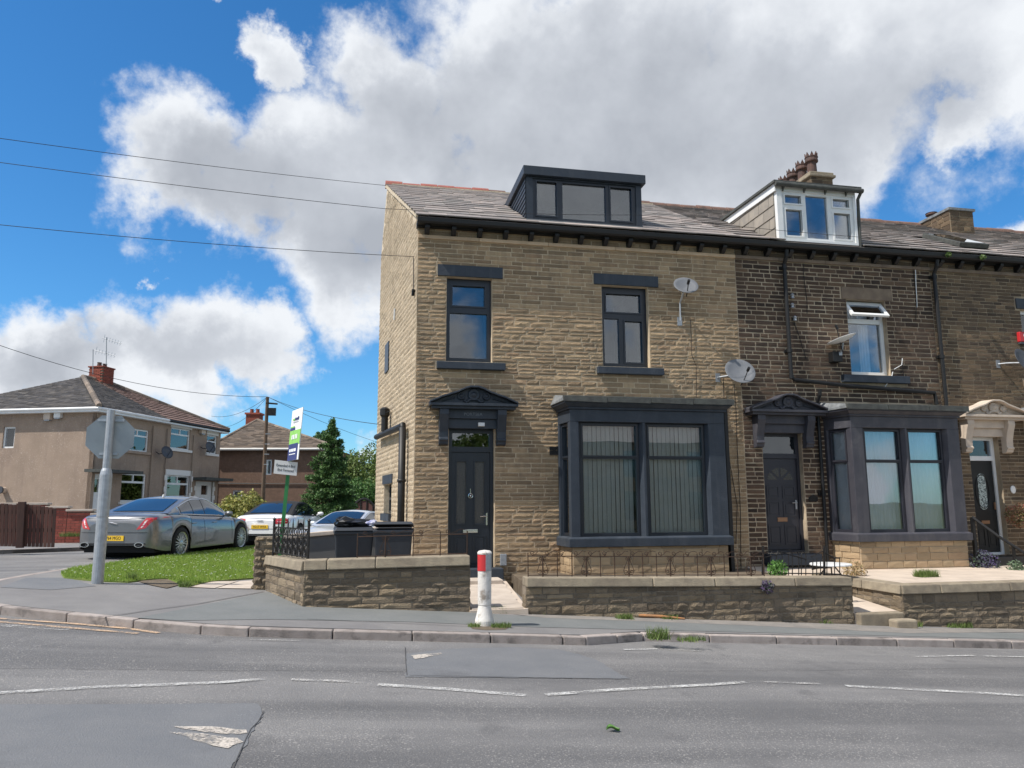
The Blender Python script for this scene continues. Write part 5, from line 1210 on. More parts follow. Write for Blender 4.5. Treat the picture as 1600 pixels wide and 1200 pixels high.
MB().lathe([(.34,0),(.34,.02),(.33,.03),(.001,.03)], Matrix.Translation(cc), 22).build('table_top', M_['white'], tb)
for i in range(3): a = i*2.09; MB().tube([cc+Vector((.05*math.cos(a),.05*math.sin(a),0)), (cc.x+.24*math.cos(a),cc.y+.24*math.sin(a),.30)], .012, 5).build('leg', M_['black_iron'], tb)
# ---- handrail by the third door
t = thing('handrail', (12.9,13.0,.3), 'black sloping metal handrail at the third front door', 'handrail')
pts = [onY(1519,808,13.3), onY(1560,838,12.9), onY(1604,866,12.6)]
MB().tube([pts[0], pts[1], pts[2], pts[2]+(pts[2]-pts[1])*.6], .027, 8).build('rail', M_['black'], t)
MB().box(pts[0].x-.03,pts[0].x+.03,13.27,13.33,.28,pts[0].z).build('post', M_['black'], t); q = onY(1583,852,12.75); MB().box(q.x-.02,q.x+.02,12.73,12.77,.28,q.z).build('post', M_['black'], t)

# ------------------------------------------------------------------ street furniture
bp = onG(757,977,.1); bl = thing('bollard', (bp.x,bp.y,G(bp.x)+.1), 'white concrete bollard with red and white reflector band on the kerb', 'bollard'); b0 = G(bp.x)+.1
M_['bollard'] = pmat('chipped white bollard paint', (.70,.67,.62), (.62,.58,.53), scale=7, rough=.7, bump=.4, bscale=40, streak=(.36,.31,.26), stain=(.26,.22,.18), stain_scale=6, stain_lo=.56, stain_hi=.70)
T = Matrix.Translation((bp.x,bp.y,b0))
MB().lathe([(.115,-.05),(.118,.06),(.10,.13),(.085,.20),(.078,.24),(.084,.25),(.086,.60),(.087,.86)], T, 24).build('shaft', M_['bollard'], bl, smooth=False, bevel=.003)
MB().lathe([(.088,.861),(.092,.865),(.092,.885),(.07,.905),(.001,.915)], T, 24).build('cap', M_['bollard'], bl)
def band(a0, a1, z0, z1, r, m, nm):
    k = MB(); k.grid(lambda s, tt: T @ Vector((r*math.cos(a0+(a1-a0)*s), r*math.sin(a0+(a1-a0)*s), z0+(z1-z0)*tt)), 14, 1); k.build(nm, m, bl, smooth=True)
aim = math.atan2(-bp.y, -bp.x); red = pmat('red reflector', (.55,.03,.035), (.45,.03,.03), rough=.4)
band(aim-2.2, aim+.15, .66, .86, .0895, red, 'red_band'); band(aim+.15, aim+1.4, .66, .86, .0895, M_['steel'], 'white_band')
pp = onG(152,912,.1); zp = G(pp.x)+.1
sg = thing('road_sign', (pp.x,pp.y,zp), 'grey back of an octagonal stop sign on a steel post', 'road sign')
ztop = onY(170,641,pp.y).z
MB().lathe([(.082,-.1),(.082,.95),(.078,.98)], Matrix.Translation((pp.x,pp.y,zp)), 18).build('post_base', M_['steel'], sg, smooth=False)
MB().lathe([(.083,.97),(.087,1.0),(.087,1.62),(.075,1.68),(.06,1.72)], Matrix.Translation((pp.x,pp.y,zp)), 18).build('post_sleeve', M_['steel'], sg)
MB().tube([(pp.x,pp.y,zp+1.6),(pp.x+.0,pp.y,ztop)], .058, 14).build('post', M_['steel'], sg)
sc_ = onY(173,683,pp.y+.09); 
oc = [(sc_.x+.36*math.cos(R(22.5+45*i)), 0, sc_.z+.36*math.sin(R(22.5+45*i))) for i in range(8)]
aa_ = R(10)
def so_(p, off): return (sc_.x+(p[0]-sc_.x)*math.cos(aa_)-off*math.sin(aa_), pp.y+.07+(p[0]-sc_.x)*math.sin(aa_)+off*math.cos(aa_), p[2])
M_['signback'] = pmat('grey sign back', (.31,.345,.36), (.27,.30,.315), scale=3, rough=.5, metal=.2)
k = MB(); k.prism([so_(p,0) for p in oc], Vector((-math.sin(aa_),math.cos(aa_),0))*.004); k.build('sign_plate', M_['signback'], sg)
k = MB(); k.prism([so_(p,.005) for p in oc], Vector((-math.sin(aa_),math.cos(aa_),0))*.002); k.build('sign_face', red, sg)
MB().box(sc_.x-.19,sc_.x+.19,pp.y+.035,pp.y+.066,sc_.z+.24,sc_.z+.275).build('bracket', M_['steel'], sg); MB().box(sc_.x-.13,sc_.x+.13,pp.y+.035,pp.y+.066,sc_.z-.28,sc_.z-.245).build('bracket', M_['steel'], sg)
# ---- sale board
sb = thing('sale_board', (-1.22,12.4,.3), 'green post with white, green and navy sale board over the corner', 'sale board')
grn = pmat('green painted timber', (.02,.16,.045), (.025,.20,.055), scale=6, rough=.6); lime = pmat('lime board', (.26,.56,.10), rough=.5); navy = pmat('navy board', (.03,.035,.14), rough=.5); bw = pmat('white board', (.82,.82,.80), rough=.5)
pb0, pb1 = onY(436,880,12.4), onY(460,643,12.4)
ax = (pb1-pb0); ax.normalize(); nrm = Vector((-.94,-.34,0)).normalized(); bd = Vector((.34,-.94,0)).normalized()
MB().tube([(pb0.x,pb0.y,.3), pb0, pb1], .038, 4).build('post', grn, sb)
def bp_(s, z, o=0.0): return pb0+ax*((z-pb0.z)/ax.z)+bd*(.02+s)+nrm*(.035+o)
def panel(nm, s0, s1, z0, z1, o, m, th=.006):
    P = [bp_(s0,z0,o), bp_(s1,z0,o), bp_(s1,z1,o), bp_(s0,z1,o)]; k = MB(); k.prism(P, nrm*-th if o == 0 else nrm*-.002); return k.build(nm, m, sb)
panel('board', 0, .60, 2.26, 3.06, 0, bw, .01); panel('green_panel', 0, .60, 2.50, 2.73, .004, lime); panel('navy_panel', 0, .53, 2.26, 2.52, .006, navy)
panel('navy_stripe', 0, .28, 2.735, 2.775, .004, navy); panel('green_stripe', 0, .26, 2.78, 2.80, .004, lime)
for (s0, s1, z0, z1, m) in ((.12,.22,2.89,2.92,lime),(.24,.30,2.885,2.93,navy),(.32,.38,2.885,2.925,navy),(.40,.45,2.885,2.94,navy),(.14,.44,2.855,2.864,M_['steel']),(.14,.20,2.59,2.66,bw),(.23,.29,2.59,2.66,bw),(.33,.38,2.59,2.66,bw),(.41,.46,2.59,2.66,bw),
    (.08,.15,2.395,2.44,bw),(.17,.24,2.395,2.44,bw),(.26,.33,2.395,2.44,bw),(.35,.45,2.395,2.44,bw),(.08,.44,2.35,2.362,bw)): panel('board_print', s0, s1, z0, z1, .009, m)
s0, s1 = onY(433,709,12.35), onY(464,729,12.35)
MB().hexa([(s0.x-.04,12.34,2.045+.02),(s1.x,12.34,2.03),(s1.x,12.35,2.03),(s0.x-.04,12.35,2.065),(s0.x-.03,12.34,2.26+.02),(s1.x+.01,12.34,2.24),(s1.x+.01,12.35,2.24),(s0.x-.03,12.35,2.28)]).build('slip_board', pmat('grey white board', (.66,.65,.63), rough=.6), sb)
tx = pmat('black print', (.012,.012,.014), rough=.6); cxx = (s0.x+s1.x)/2-.015
text_part('board_lettering', 'Extended 4 Bed', .058, frame_M((cxx,12.338,2.185), (1,0,-.1), (.1,0,1)), tx, sb, .001, sx=.78); text_part('board_lettering', 'End Terraced', .058, frame_M((cxx,12.338,2.115), (1,0,-.1), (.1,0,1)), tx, sb, .001, sx=.78)
# ------------------------------------------------------------------ bins and what lies on them
M_['bin'] = pmat('charcoal bin plastic', (.022,.026,.033), (.030,.034,.042), scale=5, rough=.5)
def bin_(x, y, z, label, rz, lid_open=0.0):
    t = thing('wheelie_bin', (x,y,z), label, 'bin', 'bins behind the corner wall', rz)
    b = MB(); b.hexa([(-.23,-.27,.06),(.23,-.27,.06),(.23,.25,.06),(-.23,.25,.06),(-.285,-.35,.96),(.285,-.35,.96),(.285,.33,.96),(-.285,.33,.96)]); b.build('body', M_['bin'], t, local=True, bevel=.02)
    b = MB(); b.box(-.305,.305,-.37,.35,.935,.985); b.build('rim', M_['bin'], t, local=True, bevel=.012)
    L = Matrix.Translation((0,.36,1.0)) @ Matrix.Rotation(-lid_open, 4, 'X') @ Matrix.Translation((0,-.36,-1.0))
    b = MB(); b.hexa([L @ Vector(p) for p in [(-.31,-.40,.99),(.31,-.40,.99),(.31,.40,1.0),(-.31,.40,1.0),(-.27,-.36,1.035),(.27,-.36,1.035),(.27,.36,1.07),(-.27,.36,1.07)]]); b.build('lid', M_['bin'], t, local=True, bevel=.012)
    MB().tube([(-.27,.42,.98),(.27,.42,.98)], .018, 8).build('handle_bar', M_['bin'], t, local=True)
    for s in (-1, 1): MB().tube([(s*.25-.03*s,.25,.10),(s*.25+.03*s,.25,.10)], .10, 14).build('wheel', M_['black'], t, local=True)
    return t
z0 = .365-.17
bin_(-.12, 12.15, z0, 'charcoal wheelie bin heaped with a black bag, left of the two', .05)
bin_(.50, 12.05, z0+.02, 'charcoal wheelie bin with its lid propped up, right of the two', -.08, .10)
def heap(name, label, cat, c, r, m, seed, sq=(1,1,.5)):
    rs = random.Random(seed); bm = bmesh.new(); bmesh.ops.create_icosphere(bm, subdivisions=3, radius=1)
    for v in bm.verts:
        k = 1+.22*math.sin(v.co.x*5+seed)+.15*math.sin(v.co.y*7+v.co.z*5+seed*2)+rs.uniform(-.05,.05); v.co = Vector((v.co.x*r*sq[0]*k, v.co.y*r*sq[1]*k, max(v.co.z,-.35)*r*sq[2]*k))
    me = bpy.data.meshes.new(name); bm.to_mesh(me); bm.free(); me.materials.append(m); o = bpy.data.objects.new(name, me); COL.objects.link(o); o.location = c; return tag(o, label, cat)
heap('rubbish_bag', 'crumpled black rubbish bag on the left bin lid', 'bag', (-.20,12.08,z0+1.09), .24, pmat('black polythene', (.012,.013,.016), rough=.3), 3, (1.1,.8,.42))
heap('crumpled_packaging', 'crumpled pale and blue packaging beside the black bag', 'rubbish', (.12,12.05,z0+1.08), .12, pmat('mixed packaging', (.62,.60,.62), (.10,.13,.35), scale=14, rough=.5), 6, (1.2,.8,.5))
lw = thing('low_rendered_wall', (-.6,12.9,.36), 'grey rendered low wall with pale stone cap behind the bins', 'wall')
MB().hexa([(-1.25,13.0,.3),(.55,13.05,.3),(.55,13.22,.3),(-1.25,13.17,.3),(-1.25,13.0,1.02),(.55,13.05,1.16),(.55,13.22,1.16),(-1.25,13.17,1.02)]).build('wall', pmat('grey render', (.10,.105,.11), (.13,.13,.13), scale=3, rough=.9), lw)
MB().hexa([(-1.28,12.96,1.022),(.58,13.01,1.162),(.58,13.27,1.162),(-1.28,13.22,1.022),(-1.28,12.96,1.09),(.58,13.01,1.225),(.58,13.27,1.225),(-1.28,13.22,1.09)]).build('coping', M_['flag'], lw, bevel=.01)

# ------------------------------------------------------------------ cars
def lerp(a, b, t): return a+(b-a)*t
def interp(xs, ys, x):
    return float(np.interp(x, xs, ys))
def smooth_interp(xs, ys, x):
    xs = list(xs); i = max(0, min(len(xs)-2, int(np.searchsorted(xs, x))-1)); t = (x-xs[i])/(xs[i+1]-xs[i]); t = min(max(t,0),1)
    d = [(ys[min(j+1,len(xs)-1)]-ys[max(j-1,0)])/(xs[min(j+1,len(xs)-1)]-xs[max(j-1,0)]) for j in (i,i+1)]; h = xs[i+1]-xs[i]
    return (2*t**3-3*t*t+1)*ys[i]+(t**3-2*t*t+t)*h*d[0]+(-2*t**3+3*t*t)*ys[i+1]+(t**3-t*t)*h*d[1]
M_['tyre'] = pmat('tyre rubber', (.012,.012,.012), rough=.85); M_['alloy'] = pmat('silver alloy', (.50,.50,.48), rough=.35, metal=.8)
M_['carglass'] = pmat('tinted car glass', (.010,.014,.018), rough=.03, spec=.9, coat=1.0); M_['redlens'] = pmat('red lens', (.42,.012,.018), (.55,.03,.03), scale=20, rough=.15, coat=1.0)
M_['plate_y'] = pmat('yellow number plate', (.80,.50,.03), rough=.4); M_['underbody'] = pmat('black underbody', (.008,.008,.009), rough=.8)
def car(label, loc, heading, L, W, H, paint, roofm, wb, rear_oh, prof, cab, plate, group='cars parked along the side street', lights='slant', wr=.335, detail=True, name='parked_car', trim=True):
    """x forward from the rear bumper at 0, y left; prof: belt line (x,z); cab: windscreen base, roof front, roof rear, back glass base (x), roof z"""
    t = thing(name, loc, label, 'car', group, heading); hw = W/2; xr, xf = rear_oh, rear_oh+wb
    bx, bz = zip(*prof)
    def belt(x): return smooth_interp(bx, bz, x)
    def halfw(x): return smooth_interp([0,.02,.06,.14,.30,.8,1.6,L-1.5,L-.6,L-.2,L-.05,L], [hw*.60,hw*.73,hw*.83,hw*.91,hw*.96,hw*.99,hw,hw*.99,hw*.95,hw*.85,hw*.72,hw*.60], x)
    def bot(x):
        z = interp([0,.06,.2,.5,L-.5,L-.15,L],[.37,.32,.28,.22,.22,.27,.36],x)
        for c in (xr, xf):
            d = abs(x-c); ra = wr+.055
            if d < ra: z = max(z, wr+math.sqrt(ra*ra-d*d))
        return z
    def section(x, s):      # s 0 bottom edge -> 1 centre line of deck
        b = belt(x); h = halfw(x); z0 = min(bot(x), b-.10)
        pts = [(h*.985,z0),(h*1.0,lerp(z0,b,.35)),(h*.995,lerp(z0,b,.65)),(h*.955,lerp(z0,b,.88)),(h*.87,b-.015),(h*.74,b+.012),(h*.4,b+.03),(0,b+.04)]
        k = [0,.16,.32,.46,.58,.70,.85,1.0]
        return (smooth_interp(k,[p[0] for p in pts],s), smooth_interp(k,[p[1] for p in pts],s))
    xs = sorted(set([0,.01,.03,.06,.10,.15,.21,.28]+list(np.linspace(.4,L-.3,26))+[L-.2,L-.1,L-.04,L]+[c+q*(wr+.055) for c in (xr,xf) for q in (-1,-.97,-.85,-.65,-.35,0,.35,.65,.85,.97,1)]+[c+q*(wr+.062) for c in (xr,xf) for q in (-1,1)]))
    ns = 18; mb = MB(); rows = []
    for x in xs:
        row = []
        for j in range(-ns, ns+1):
            y, z = section(x, 1-abs(j)/ns); row.append(len(mb.v)); mb.v.append((x, y if j > 0 else -y, z))
        rows.append(row)
    for a, b in zip(rows[:-1], rows[1:]):
        for j in range(2*ns): mb.f.append((a[j], a[j+1], b[j+1], b[j]))
    mb.f.append(tuple(rows[0])); mb.f.append(tuple(reversed(rows[-1])))
    body = mb.build('body', paint, t, local=True, smooth=True)
    mod = body.modifiers.new('es', 'EDGE_SPLIT'); mod.split_angle = R(75)
    bvh = BVHTree.FromPolygons([Vector(v) for v in mb.v], mb.f)
    # cabin shell
    xa, xb, xc, xd, rz = cab
    def roofc(s):
        kx = [0,.28,.5,.72,1.0]; X = smooth_interp(kx,[xa,xb,(xb+xc)/2,xc,xd],s); Z = smooth_interp(kx,[belt(xa)+.02,rz-.035,rz,rz-.05,belt(xd)+.02],s); return X, Z
    def railp(s):
        X, Z = roofc(s); b = belt(X); f = (Z-b)/max(rz-b,.01); f = min(max(f,0),1); return Vector((X, halfw(X)*lerp(.85,.64,f), Z-.045*f))
    def beltp(s):
        X, Z = roofc(s); return Vector((X, halfw(X)*.875, belt(X)-.012))
    def top(s, q, o=0.0):   # q 0 left rail .. 1 right rail
        X, Z = roofc(s); r = railp(s); e = 2*q-1; return Vector((X, -e*r.y, r.z+(Z-r.z)*(1-e*e)+.0)) + Vector((0,0,1))*o
    def side(s, q, sg, o=0.0):
        a, b = beltp(s), railp(s); p = a.lerp(b, q); p.y += .02*math.sin(q*math.pi); p.y += o; return Vector((p.x, p.y*sg, p.z))
    cm = MB(); cm.grid(lambda s, q: top(s, q), 30, 10)
    for sg in (-1, 1): cm.grid(lambda s, q: side(s, q, sg), 30, 6)
    cm.build('cabin', roofm, t, local=True, smooth=True)
    def tp(nm, s0, s1, q0, q1, m):
        g = MB(); g.grid(lambda a, b: top(lerp(s0,s1,a), lerp(q0,q1,b), 0)+((Vector((.012,0,.010)) if s0 < .4 else Vector((-.012,0,.010)))), 8, 10); g.build(nm, m, t, local=True, smooth=True)
    tp('windscreen', .03, .27, .06, .94, M_['carglass']); tp('rear_window', .75, .965, .10, .90, M_['carglass'])
    for sg in (-1, 1):
        for (s0, s1) in ((.12,.44),(.46,.69),(.70,.86)):
            g = MB(); g.grid(lambda a, b: side(lerp(s0,s1,a), lerp(.08,.88,b), sg, .008), 8, 4); g.build('side_window', M_['carglass'], t, local=True, smooth=True)
        if trim:
            g = MB(); path = [side(lerp(.10,.88,i/20), .05, sg, .012) for i in range(21)] + [side(lerp(.88,.10,i/20), .91, sg, .012) for i in range(21)]; g.tube(path+[path[0]], .010, 5, False); g.build('window_trim', M_['chrome'], t, local=True)
        mp = side(.10, .10, sg, .0); mx_ = MB(); mx_.lathe([(.001,-.09),(.06,-.07),(.075,0),(.06,.07),(.001,.09)], Matrix.Translation((mp.x-.10,sg*(hw+.04),mp.z+.05)) @ Matrix.Rotation(R(90),4,'X') @ Matrix.Diagonal((.7,.9,1.2,1)), 12); mx_.tube([(mp.x-.1,sg*(hw-.1),mp.z),(mp.x-.1,sg*(hw+.02),mp.z+.03)], .02, 5); mx_.build('door_mirror', paint, t, local=True, smooth=True)
        for dxx in ((xa+xd)/2+.55, (xa+xd)/2-.45):
            ht = bvh.ray_cast(Vector((dxx-.12, sg*3, .80)), Vector((0,-sg,0)))
            if ht[0]: MB().tube([ht[0]+Vector((-.09,sg*.012,0)), ht[0]+Vector((.09,sg*.012,.004))], .012, 6).build('door_handle', paint, t, local=True)
        # door shut lines
        for dxx in (xa-.25 if False else xa-.10, (xa+xd)/2-.02, xr+.42):
            g = MB(); pts = []
            for i in range(12):
                z = lerp(.34, belt(dxx)-.03, i/11); ht = bvh.ray_cast(Vector((dxx-.05*math.sin(i/11*2), sg*3, z)), Vector((0,-sg,0)))
                if ht[0]: pts.append(ht[0]+Vector((0,sg*.001,0)))
            if len(pts) > 3 and detail: g.tube(pts, .004, 4); g.build('shut_line', M_['underbody'], t, local=True)
    # underside and arches
    MB().box(.25,L-.25,-hw*.86,hw*.86,.20,.42).build('underbody', M_['underbody'], t, local=True)
    for c in (xr, xf):
        MB().tube([(c,-hw*.93,wr+.02),(c,hw*.93,wr+.02)], wr+.05, 20).build('wheel_arch', M_['underbody'], t, local=True)
        for sg in (-1, 1):
            Mx = Matrix.Translation((c, sg*(hw-.115), wr)) @ Matrix.Rotation(R(-90*sg), 4, 'X')
            w = MB(); w.lathe([(wr*.70,-.11),(wr*.93,-.11),(wr,-.08),(wr,.08),(wr*.95,.105),(wr*.74,.112),(wr*.70,.10)], Mx, 30, closed=False); wo = w.build('wheel', M_['tyre'], t, local=True, smooth=True)
            r = MB(); r.lathe([(wr*.70,.10),(wr*.72,.112),(wr*.66,.10),(wr*.63,.03)], Mx, 30, closed=False)
            for k in range(10):
                a = 2*math.pi*k/10; P = Mx @ Matrix.Rotation(a, 4, 'Z')
                for s2 in (-1, 1): r.hexa([P @ Vector(p) for p in [(.05,s2*.004-.012,.07),(wr*.68,s2*.035-.010,.085),(wr*.68,s2*.035+.010,.085),(.05,s2*.004+.012,.07),(.05,s2*.004-.012,.10),(wr*.68,s2*.035-.010,.104),(wr*.68,s2*.035+.010,.104),(.05,s2*.004+.012,.10)]])
            r.lathe([(.07,.06),(.065,.105),(.03,.112),(.001,.112)], Mx, 14, closed=False)
            ro = r.build('rim', M_['alloy'], wo, local=True)
            MB().lathe([(.001,.02),(wr*.69,.02)], Mx, 24, closed=False).build('brake_backing', M_['underbody'], wo, local=True)
    # rear: lamps, plate, exhausts, lid line
    def rp(y, z, o=.008):
        for k in range(6):
            h = bvh.ray_cast(Vector((-1, y*(1-.03*k), z-.0*k)), Vector((1,0,0)))
            if h[0]: return h[0]+Vector((-o,0,o*.5))
        return Vector((.1, y, z))
    def rpatch(nm, fn, nu, nv, m): g = MB(); g.grid(lambda a, b: rp(*fn(a, b)), nu, nv); return g.build(nm, m, t, local=True, smooth=True)
    bz0 = belt(.1)
    for sg in (-1, 1):
        if lights == 'slant':
            rpatch('tail_light', lambda a, b: (sg*(hw*lerp(.56,.74,b)+(a*.19)), lerp(.70,bz0-.02,b)+a*.025), 6, 8, M_['redlens'])
            rpatch('light_strip', lambda a, b: (sg*(hw*lerp(.61,.70,b)+.045+(a*.035)), lerp(.74,bz0-.06,b)), 2, 6, M_['white'])
        else:
            rpatch('tail_light', lambda a, b: (sg*lerp(hw*.50,hw*.93,a), lerp(.70-.0*a,.86,b)+(.02*a)), 8, 4, M_['redlens'])
            rpatch('light_strip', lambda a, b: (sg*lerp(hw*.58,hw*.86,a), lerp(.765,.79,b)), 8, 1, pmat('pale lens', (.75,.45,.42), rough=.2))
        if lights == 'slant':
            q = rp(sg*hw*.66, .38, .0); e = MB(); e.lathe([(.085,-.02),(.085,.10),(.07,.10),(.07,-.01)], Matrix.Translation(q+Vector((.06,0,0))) @ Matrix.Rotation(R(-90),4,'Y') @ Matrix.Diagonal((.62,1.25,1,1)), 18, closed=False); e.build('exhaust', M_['chrome'], t, local=True); MB().lathe([(.001,0),(.075,0)], Matrix.Translation(q+Vector((-.0,0,0))) @ Matrix.Rotation(R(-90),4,'Y') @ Matrix.Diagonal((.62,1.25,1,1)), 18, closed=False).build('exhaust_bore', M_['underbody'], t, local=True)
    pz = .52 if lights == 'slant' else .62
    MB().box(-.018,.0,-.26,.26,pz-.055,pz+.055, Matrix.Translation((rp(0,pz,0).x,0,0))).build('number_plate', M_['plate_y'], t, local=True)
    Mw = WORLD[t.name] @ frame_M((rp(0,pz,0).x-.020,0,pz), (0,-1,0), (0,0,1))
    if plate: text_part('plate_lettering', plate, .105, Mw, tx, t, .001, sx=.80)
    g = MB(); g.tube([rp(hw*lerp(-.80,.80,i/20), .64 if lights == 'slant' else .56, .002) for i in range(21)], .006, 4); g.build('bumper_line', M_['underbody'], t, local=True)
    g = MB(); g.tube([rp(hw*lerp(-.70,.70,i/20), bz0-.025, .004) for i in range(21)], .012, 5); g.build('boot_lip', paint, t, local=True, smooth=True)
    rpatch('lower_valance', lambda a, b: (hw*lerp(-.78,.78,a), lerp(.375,.41,b)), 16, 1, M_['underbody'])
    if lights == 'slant':
        MB().tube([rp(.10,bz0-.11,.010), rp(.02,bz0-.125,.012), rp(-.09,bz0-.15,.010)], [.006,.016,.008], 6).build('badge', M_['chrome'], t, local=True)
        MB().lathe([(.03,0),(.02,.05),(.001,.06)], Matrix.Translation(top(.68,.5)), 8).build('aerial', M_['white'], t, local=True)
    else:
        g = MB()
        for k in range(4): g.tube([rp(-.07+k*.045+.027*math.cos(a), .80+.027*math.sin(a), .010) for a in [i*math.pi/6 for i in range(13)]], .005, 4)
        g.build('badge', M_['chrome'], t, local=True)
    return t
grey = pmat('metallic grey paint', (.175,.178,.185), (.16,.163,.17), scale=3, rough=.30, metal=.5, coat=.9)
whitep = pmat('white car paint', (.80,.80,.80), rough=.3, coat=1.0); softtop = pmat('black canvas hood', (.012,.012,.013), rough=.9); silver = pmat('silver car paint', (.62,.64,.66), rough=.3, metal=.4, coat=1.0)
HD = R(90-17)
def place(u_, v_, hd, dx, dy):   # ground point seen at u,v is local (dx,dy) of the car
    p = onG(u_, v_); c, s = math.cos(hd), math.sin(hd); return (p.x-(dx*c-dy*s), p.y-(dx*s+dy*c), G(p.x))
saloon_prof = [(0,.82),(.03,.90),(.08,.955),(.20,1.0),(.6,1.025),(1.2,1.02),(2.2,.98),(3.6,.93),(4.4,.82),(4.9,.70),(5.12,.58)]
car('metallic grey saloon parked side-on with slanted red tail lights', place(273,873.5,HD,1.15,-.80), HD, 5.12, 1.90, 1.45, grey, grey, 3.03, 1.15, saloon_prof, (3.75,2.75,1.75,.72,1.45), 'YV64 MGO', wr=.36)
conv_prof = [(0,.78),(.03,.85),(.08,.90),(.20,.94),(.6,.97),(1.2,.96),(2.2,.93),(3.3,.90),(4.0,.80),(4.4,.68),(4.62,.56)]
car('white convertible with black soft top behind the grey saloon', (-3.05,24.3,G(-3.05)), R(90-15), 4.62, 1.86, 1.38, whitep, softtop, 2.75, 1.0, conv_prof, (3.2,2.35,1.45,.55,1.40), 'YD17 WYA', lights='wide', trim=False)
car('silver coupe half hidden behind the bins', (.75,24.0,G(.75)+.10), R(240), 4.3, 1.78, 1.27, silver, silver, 2.6, .9, [(x*.93,z*.92) for x, z in conv_prof[:-1]]+[(4.3,.52)], (3.0,2.2,1.45,.55,1.26), '', lights='wide')

# ------------------------------------------------------------------ houses across the side street
def local_house(name, label, C0, dF, zb):
    t = thing(name, (C0.x,C0.y,zb), label, 'house', None, math.atan2(dF.y, dF.x)); return t
M_['dash'] = pmat('pebble dash render', (.38,.285,.215), (.32,.24,.18), scale=1.2, rough=.95, bump=1.0, bscale=40, bdist=.03, streak=(.25,.185,.145), stain=(.25,.18,.14), stain_scale=.7, stain_lo=.55, stain_hi=.85, speck=(.55,.45,.38), speck_scale=20, speck_amt=.6)
M_['dash_dark'] = pmat('brown pebble dash', (.19,.115,.08), (.145,.09,.062), scale=5, rough=.95, bump=1.0, bscale=60, bdist=.03, speck=(.30,.21,.155), speck_scale=16, speck_amt=.5)
M_['tile_grey'] = pmat('grey slate tile', (.075,.07,.07), (.11,.10,.095), scale=4, rough=.85, rnd=.3, rndc=[(.065,.062,.064),(.10,.09,.085),(.13,.115,.10),(.055,.055,.06)])
M_['tile_red'] = pmat('brown red concrete tile', (.20,.125,.10), (.16,.10,.08), scale=4, rough=.85, rnd=.15)
M_['tile_brown'] = pmat('brown mossy tile', (.20,.155,.12), (.155,.125,.10), scale=4, rough=.9, rnd=.28, rndc=[(.22,.17,.13),(.16,.13,.105),(.26,.20,.15),(.12,.10,.085)])
M_['redbrick'] = pmat('red chimney brick', (.30,.075,.045), (.22,.06,.04), scale=9, rough=.9, rnd=.25)
M_['render_pale'] = pmat('whitewashed surround', (.72,.70,.66), rough=.8)
dF = Vector((math.sin(R(19.8)), math.cos(R(19.8)), 0)); dL = Vector((-dF.y, dF.x, 0))
dcam = ray(140, 785); C0 = CAM + dcam*(32.0/dcam.dot(FW)); C0.z = 0
semi = local_house('semi_detached_house', 'pebble-dashed pair of semi-detached houses with hipped roof at left', C0, dF, .7)
def fr(u_, v_): p = hit(u_, v_, C0, -dL); return (p-C0).dot(dF), p.z
def sd(u_, v_): p = hit(u_, v_, C0, dF); return (p-C0).dot(dL), p.z
FL = fr(345, 680)[0]; ez = fr(142, 636)[1]; DP = 8.4; z00 = .2
def SW(t, z, o=0.0): p = C0+dF*t-dL*o; return Vector((p.x,p.y,z))
def SD(t, z, o=0.0): p = C0+dL*t-dF*o; return Vector((p.x,p.y,z))
def rect(pl, uv): a = pl(uv[0],uv[1]); b = pl(uv[2],uv[3]); return (min(a[0],b[0]), max(a[0],b[0]), min(a[1],b[1]), max(a[1],b[1]))
fwin = {'w1u': rect(fr,(200,668,231,707)), 'w2u': rect(fr,(268,667,296,704)), 'w3u': rect(fr,(324,679,338,710)), 'w1d': rect(fr,(191,739,226,784)), 'w2d': rect(fr,(261,742,294,786)), 'd1': rect(fr,(144,740,157,800)), 'd2': rect(fr,(308,752,330,795))}
for k_ in ('w1d','w2d'): a = fwin[k_]; fwin[k_] = (a[0],a[1],max(a[2],1.3),a[3])
swin = [rect(sd,(6,667,21,700)), rect(sd,(2,769,10,776))]
wf = plate(MB(), C0, dF, -dL, 0, FL, z00, ez, list(fwin.values()), .2).build('front_wall', M_['dash'], semi)
ws = plate(MB(), C0+dL*DP, -dL, -dF, 0, DP, z00, ez, [(DP-b,DP-a,c,d) for a,b,c,d in swin[:1]], .2).build('side_wall', M_['dash'], semi)
bb = MB(); A_, B_ = C0+dF*FL, C0+dF*FL+dL*DP; bb.quad((A_.x,A_.y,z00),(B_.x,B_.y,z00),(B_.x,B_.y,ez),(A_.x,A_.y,ez)); c_ = C0+dL*DP; bb.quad((B_.x,B_.y,z00),(c_.x,c_.y,z00),(c_.x,c_.y,ez),(B_.x,B_.y,ez)); bb.build('rear_wall', M_['dash'], semi)
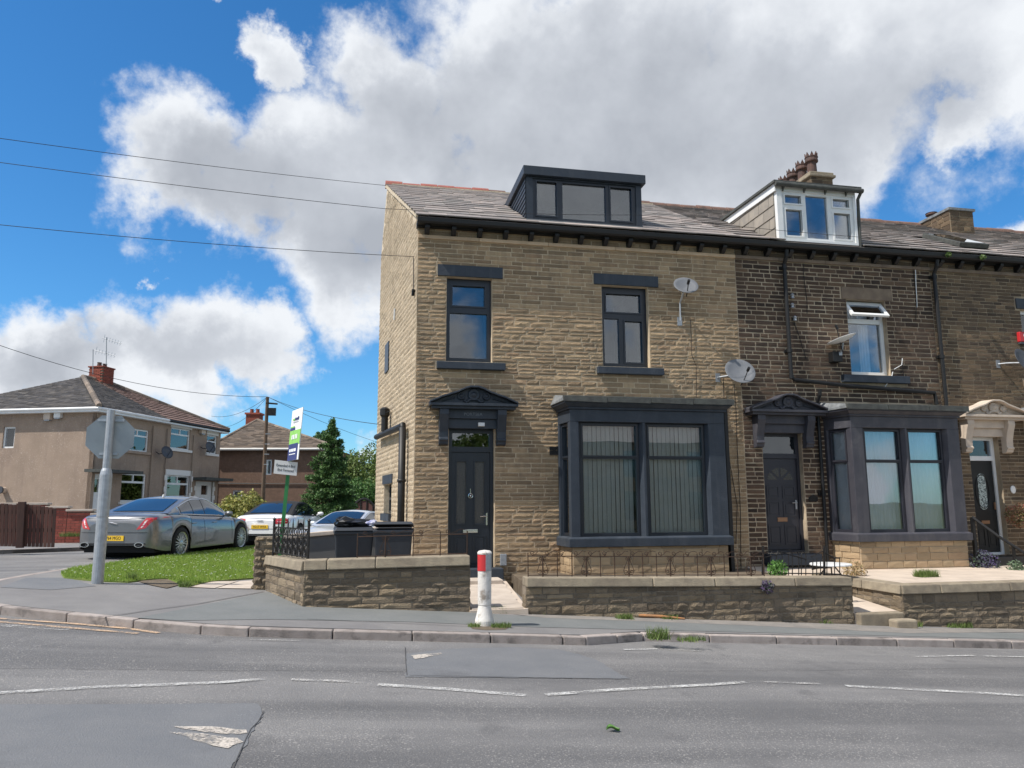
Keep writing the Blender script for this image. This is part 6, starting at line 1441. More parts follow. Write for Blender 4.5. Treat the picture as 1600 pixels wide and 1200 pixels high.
def swindow(r, bars, m=M_['white'], O=C0, u=dF, n=-dL, nm='window'):
    a, b, c, d = r; f = .07; h = d-c
    if bars == 't':  pn = [(a+f,b-f,c+f,c+h*.66),((a+f),(a+b)/2-.03,c+h*.73,d-f),((a+b)/2+.03,b-f,c+h*.73,d-f)]
    elif bars == 'd': pn = [(a+(b-a)*.35,b-(b-a)*.25,c+h*.52,d-h*.14)]
    elif bars == 'h': pn = [(a+f,b-f,c+f,c+h*.62),(a+f,b-f,c+h*.69,d-f)]
    else: pn = [(a+f,b-f,c+f,d-f)]
    w = window(semi, a, b, c, d, 0, m, M_['glass'], pn, O=O-n*.06, u=u, n=n, fd=.06, name=nm)
    q = O-n*.5; bk = MB(); P = [q+u*a, q+u*b]; bk.quad((P[0].x,P[0].y,c-.1),(P[1].x,P[1].y,c-.1),(P[1].x,P[1].y,d+.1),(P[0].x,P[0].y,d+.1)); bk.build('room_interior', M_['room'], w)
    if bars in ('t','h'):
        k = MB(); q2 = O-n*.25
        for (s0, s1) in ((a,a+(b-a)*.28),(b-(b-a)*.28,b)): p0, p1 = q2+u*s0, q2+u*s1; k.quad((p0.x,p0.y,c),(p1.x,p1.y,c),(p1.x,p1.y,d),(p0.x,p0.y,d))
        k.build('curtain', M_['net'], w)
    return w
for k_, b_ in (('w1u','t'),('w2u','t'),('w3u','h'),('w1d','t'),('w2d','t')): swindow(fwin[k_], b_)
swindow(fwin['d1'], 'd', nm='door'); swindow(fwin['d2'], 'd', nm='door')
a, b, c, d = swin[0]; swindow((DP-b,DP-a,c,d), 'p', O=C0+dL*DP, u=-dL, n=-dF)
def sbox(nm, pl, t0, t1, z0, z1, o0, o1, m, bev=0):
    P = [pl(t0,0,o1), pl(t1,0,o1), pl(t1,0,o0), pl(t0,0,o0)]; k = MB(); k.hexa([(p.x,p.y,z0) for p in P]+[(p.x,p.y,z1) for p in P]); return k.build(nm, m, semi, bevel=bev)
for k_ in ('w1u','w2u','w3u','w1d','w2d'):
    a, b, c, d = fwin[k_]; sbox('window_sill', SW, a-.12, b+.12, c-.12, c, -.05, .10, M_['render_pale'] if k_ != 'w1u' else M_['dash'])
    if k_ in ('w2u','w3u'): sbox('window_head', SW, a-.08, b+.08, d, d+.22, -.05, .03, M_['render_pale'])
a, b, c, d = fwin['w2d']; sbox('window_head', SW, a-.15, b+.15, d, d+.28, -.05, .03, M_['render_pale'])
for i in range(5):
    zz = c+(d-c)*i/5; e_ = .16 if i % 2 else .26
    for s_ in (0, 1): sbox('quoin', SW, (a-e_ if s_ == 0 else b), (a if s_ == 0 else b+e_), zz, zz+(d-c)/5-.01, -.05, .03, M_['render_pale'])
a, b, c, d = fwin['d2']
for s_ in (0, 1):
    for i in range(6): zz = c+(d-c)*i/6; e_ = .14 if i % 2 else .24; sbox('quoin', SW, (a-e_ if s_ == 0 else b), (a if s_ == 0 else b+e_), zz, zz+(d-c)/6-.01, -.05, .03, M_['render_pale'])
sbox('door_canopy', SW, a-.45, b+.75, d+.05, d+.20, 0, .8, M_['lead_dirty']); a, b, c, d = fwin['d1']; sbox('door_canopy', SW, a-.5, b+1.6, d+.05, d+.18, 0, .8, M_['lead_dirty'])
r1 = fr(343, 700); 
# hipped roof
ov = .32; ap = DP/2; rzz = sd(135, 583)[1]; pA = C0+dF*ap+dL*ap; pB = C0+dF*(FL-ap)+dL*ap
dpa = (pA-CAM).dot(FW); rzz = CAM.z + (ray(135, 583).z)*((pA-CAM).dot(FW)/ray(135,583).dot(FW))
c00, c10, c11, c01 = C0-dF*ov-dL*ov, C0+dF*(FL+ov)-dL*ov, C0+dF*(FL+ov)+dL*(DP+ov), C0-dF*ov+dL*(DP+ov)
V3 = lambda p, z: Vector((p.x,p.y,z)); ze = ez-.02
rm = MB(); rm.poly([V3(c00,ze),V3(c10,ze),V3(pB,rzz),V3(pA,rzz)]); rm.poly([V3(c01,ze),V3(c00,ze),V3(pA,rzz)]); rm.poly([V3(c10,ze),V3(c11,ze),V3(pB,rzz)]); rm.poly([V3(c11,ze),V3(c01,ze),V3(pA,rzz),V3(pB,rzz)])
sroof = rm.build('roof', M_['tile_grey'], semi)
half = fr(254, 672)[0]+ov; tot = FL+2*ov
eU = dF; sv = (V3(pA,rzz)-V3(c00,ze)); upF = (sv - eU*sv.dot(eU)); lsF = upF.length
inx = sv.dot(eU)
slates(sroof, V3(c00,ze), eU, upF, tot, lsF, .19, (.24,.32), M_['tile_grey'], 0, left=lambda s: inx*s/lsF, right=lambda s: half, seed=91, thick=.02, lift=.03)
slates(sroof, V3(c00,ze), eU, upF, tot, lsF, .30, (.30,.31), M_['tile_red'], 0, left=lambda s: half, right=lambda s: tot-inx*s/lsF, seed=92, thick=.03, lift=.045, name='tile')
eS = -dL; sv2 = (V3(pA,rzz)-V3(c01,ze)); upS = sv2-eS*sv2.dot(eS); lsS = upS.length; in2 = sv2.dot(eS)
slates(sroof, V3(c01,ze), eS, upS, DP+2*ov, lsS, .19, (.24,.32), M_['tile_grey'], 0, left=lambda s: in2*s/lsS, right=lambda s: (DP+2*ov)-in2*s/lsS, seed=93, thick=.02, lift=.03)
def hips(parent, lines, m, r=.12):
    for a, b in lines:
        n_ = max(2, int((b-a).length/.45))
        for i in range(n_): p, q = a.lerp(b, i/n_), a.lerp(b, (i+.96)/n_); MB().tube([p, q], r, 8).build('hip_tile', m, parent)
hips(sroof, [(V3(c00,ze+.08),V3(pA,rzz+.04)),(V3(pA,rzz+.03),V3(pB,rzz+.03)),(V3(c10,ze+.06),V3(pB,rzz+.04))], M_['tile_brown'])
def gut(nm, a, b, m, r=.07): return MB().tube([a, b], r, 8).build(nm, m, semi)
gut('gutter', V3(c01,ze-.02), V3(c00,ze-.02), M_['white']); gut('gutter', V3(c00,ze-.02), V3(c00+dF*half,ze-.02), M_['white']); gut('gutter', V3(c00+dF*half,ze-.02), V3(c10,ze-.02), M_['black'])
fs = MB(); 
for a, b in ((c01,c00),(c00,c10)):
    a2, b2 = a.copy(), b.copy(); q = [V3(a2,ze-.16),V3(b2,ze-.16),V3(b2,ze-.03),V3(a2,ze-.03)]; fs.quad(*q)
fs.quad(V3(c00,ze-.16),V3(c10,ze-.16),V3(c11,ze-.16),V3(c01,ze-.16))
fs.build('soffit', M_['white'], semi)
def pipe_at(u_, v0, v1, m, r=.035): a, b = fr(u_, v0), fr(u_, v1); MB().tube([SW(a[0],a[1],.06), SW(a[0],b[1],.06)], r, 6).build('down_pipe', m, semi)
pipe_at(238,665,785,M_['lintel_stone'],.025); pipe_at(260,670,785,M_['lintel_stone'],.02); pipe_at(301,680,770,M_['lintel_stone'],.02)
# chimney with aerials
cc = pA+dF*1.3; Mx = Matrix.Translation((cc.x,cc.y,0)) @ Matrix.Rotation(math.atan2(dF.y,dF.x),4,'Z')
zt2 = CAM.z+ray(165,568).z*((cc-CAM).dot(FW)/ray(165,568).dot(FW))
ch = MB().box(-.42,.42,-.38,.38,rzz-.5,zt2, Mx).build('chimney', M_['lintel_stone'], semi)
zz = rzz-.3; r = 0
bu = MB().box(-.5,.5,-.5,.5,-.5,.5); bmesh_ = bu.mesh('brick', M_['redbrick'])
while zz < zt2-.02:
    for (n_, off, wd) in (((0,-1),.39,.86),((-1,0),.43,.78)):
        x = -wd/2+(0 if r % 2 else .11)
        while x < wd/2-.05:
            l = min(.215, wd/2-x); X_ = (x+l/2, -off, 0) if n_ == (0,-1) else (-off, x+l/2, 0)
            Mb = Mx @ Matrix.Translation((X_[0],X_[1],zz+.0325)) @ (Matrix.Diagonal((l-.012,.03,.060,1)) if n_ == (0,-1) else Matrix.Diagonal((.03,l-.012,.060,1)))
            piece('brick', bmesh_, Mb, ch); x += l
    zz += .075; r += 1
MB().box(-.48,.48,-.44,.44,zt2-.02,zt2+.05, Mx).build('chimney_cap', M_['redbrick'], ch, bevel=.01)
for s_ in (-.2,.2): MB().lathe([(.12,0),(.10,.18),(.12,.22)], Mx @ Matrix.Translation((s_,0,zt2+.05)), 12).build('chimney_pot', M_['pot'], ch)
def aerial(label, u0, vtop, vbot, cross):
    dd = (cc-CAM).dot(FW); W3_ = lambda u_, v_: CAM+ray(u_, v_)*(dd/ray(u_, v_).dot(FW))
    t = thing('tv_aerial', W3_(u0,vbot), label, 'aerial'); MB().tube([W3_(u0,vbot), W3_(u0+.5,vtop)], .022, 6).build('mast', M_['steel'], t)
    (ua,va,ub,vb) = cross; a, b = W3_(ua,va), W3_(ub,vb); MB().tube([a,b], .015, 5).build('boom', M_['steel'], t)
    for i in range(7): p = a.lerp(b, .1+i*.14); MB().tube([p-Vector((.02,0,.20 if i == 0 else .11)), p+Vector((.02,0,.20 if i == 0 else .11))], .010, 4).build('element', M_['steel'], t)
aerial('taller television aerial above the red brick chimney', 166, 527, 570, (160,528,190,537)); aerial('lower television aerial on a mast beside the red chimney', 145, 546, 585, (147,547,181,556))
# boxes and dishes on the semi
def fbox(nm, label, cat, plane, u0, v0, u1, v1, m, d=.18):
    r = rect(plane, (u0,v0,u1,v1)); pl = SW if plane is fr else SD
    t = thing(nm, pl((r[0]+r[1])/2, r[2]), label, cat); P = [pl(r[0],0,d), pl(r[1],0,d), pl(r[1],0,.0), pl(r[0],0,.0)]
    if plane is sd: P = [P[1],P[0],P[3],P[2]]
    MB().hexa([(p.x,p.y,r[2]) for p in P]+[(p.x,p.y,r[3]) for p in P]).build('case', m, t, bevel=.015)
    q = [p.lerp(P[(i+2) % 4], .1) for i, p in enumerate(P)]; MB().hexa([(p.x,p.y,r[2]-.05) for p in q]+[(p.x,p.y,r[2]) for p in q]).build('base', M_['steel'], t); return t
fbox('alarm_box', 'cream alarm box under the white eaves, left of the pair', 'alarm box', sd, 73,644,82,656, M_['cream']); fbox('alarm_box', 'white alarm box under the white eaves, right of the pair', 'alarm box', sd, 89,643,98,653, M_['white'])
fbox('alarm_box', 'small cream alarm box between upper windows of the semi', 'alarm box', fr, 311,670,317,678, M_['cream'])
def sdish(label, u_, v_):
    a = fr(u_, v_); c = SW(a[0], a[1], .45); t = thing('satellite_dish', c, label, 'satellite dish', 'dark dishes on the semi-detached houses'); ax_ = (Vector((.75,-.6,.35))).normalized()
    q = Matrix.Translation(c) @ ax_.to_track_quat('Z','Y').to_matrix().to_4x4(); MB().lathe([(.001,0),(.18,.02),(.32,.09),(.325,.10),(.18,.035),(.001,.015)], q, 22, closed=False).build('reflector', M_['dish_dark'], t, smooth=True); MB().tube([c, SW(a[0]-.1,a[1]-.05,.15), SW(a[0]-.1,a[1]+.05,0)], .02, 6).build('mount', M_['black'], t); MB().tube([c-Vector((0,0,.3)), c+ax_*.4], .012, 5).build('feed_arm', M_['black'], t)
sdish('dark satellite dish beside the drain pipe in the middle of the semi', 246, 708); sdish('dark satellite dish beside the small upper window of the semi', 315, 700)
fbx = sd(6, 773); q = SD(fbx[0], fbx[1]+.1); fl_ = thing('flue', q, 'round boiler flue low on the pebble-dashed side wall', 'flue'); MB().tube([SD(fbx[0],fbx[1]+.2,0), SD(fbx[0],fbx[1]+.2,.25)], .13, 12).build('pipe', M_['cream'], fl_); MB().tube([SD(fbx[0],fbx[1]+.2,.2), SD(fbx[0],fbx[1]+.2,.27)], .16, 12).build('collar', M_['dish_dark'], fl_)

# ---- red brick garden wall stepping down, and timber fence
rw = thing('red_brick_wall', (-7.5,24.5,.5), 'stepped red brick garden wall with stone copings beside the fence', 'garden wall')
M_['redbrick2'] = pmat('bright red brick', (.34,.085,.06), (.27,.07,.05), scale=7, rough=.9, rnd=.2); brick2 = MB().box(-.5,.5,-.5,.5,-.5,.5).mesh('brick', M_['redbrick2'])
RWY = 24.0
def rwp(u_, v_): return onY(u_, v_, RWY)
steps = [(-60,74,786,862),(74,106,791,862),(106,144,796,862),(144,175,802,862)]; cnt = 0; rest = MB()
for (ua, ub, vt, vb) in steps:
    a, b = rwp(ua, vt), rwp(ub, vt); zb_ = G(a.x)+.05; zt_ = a.z-.06
    MB().box(a.x,b.x,RWY+.012,RWY+.2,zb_-.2,zt_).build('wall_core', M_['wallmortar'], rw)
    z = zb_; r = 0
    while z < zt_-.03:
        x = a.x-(0 if r % 2 else .11)
        while x < b.x-.02:
            x0_, x1_ = max(x, a.x), min(x+.222, b.x)
            if x1_-x0_ > .03:
                Mb = Matrix.Translation(((x0_+x1_)/2, RWY+.012, z+.035)) @ Matrix.Diagonal((x1_-x0_-.010,.024,min(.065,zt_-z),1))
                if a.x > -9.5 and cnt < 290: piece('brick', brick2, Mb, rw); cnt += 1
                else: rest.add((bu.v, bu.f), Mb)
            x += .222
        z += .075; r += 1
    MB().box(a.x-.04,b.x+.04,RWY-.05,RWY+.26,zt_+.002,zt_+.065).build('coping_stone', M_['flag'], rw, bevel=.01)
if rest.v: rest.build('bricks', M_['redbrick2'], rw, kind='stuff')
fe = thing('timber_fence', (-8.5,20.3,.5), 'dark brown timber fence panel leaning at the left edge', 'fence')
M_['fence'] = pmat('dark brown fence stain', (.060,.028,.022), (.09,.042,.03), scale=5, rough=.85, stretch=(8,8,1), rnd=.3, bump=.3, bscale=30)
FYY = 20.3
us = list(np.linspace(-46, 82, 22));  
for i, u_ in enumerate(us):
    pb_ = onY(u_, 853.5+(.02*(u_-0)), FYY); vt = 788+(0 if u_ < 30 else (u_-30)*.11)+random.uniform(-1,1); pt_ = onY(u_+ (3 if u_ > 30 else 1.0), vt, FYY); l = .072
    MB().hexa([(pb_.x-l/2,FYY,pb_.z),(pb_.x+l/2,FYY,pb_.z),(pb_.x+l/2,FYY+.022,pb_.z),(pb_.x-l/2,FYY+.022,pb_.z),(pt_.x-l/2,FYY,pt_.z),(pt_.x+l/2,FYY,pt_.z),(pt_.x+l/2,FYY+.022,pt_.z+.01),(pt_.x-l/2,FYY+.022,pt_.z+.01)]).build('board', M_['fence'], fe)
for v_ in (800, 828): a, b = onY(-60, v_, FYY+.04), onY(83, v_+3, FYY+.04); MB().box(a.x,b.x,FYY+.024,FYY+.07,min(a.z,b.z),min(a.z,b.z)+.09).build('rail', M_['fence'], fe)
a, b = onY(31, 856, FYY-.05), onY(35, 784, FYY-.05); MB().hexa([(a.x-.08,FYY-.10,a.z),(a.x+.08,FYY-.10,a.z),(a.x+.08,FYY-.005,a.z),(a.x-.08,FYY-.005,a.z),(b.x-.08,FYY-.10,b.z),(b.x+.08,FYY-.10,b.z),(b.x+.08,FYY-.005,b.z),(b.x-.08,FYY-.005,b.z)]).build('post', M_['fence'], fe, bevel=.01)

# ---- the brown house further along
hb_d = 46.0
def WP(u_, v_, d=hb_d): r = ray(u_, v_); return CAM+r*(d/r.dot(FW))
b0_, b1_ = WP(336, 702), WP(520, 706); b0_.z = b1_.z = 0; bu_ = (b1_-b0_).normalized(); bn_ = Vector((bu_.y,-bu_.x,0)); BL = (b1_-b0_).length
bh = thing('hipped_house', (b0_.x,b0_.y,.6), 'brown pebble-dashed house with brown hipped roof behind the white convertible', 'house')
def bpl(u_, v_): p = hit(u_, v_, b0_, bn_); return (p-b0_).dot(bu_), p.z
bez = WP(352, 702).z; bw1 = rect(bpl,(416,718,424,742)); bw2 = rect(bpl,(364,766,378,780))
bwall = plate(MB(), b0_, bu_, bn_, 0, BL, 0, bez, [bw1, bw2], .2); bD = 8.0
L1 = b0_-bn_*bD; bwall.quad((L1.x,L1.y,0),(b0_.x,b0_.y,0),(b0_.x,b0_.y,bez),(L1.x,L1.y,bez)); R1 = b1_-bn_*bD; bwall.quad((b1_.x,b1_.y,0),(R1.x,R1.y,0),(R1.x,R1.y,bez),(b1_.x,b1_.y,bez)); bwall.build('wall', M_['dash_dark'], bh)
for r_ in (bw1, bw2):
    window(bh, r_[0], r_[1], r_[2], r_[3], 0, M_['white'], M_['glass'], [(r_[0]+.08,r_[1]-.08,r_[2]+.08,r_[3]-.08)], O=b0_-bn_*.05, u=bu_, n=bn_)
    k = MB(); q = b0_-bn_*.4; P = [q+bu_*r_[0], q+bu_*r_[1]]; k.quad((P[0].x,P[0].y,r_[2]),(P[1].x,P[1].y,r_[2]),(P[1].x,P[1].y,r_[3]),(P[0].x,P[0].y,r_[3])); k.build('curtain', M_['net'], bh)
o_ = .35; e00, e10 = b0_-bu_*o_+bn_*o_, b1_+bu_*o_+bn_*o_; e11, e01 = e10-bn_*(bD+2*o_), e00-bn_*(bD+2*o_)
apx = hit(402, 657, b0_-bn_*(bD/2), bn_); rz2 = apx.z; rA = Vector((apx.x,apx.y,0)); rB = rA+bu_*.05
rL = rA - bn_*1.0
k = MB(); k.poly([V3(e00,bez),V3(e10,bez),V3(rA,rz2)]); k.poly([V3(e01,bez),V3(e00,bez),V3(rA,rz2),V3(rL,rz2)]); k.poly([V3(e10,bez),V3(e11,bez),V3(rL,rz2),V3(rA,rz2)]); broof = k.build('roof', M_['tile_brown'], bh)
sv = V3(rA,rz2)-V3(e00,bez); ub = (e10-e00).normalized(); upb = sv-ub*sv.dot(ub); inb = sv.dot(ub); lb = upb.length; totb = (e10-e00).length
slates(broof, V3(e00,bez), ub, upb, totb, lb, .20, (.25,.5), M_['tile_brown'], 0, left=lambda s: inb*s/lb, right=lambda s: totb-(totb-inb)*s/lb, seed=95, thick=.03, lift=.05, name='tile')
hips(broof, [(V3(e00,bez+.08),V3(rA,rz2+.04)),(V3(e10,bez+.08),V3(rA,rz2+.04))], M_['tile_brown'], .10)
MB().tube([V3(e00,bez-.02),V3(e10,bez-.02)], .08, 8).build('gutter', M_['render_pale'], bh); MB().tube([V3(e00+bu_*.5-bn_*.3,bez-.1),V3(e00+bu_*.5-bn_*.3,1.5)], .05, 6).build('down_pipe', M_['white'], bh)
c_ = rA-bu_*.4-bn_*.6; Mx = Matrix.Translation((c_.x,c_.y,0)) @ Matrix.Rotation(math.atan2(bu_.y,bu_.x),4,'Z'); zc = WP(390,643,hb_d+4).z
bc = MB().box(-.45,.45,-.4,.4,rz2-.8,zc, Mx).box(-.52,.52,-.47,.47,zc-.12,zc, Mx).build('chimney', M_['redbrick'], bh)
for s_ in (-.2,.2): MB().lathe([(.14,0),(.12,.25),(.14,.28)], Mx @ Matrix.Translation((s_,0,zc)), 10).build('chimney_pot', M_['redbrick'], bc)
MB().tube([V3(b0_+bn_*.05,bpl(352,755)[1]), V3(b0_+bn_*.05+bu_*(BL*.9),bpl(352,757)[1])], .03, 5).build('wall_cable', M_['black'], bh)
# distant stone house beyond the spruce
q0, q1 = WP(512, 760, 60), WP(546, 748, 60); fh = thing('distant_house', (q0.x,q0.y,.5), 'small distant stone house glimpsed between the spruce and round tree', 'house')
MB().box(q0.x-2,q1.x,q0.y,q0.y+7,0,q1.z).build('wall', M_['lintel_stone'], fh); k = MB(); k.prism([(q0.x-2.2,q0.y-.3,q1.z),(q0.x-2.2,q0.y+7.3,q1.z),(q0.x-2.2,q0.y+3.5,q1.z+1.6)], (q1.x-q0.x+2.4,0,0)); k.build('roof', M_['tile_grey'], fh)
a = WP(537, 748, 59.5); MB().tube([V3(a,q1.z),V3(a,0)], .06, 6).build('down_pipe', M_['black'], fh)

# ---- arched gate and brick piers behind the cars
gd = 31.0; ga_ = thing('arched_gate', WP(568, 822, gd), 'arched brown driveway gate with black frame behind the silver car', 'gate')
n = 5; aL, aR = WP(543, 824, gd), WP(592, 824, gd); ag = lambda s: aL.lerp(aR, s); hgt = lambda s: WP(543, 803, gd).z+ .62*math.sin(math.pi*s)
M_['gatebrown'] = pmat('brown gate panel', (.12,.05,.04), (.095,.042,.034), scale=3, rough=.7)
for i in range(n):
    s0, s1 = i/n+.012, (i+1)/n-.012; P = [ag(s0), ag(s1)]; N_ = 6
    pts = [V3(P[0],.3),V3(P[1],.3)] + [V3(ag(lerp(s1,s0,j/N_)), hgt(lerp(s1,s0,j/N_))-.08) for j in range(N_+1)]; MB().prism(pts, (0,.04,0)).build('panel', M_['gatebrown'], ga_)
for i in range(n+1): p = ag(i/n); MB().tube([V3(p,.2), V3(p,hgt(i/n))], .035, 6).build('frame_bar', M_['black_iron'], ga_)
MB().tube([V3(ag(j/16), hgt(j/16)) for j in range(17)], .045, 6).build('arch_bar', M_['black_iron'], ga_)
wp_ = thing('gate_pier', WP(531,824,gd), 'white rendered gate pier left of the arched gate', 'pier'); p = WP(531,824,gd); zt2 = WP(531,800,gd).z; MB().box(p.x-.22,p.x+.22,p.y,p.y+.4,.2,zt2).build('shaft', M_['render_pale'], wp_, bevel=.02); MB().box(p.x-.28,p.x+.28,p.y-.06,p.y+.46,zt2,zt2+.1).build('cap', M_['flag'], wp_, bevel=.02)
lg = thing('lattice_gate', WP(512,824,gd), 'low red-brown lattice gate under the spruce', 'gate'); a, b = WP(498,822,gd), WP(522,822,gd); zt2 = WP(510,801,gd).z
for i in range(6):
    s0 = i/6; p, q = a.lerp(b, s0), a.lerp(b, min(1,s0+.34)); MB().tube([V3(p,zt2-.75),V3(q,zt2)], .03, 4).build('lath', M_['redbrick'], lg); MB().tube([V3(q,zt2-.75),V3(p,zt2)], .03, 4).build('lath', M_['redbrick'], lg)
MB().tube([V3(a,zt2-.8),V3(a,zt2+.05),V3(b,zt2+.05),V3(b,zt2-.8)], .04, 5).build('frame', M_['redbrick'], lg)

# ---- telegraph pole and wires
tp_ = WP(410, 800, 30); tt = WP(418, 620, 30); tpl = thing('telegraph_pole', (tp_.x,tp_.y,.4), 'brown wooden telegraph pole before the brown house', 'telegraph pole')
MB().tube([(tp_.x,tp_.y,.2), tt], [.085,.065], 12).build('pole', M_['wood_pole'], tpl); MB().box(tt.x+.05,tt.x+.35,tt.y-.08,tt.y+.08,tt.z-.75,tt.z-.45).tube([tt+Vector((-.05,0,-.25)), tt+Vector((.4,0,-.28))], .035, 6).build('terminal_box', M_['black'], tpl)
for i in range(4): MB().tube([(tt.x,tt.y-.12,tt.z-1.5-i*.4),(tt.x+.18,tt.y-.16,tt.z-1.5-i*.4)], .015, 4).build('step_iron', M_['steel'], tpl)
M_['wire'] = pmat('black wire', (.015,.015,.018), rough=.7)
def wire(label, pts, sag, r, name='overhead_wire'):
    P = [Vector(p) for p in pts]; out = []
    for a, b in zip(P[:-1], P[1:]):
        for i in range(16): t = i/16; out.append(a.lerp(b, t)-Vector((0,0,sag*4*t*(1-t))))
    out.append(P[-1]); return MB().tube(out, r, 5).build(name, M_['wire'], label=label, cat='wire', group='overhead wires')
wire('topmost overhead wire running to the roof ridge of the end house', [onY(-80,205,13.0), onY(604,290,18.3)], .05, .006)
wire('middle overhead wire passing in front of both dormers', [onY(-80,243,11.0), onY(600,326,12.6), onY(1000,336,13.0), onY(1350,371,13.2), onY(1750,420,13.2)], .03, .0048)
wire('lowest of the three overhead wires fixed to the end house corner', [onY(-80,343,12.0), onY(647,401,14.0)], .06, .0055)
wire('long wire passing the semi chimney to the telegraph pole', [WP(-60,518,22), tt], .5, .009)
wire('wire from the telegraph pole to the gable drain hopper', [tt, onY(600,664,18.0)], .15, .008); wire('lower wire from the telegraph pole behind the spruce', [tt, WP(640,705,40)], .2, .008); wire('wire from the telegraph pole to the semi eaves', [tt, WP(330,650,36)], .3, .008); wire('faint wire from the telegraph pole down to the semi', [tt, WP(345,668,34)], .3, .007)
lp = WP(582, 790, 52); lt = WP(582, 735, 52); lc = thing('street_lamp', (lp.x,lp.y,.5), 'distant grey street lamp before the round tree', 'street lamp'); MB().tube([(lp.x,lp.y,0), lt], [.09,.06], 8).build('column', M_['steel'], lc); MB().box(lt.x-.5,lt.x+.1,lt.y-.12,lt.y+.12,lt.z-.02,lt.z+.1).build('lantern', M_['steel'], lc, bevel=.03)

# ------------------------------------------------------------------ trees, shrubs, weeds
def leaf_cloud(P, N_, size, name, m, parent):
    n = len(P); a = np.random.normal(size=(n,3)); a /= np.linalg.norm(a,axis=1)[:,None]
    if N_ is not None: a = a*.75+N_; a /= np.linalg.norm(a,axis=1)[:,None]
    r = np.random.normal(size=(n,3)); u = np.cross(a, r); u /= np.linalg.norm(u,axis=1)[:,None]; v = np.cross(a,u); s = size*np.random.uniform(.6,1.4,n)[:,None]
    V = np.stack([P-u*s*.5, P+v*s*.3, P+u*s*.6, P-v*s*.3], 1)
    return np_mesh(name, V.reshape(-1,3), np.arange(4*n).reshape(-1,4), m, parent)
M_['spruce'] = leafmat('spruce needles', (.05,.12,.03), (.085,.17,.04), [(.04,.095,.028),(.075,.15,.04),(.13,.21,.05)], .2); M_['tree'] = leafmat('broad leaves', (.08,.14,.025), (.13,.19,.04), [(.065,.115,.02),(.115,.17,.035),(.17,.20,.05)], .3)
M_['hedge'] = leafmat('hedge leaves', (.05,.13,.025), (.085,.18,.04), None, .25); M_['varieg'] = leafmat('yellow variegated leaves', (.34,.30,.07), (.14,.17,.04), [(.62,.56,.22),(.45,.42,.10),(.18,.22,.05),(.10,.14,.035)], .3)
def spruce(label, base, H, Rb):
    t = thing('spruce_tree', base, label, 'tree'); base = Vector(base); MB().tube([base, base+Vector((0,0,H))], [.14,.015], 8).build('trunk', M_['bark'], t); P = []; br = MB()
    z = .85
    while z < H-.05:
        f = 1-z/H; r = Rb*(f**.85)*random.uniform(.82,1.12)+.06; nb = max(5, int(11*f)+3)
        for k in range(nb):
            a = random.uniform(0,2*math.pi); rr = r*random.uniform(.75,1.12); tip = base+Vector((rr*math.cos(a),rr*math.sin(a),z-.10*rr+.10)); root = base+Vector((0,0,z+.05)); br.tube([root, root.lerp(tip,.6)-Vector((0,0,.05*rr)), tip], [.018,.012,.004], 3, False)
            npt = int(50+190*rr)
            for i in range(npt):
                s = random.random()**.6; c = root.lerp(tip, s); w = .30*rr*(1.05-s)+.05; q = c+Vector((random.gauss(0,w*.55),random.gauss(0,w*.55),random.gauss(-.03,.045))); P.append(q)
        z += .14+.05*f
    br.build('branches', M_['bark'], t); P = np.array([tuple(p) for p in P]); leaf_cloud(P, np.array([0,0,.35]), .08, 'crown', M_['spruce'], t)
def bushy(name, label, cat, base, blobs, n, size, m, trunk=None, inner=.55):
    t = thing(name, base, label, cat); base = Vector(base); P = []; Nn = []; tot = sum(b[3]**2 for b in blobs)
    for (x, y, z, r, *sq) in blobs:
        k = int(n*r*r/tot); d = np.random.normal(size=(k,3)); d /= np.linalg.norm(d,axis=1)[:,None]; rad = r*(inner+(1-inner)*np.random.rand(k)**.5)*(1+.18*np.sin(d[:,0]*6+x*3)+.14*np.sin(d[:,2]*8+y*5+d[:,1]*5)); q = d*rad[:,None]
        if sq: q[:,2] *= sq[0]
        P.append(q+np.array([base.x+x,base.y+y,base.z+z])); Nn.append(d)
    leaf_cloud(np.concatenate(P), np.concatenate(Nn)*.6, size, 'crown', m, t)
    tr = MB(); h = trunk or .5; tr.tube([base-Vector((0,0,.2)), base+Vector((.05,0,h))], [.16 if h > 1 else .06, .09 if h > 1 else .04], 8)
    for (x, y, z, r, *sq) in blobs[:8]: tr.tube([base+Vector((.05,0,h*.8)), base+Vector((x*.5,y*.5,(h+z)/2)), base+Vector((x,y,z))], [.06,.04,.012], 5)
    tr.build('trunk', M_['bark'], t)
sp_ = WP(508, 815, 27.0); stop = WP(515, 655, 27.0); spruce('tall pointed green spruce tree between the sale board and the end house', (sp_.x+.12,sp_.y,.30), stop.z-.30, 1.32)
rt = WP(572, 780, 44.0); rt.z = .5; rtop = WP(572, 706, 44.0).z
bushy('round_tree', 'round green tree against the cloud left of the gable', 'tree', rt, [(0,0,rtop-1.7,1.5),(-1.0,.3,rtop-2.6,1.25),(1.0,0,rtop-2.4,1.3),(.2,-.8,rtop-2.8,1.2),(-.3,.8,rtop-1.9,1.2),(1.5,.5,rtop-3.2,1.0),(-1.4,-.3,rtop-3.4,1.0),(.9,.2,rtop-1.5,.9)], 16000, .15, M_['tree'], trunk=2.0)
hg = WP(560, 800, 33.0); hg.z = .4; bushy('hedge', 'clipped dark green hedge above the arched gate', 'hedge', hg, [(-.9+.62*i, .2*math.sin(i*2), 1.55+.12*math.sin(i*1.7), .62) for i in range(5)]+[(-.9+.62*i, .3, .75, .65) for i in range(5)], 14000, .10, M_['hedge'])
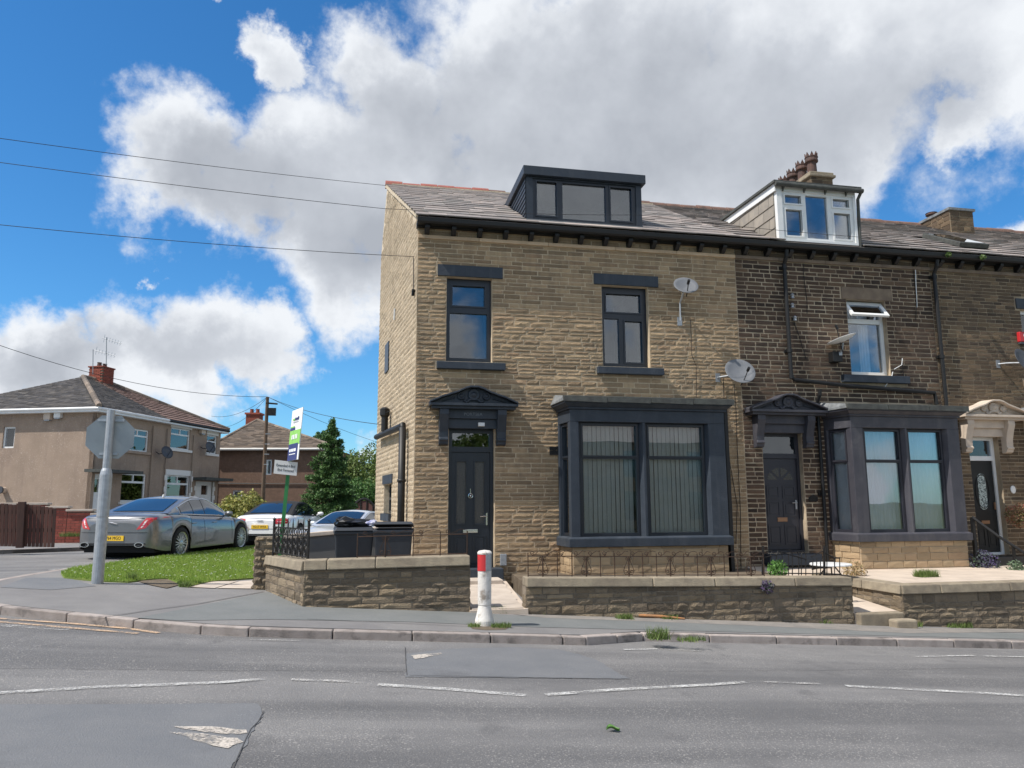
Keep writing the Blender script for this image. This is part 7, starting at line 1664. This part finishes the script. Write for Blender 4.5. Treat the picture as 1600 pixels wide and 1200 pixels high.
vs_ = WP(375, 805, 29.0); vs_.z = .35; bushy('variegated_shrub', 'yellow and green variegated shrub between the two parked cars', 'shrub', vs_, [(0,0,.70,.78),(-.65,0,.55,.62),(.42,0,1.10,.55),(-.15,.1,1.12,.5),(.75,.1,.65,.52),(-1.0,0,.32,.46),(.15,-.2,.45,.6)], 12000, .10, M_['varieg'])
yq = WP(505, 690, 62); bushy('palm_top', 'dark spiky tree top showing over the brown roof', 'tree', (yq.x,yq.y,.5), [(0,0,yq.z-.5,.7,1.2),(.8,0,yq.z-.8,.5),(-5.6,0,yq.z-.3,.5)], 900, .35, M_['spruce'], trunk=yq.z-1)
def weed(label, u_, v_, w, h, n, hp=.1, m='weed', Y=None, name='weed_clump', lean=1.0):
    p = onG(u_, v_, hp) if Y is None else onY(u_, v_, Y); x = np.clip(np.random.normal(0, w*.45, n), -w*.7, w*.7)+p.x; y = np.random.normal(0, min(w*.45,.05), n)+p.y; blades(name, x, y, np.full(n, p.z), h*.4, h, .012, M_[m], kind=None, lean=lean, label=label, cat='weeds', group='weeds along the walls and kerb')
weed('grass tuft at the foot of the pale bollard', 740, 979, .10, .06, 160); weed('dry tuft right of the bollard foot', 782, 980, .16, .07, 260)
weed('green weeds in the gateway behind the bollard', 775, 957, .20, .10, 420); weed('small tuft at the left end of the middle wall', 850, 959, .10, .10, 180); weed('green tuft under the middle wall, left of the stick', 975, 967, .16, .09, 320); weed('green tuft under the middle wall above the stick', 1045, 967, .16, .08, 320); weed('green tuft near the right end of the middle wall', 1285, 973, .13, .08, 260)
weed('wide green clump at the foot of the right wall', 1495, 980, .30, .10, 700); weed('small clump left of the wide one on the right wall', 1428, 978, .14, .10, 260); weed('grass growing from the kerb joint', 1028, 998, .16, .16, 300); weed('sparse weeds trailing along the kerb', 1080, 1001, .22, .07, 160)
_w = hit(1447,901,(0,0,.295),(0,0,1)); weed('green clump at the foot of the second bay', 1447, 901, .26, .15, 700, Y=_w.y); weed('leafy weed at the verge edge by the sign', 205, 908, .08, .16, 200, m='weed'); weed('yellow flowered weed by the drain surround', 290, 917, .12, .10, 260)
weed('weeds under the red brick wall', 112, 838, .40, .16, 400, m='weed', Y=23.8)
def plant(label, cat, c, r, n, cols, seed, name='plant'):
    m1 = leafmat(name+'_leaf'+str(seed), cols[0], cols[1], cols, .25); t = thing(name, c, label, cat); P = np.random.normal(size=(n,3)); P /= np.linalg.norm(P,axis=1)[:,None]; P *= (r*np.random.rand(n)**.4)[:,None]; P += np.array(tuple(c)); leaf_cloud(P, None, .045, 'foliage', m1, t); MB().tube([Vector(c)-Vector((0,0,r*1.1)), c], .008, 4).build('stem', M_['bark'], t)
plant('bright green leafy plant behind the middle wall at the gate', 'plant', onY(1215,890,11.0), .16, 420, [(.08,.19,.04),(.12,.24,.05)], 1); plant('purple flowering plant hanging from the middle wall coping', 'plant', onY(1199,917,10.56), .10, 260, [(.05,.10,.03),(.16,.07,.22)], 2)
plant('purple flowers by the third front door', 'plant', onY(1538,882,13.2), .30, 900, [(.05,.10,.03),(.10,.05,.20),(.07,.13,.04)], 3); plant('dry straw-coloured plant on the forecourt corner', 'plant', onY(1335,895,12.3), .22, 500, [(.40,.28,.17),(.30,.26,.10)], 4)
plant('hanging basket of pink flowers beside the third door', 'plant', onY(1592,805,13.6), .26, 900, [(.06,.13,.03),(.45,.14,.12),(.08,.15,.04)], 5); plant('pale leafed plant beside the handrail foot', 'plant', onY(1588,888,12.6), .16, 400, [(.20,.26,.18),(.08,.14,.06)], 6)
plant('small green plant sprouting from the roof gutter, left', 'plant', onY(1482,398,13.65), .06, 110, [(.10,.17,.05),(.14,.20,.06)], 7); plant('small green plant sprouting from the roof gutter, right', 'plant', onY(1536,402,13.65), .06, 110, [(.10,.17,.05),(.14,.20,.06)], 8)
a, b = onG(998,965,.1), onG(1070,969,.1); MB().tube([a+Vector((0,0,.03)), a.lerp(b,.5)+Vector((0,0,.035)), b+Vector((0,0,.02))], [.022,.02,.012], 8).build('stick', pmat('orange brown stick', (.45,.20,.07), (.30,.16,.08), scale=9, rough=.8), label='orange-brown stick lying at the foot of the middle wall', cat='stick')
lfp = onG(958,1143); k = MB(); k.grid(lambda s, t: (lfp.x-.05+.10*s, lfp.y+(.035*math.sin(math.pi*s))*(2*t-1), G(lfp.x)+.012+.02*abs(2*t-1)+.012*math.sin(s*5)), 8, 4); k.build('fallen_leaf', pmat('fresh green leaf', (.11,.24,.05), rough=.6), label='single green leaf lying on the road', cat='leaf')

# ------------------------------------------------------------------ across the road, seen only in the window reflections
oh = thing('opposite_house', (14,-13,0), 'stone house across the road mirrored in the bay window', 'house'); k = plate(MB(), (0,-13,0), (-1,0,0), (0,1,0), -20.5, -11.5, -1.5, 5.0, [(-19.2,-18.0,.6,2.2),(-15.4,-14.2,.6,2.2),(-19.2,-18.0,3.0,4.4),(-15.4,-14.2,3.0,4.4)], .2); k.box(11.5,20.5,-21,-20.8,-1.5,5.0); k.quad((11.5,-21,-1.5),(11.5,-13,-1.5),(11.5,-13,5.0),(11.5,-21,5.0)); k.quad((20.5,-21,-1.5),(20.5,-13,-1.5),(20.5,-13,5.0),(20.5,-21,5.0)); k.build('wall', M_['bay_stone'], oh)
k = MB(); k.prism([(11.2,-12.6,4.9),(11.2,-17,7.4),(11.2,-21.3,4.9)], (9.6,0,0)); k.build('roof', M_['slate'], oh)
for (a, b, c, d) in ((18.0,19.2,.6,2.2),(14.2,15.4,.6,2.2),(18.0,19.2,3.0,4.4),(14.2,15.4,3.0,4.4)): MB().box(a,b,-13.1,-13.06,c,d).build('window', M_['glass_dark'], oh); MB().box(a,b,-13.4,-13.35,c,d).build('room_interior', M_['room'], oh)
bushy('garden_tree', 'leafy tree across the road mirrored in the door light', 'tree', (6.2,-12,0), [(0,0,3.6,1.7),(1.0,.5,3.0,1.3),(-1.1,0,3.1,1.4),(.2,-.8,4.5,1.2),(-.3,.7,2.6,1.2)], 6000, .24, M_['tree'], trunk=2.0)
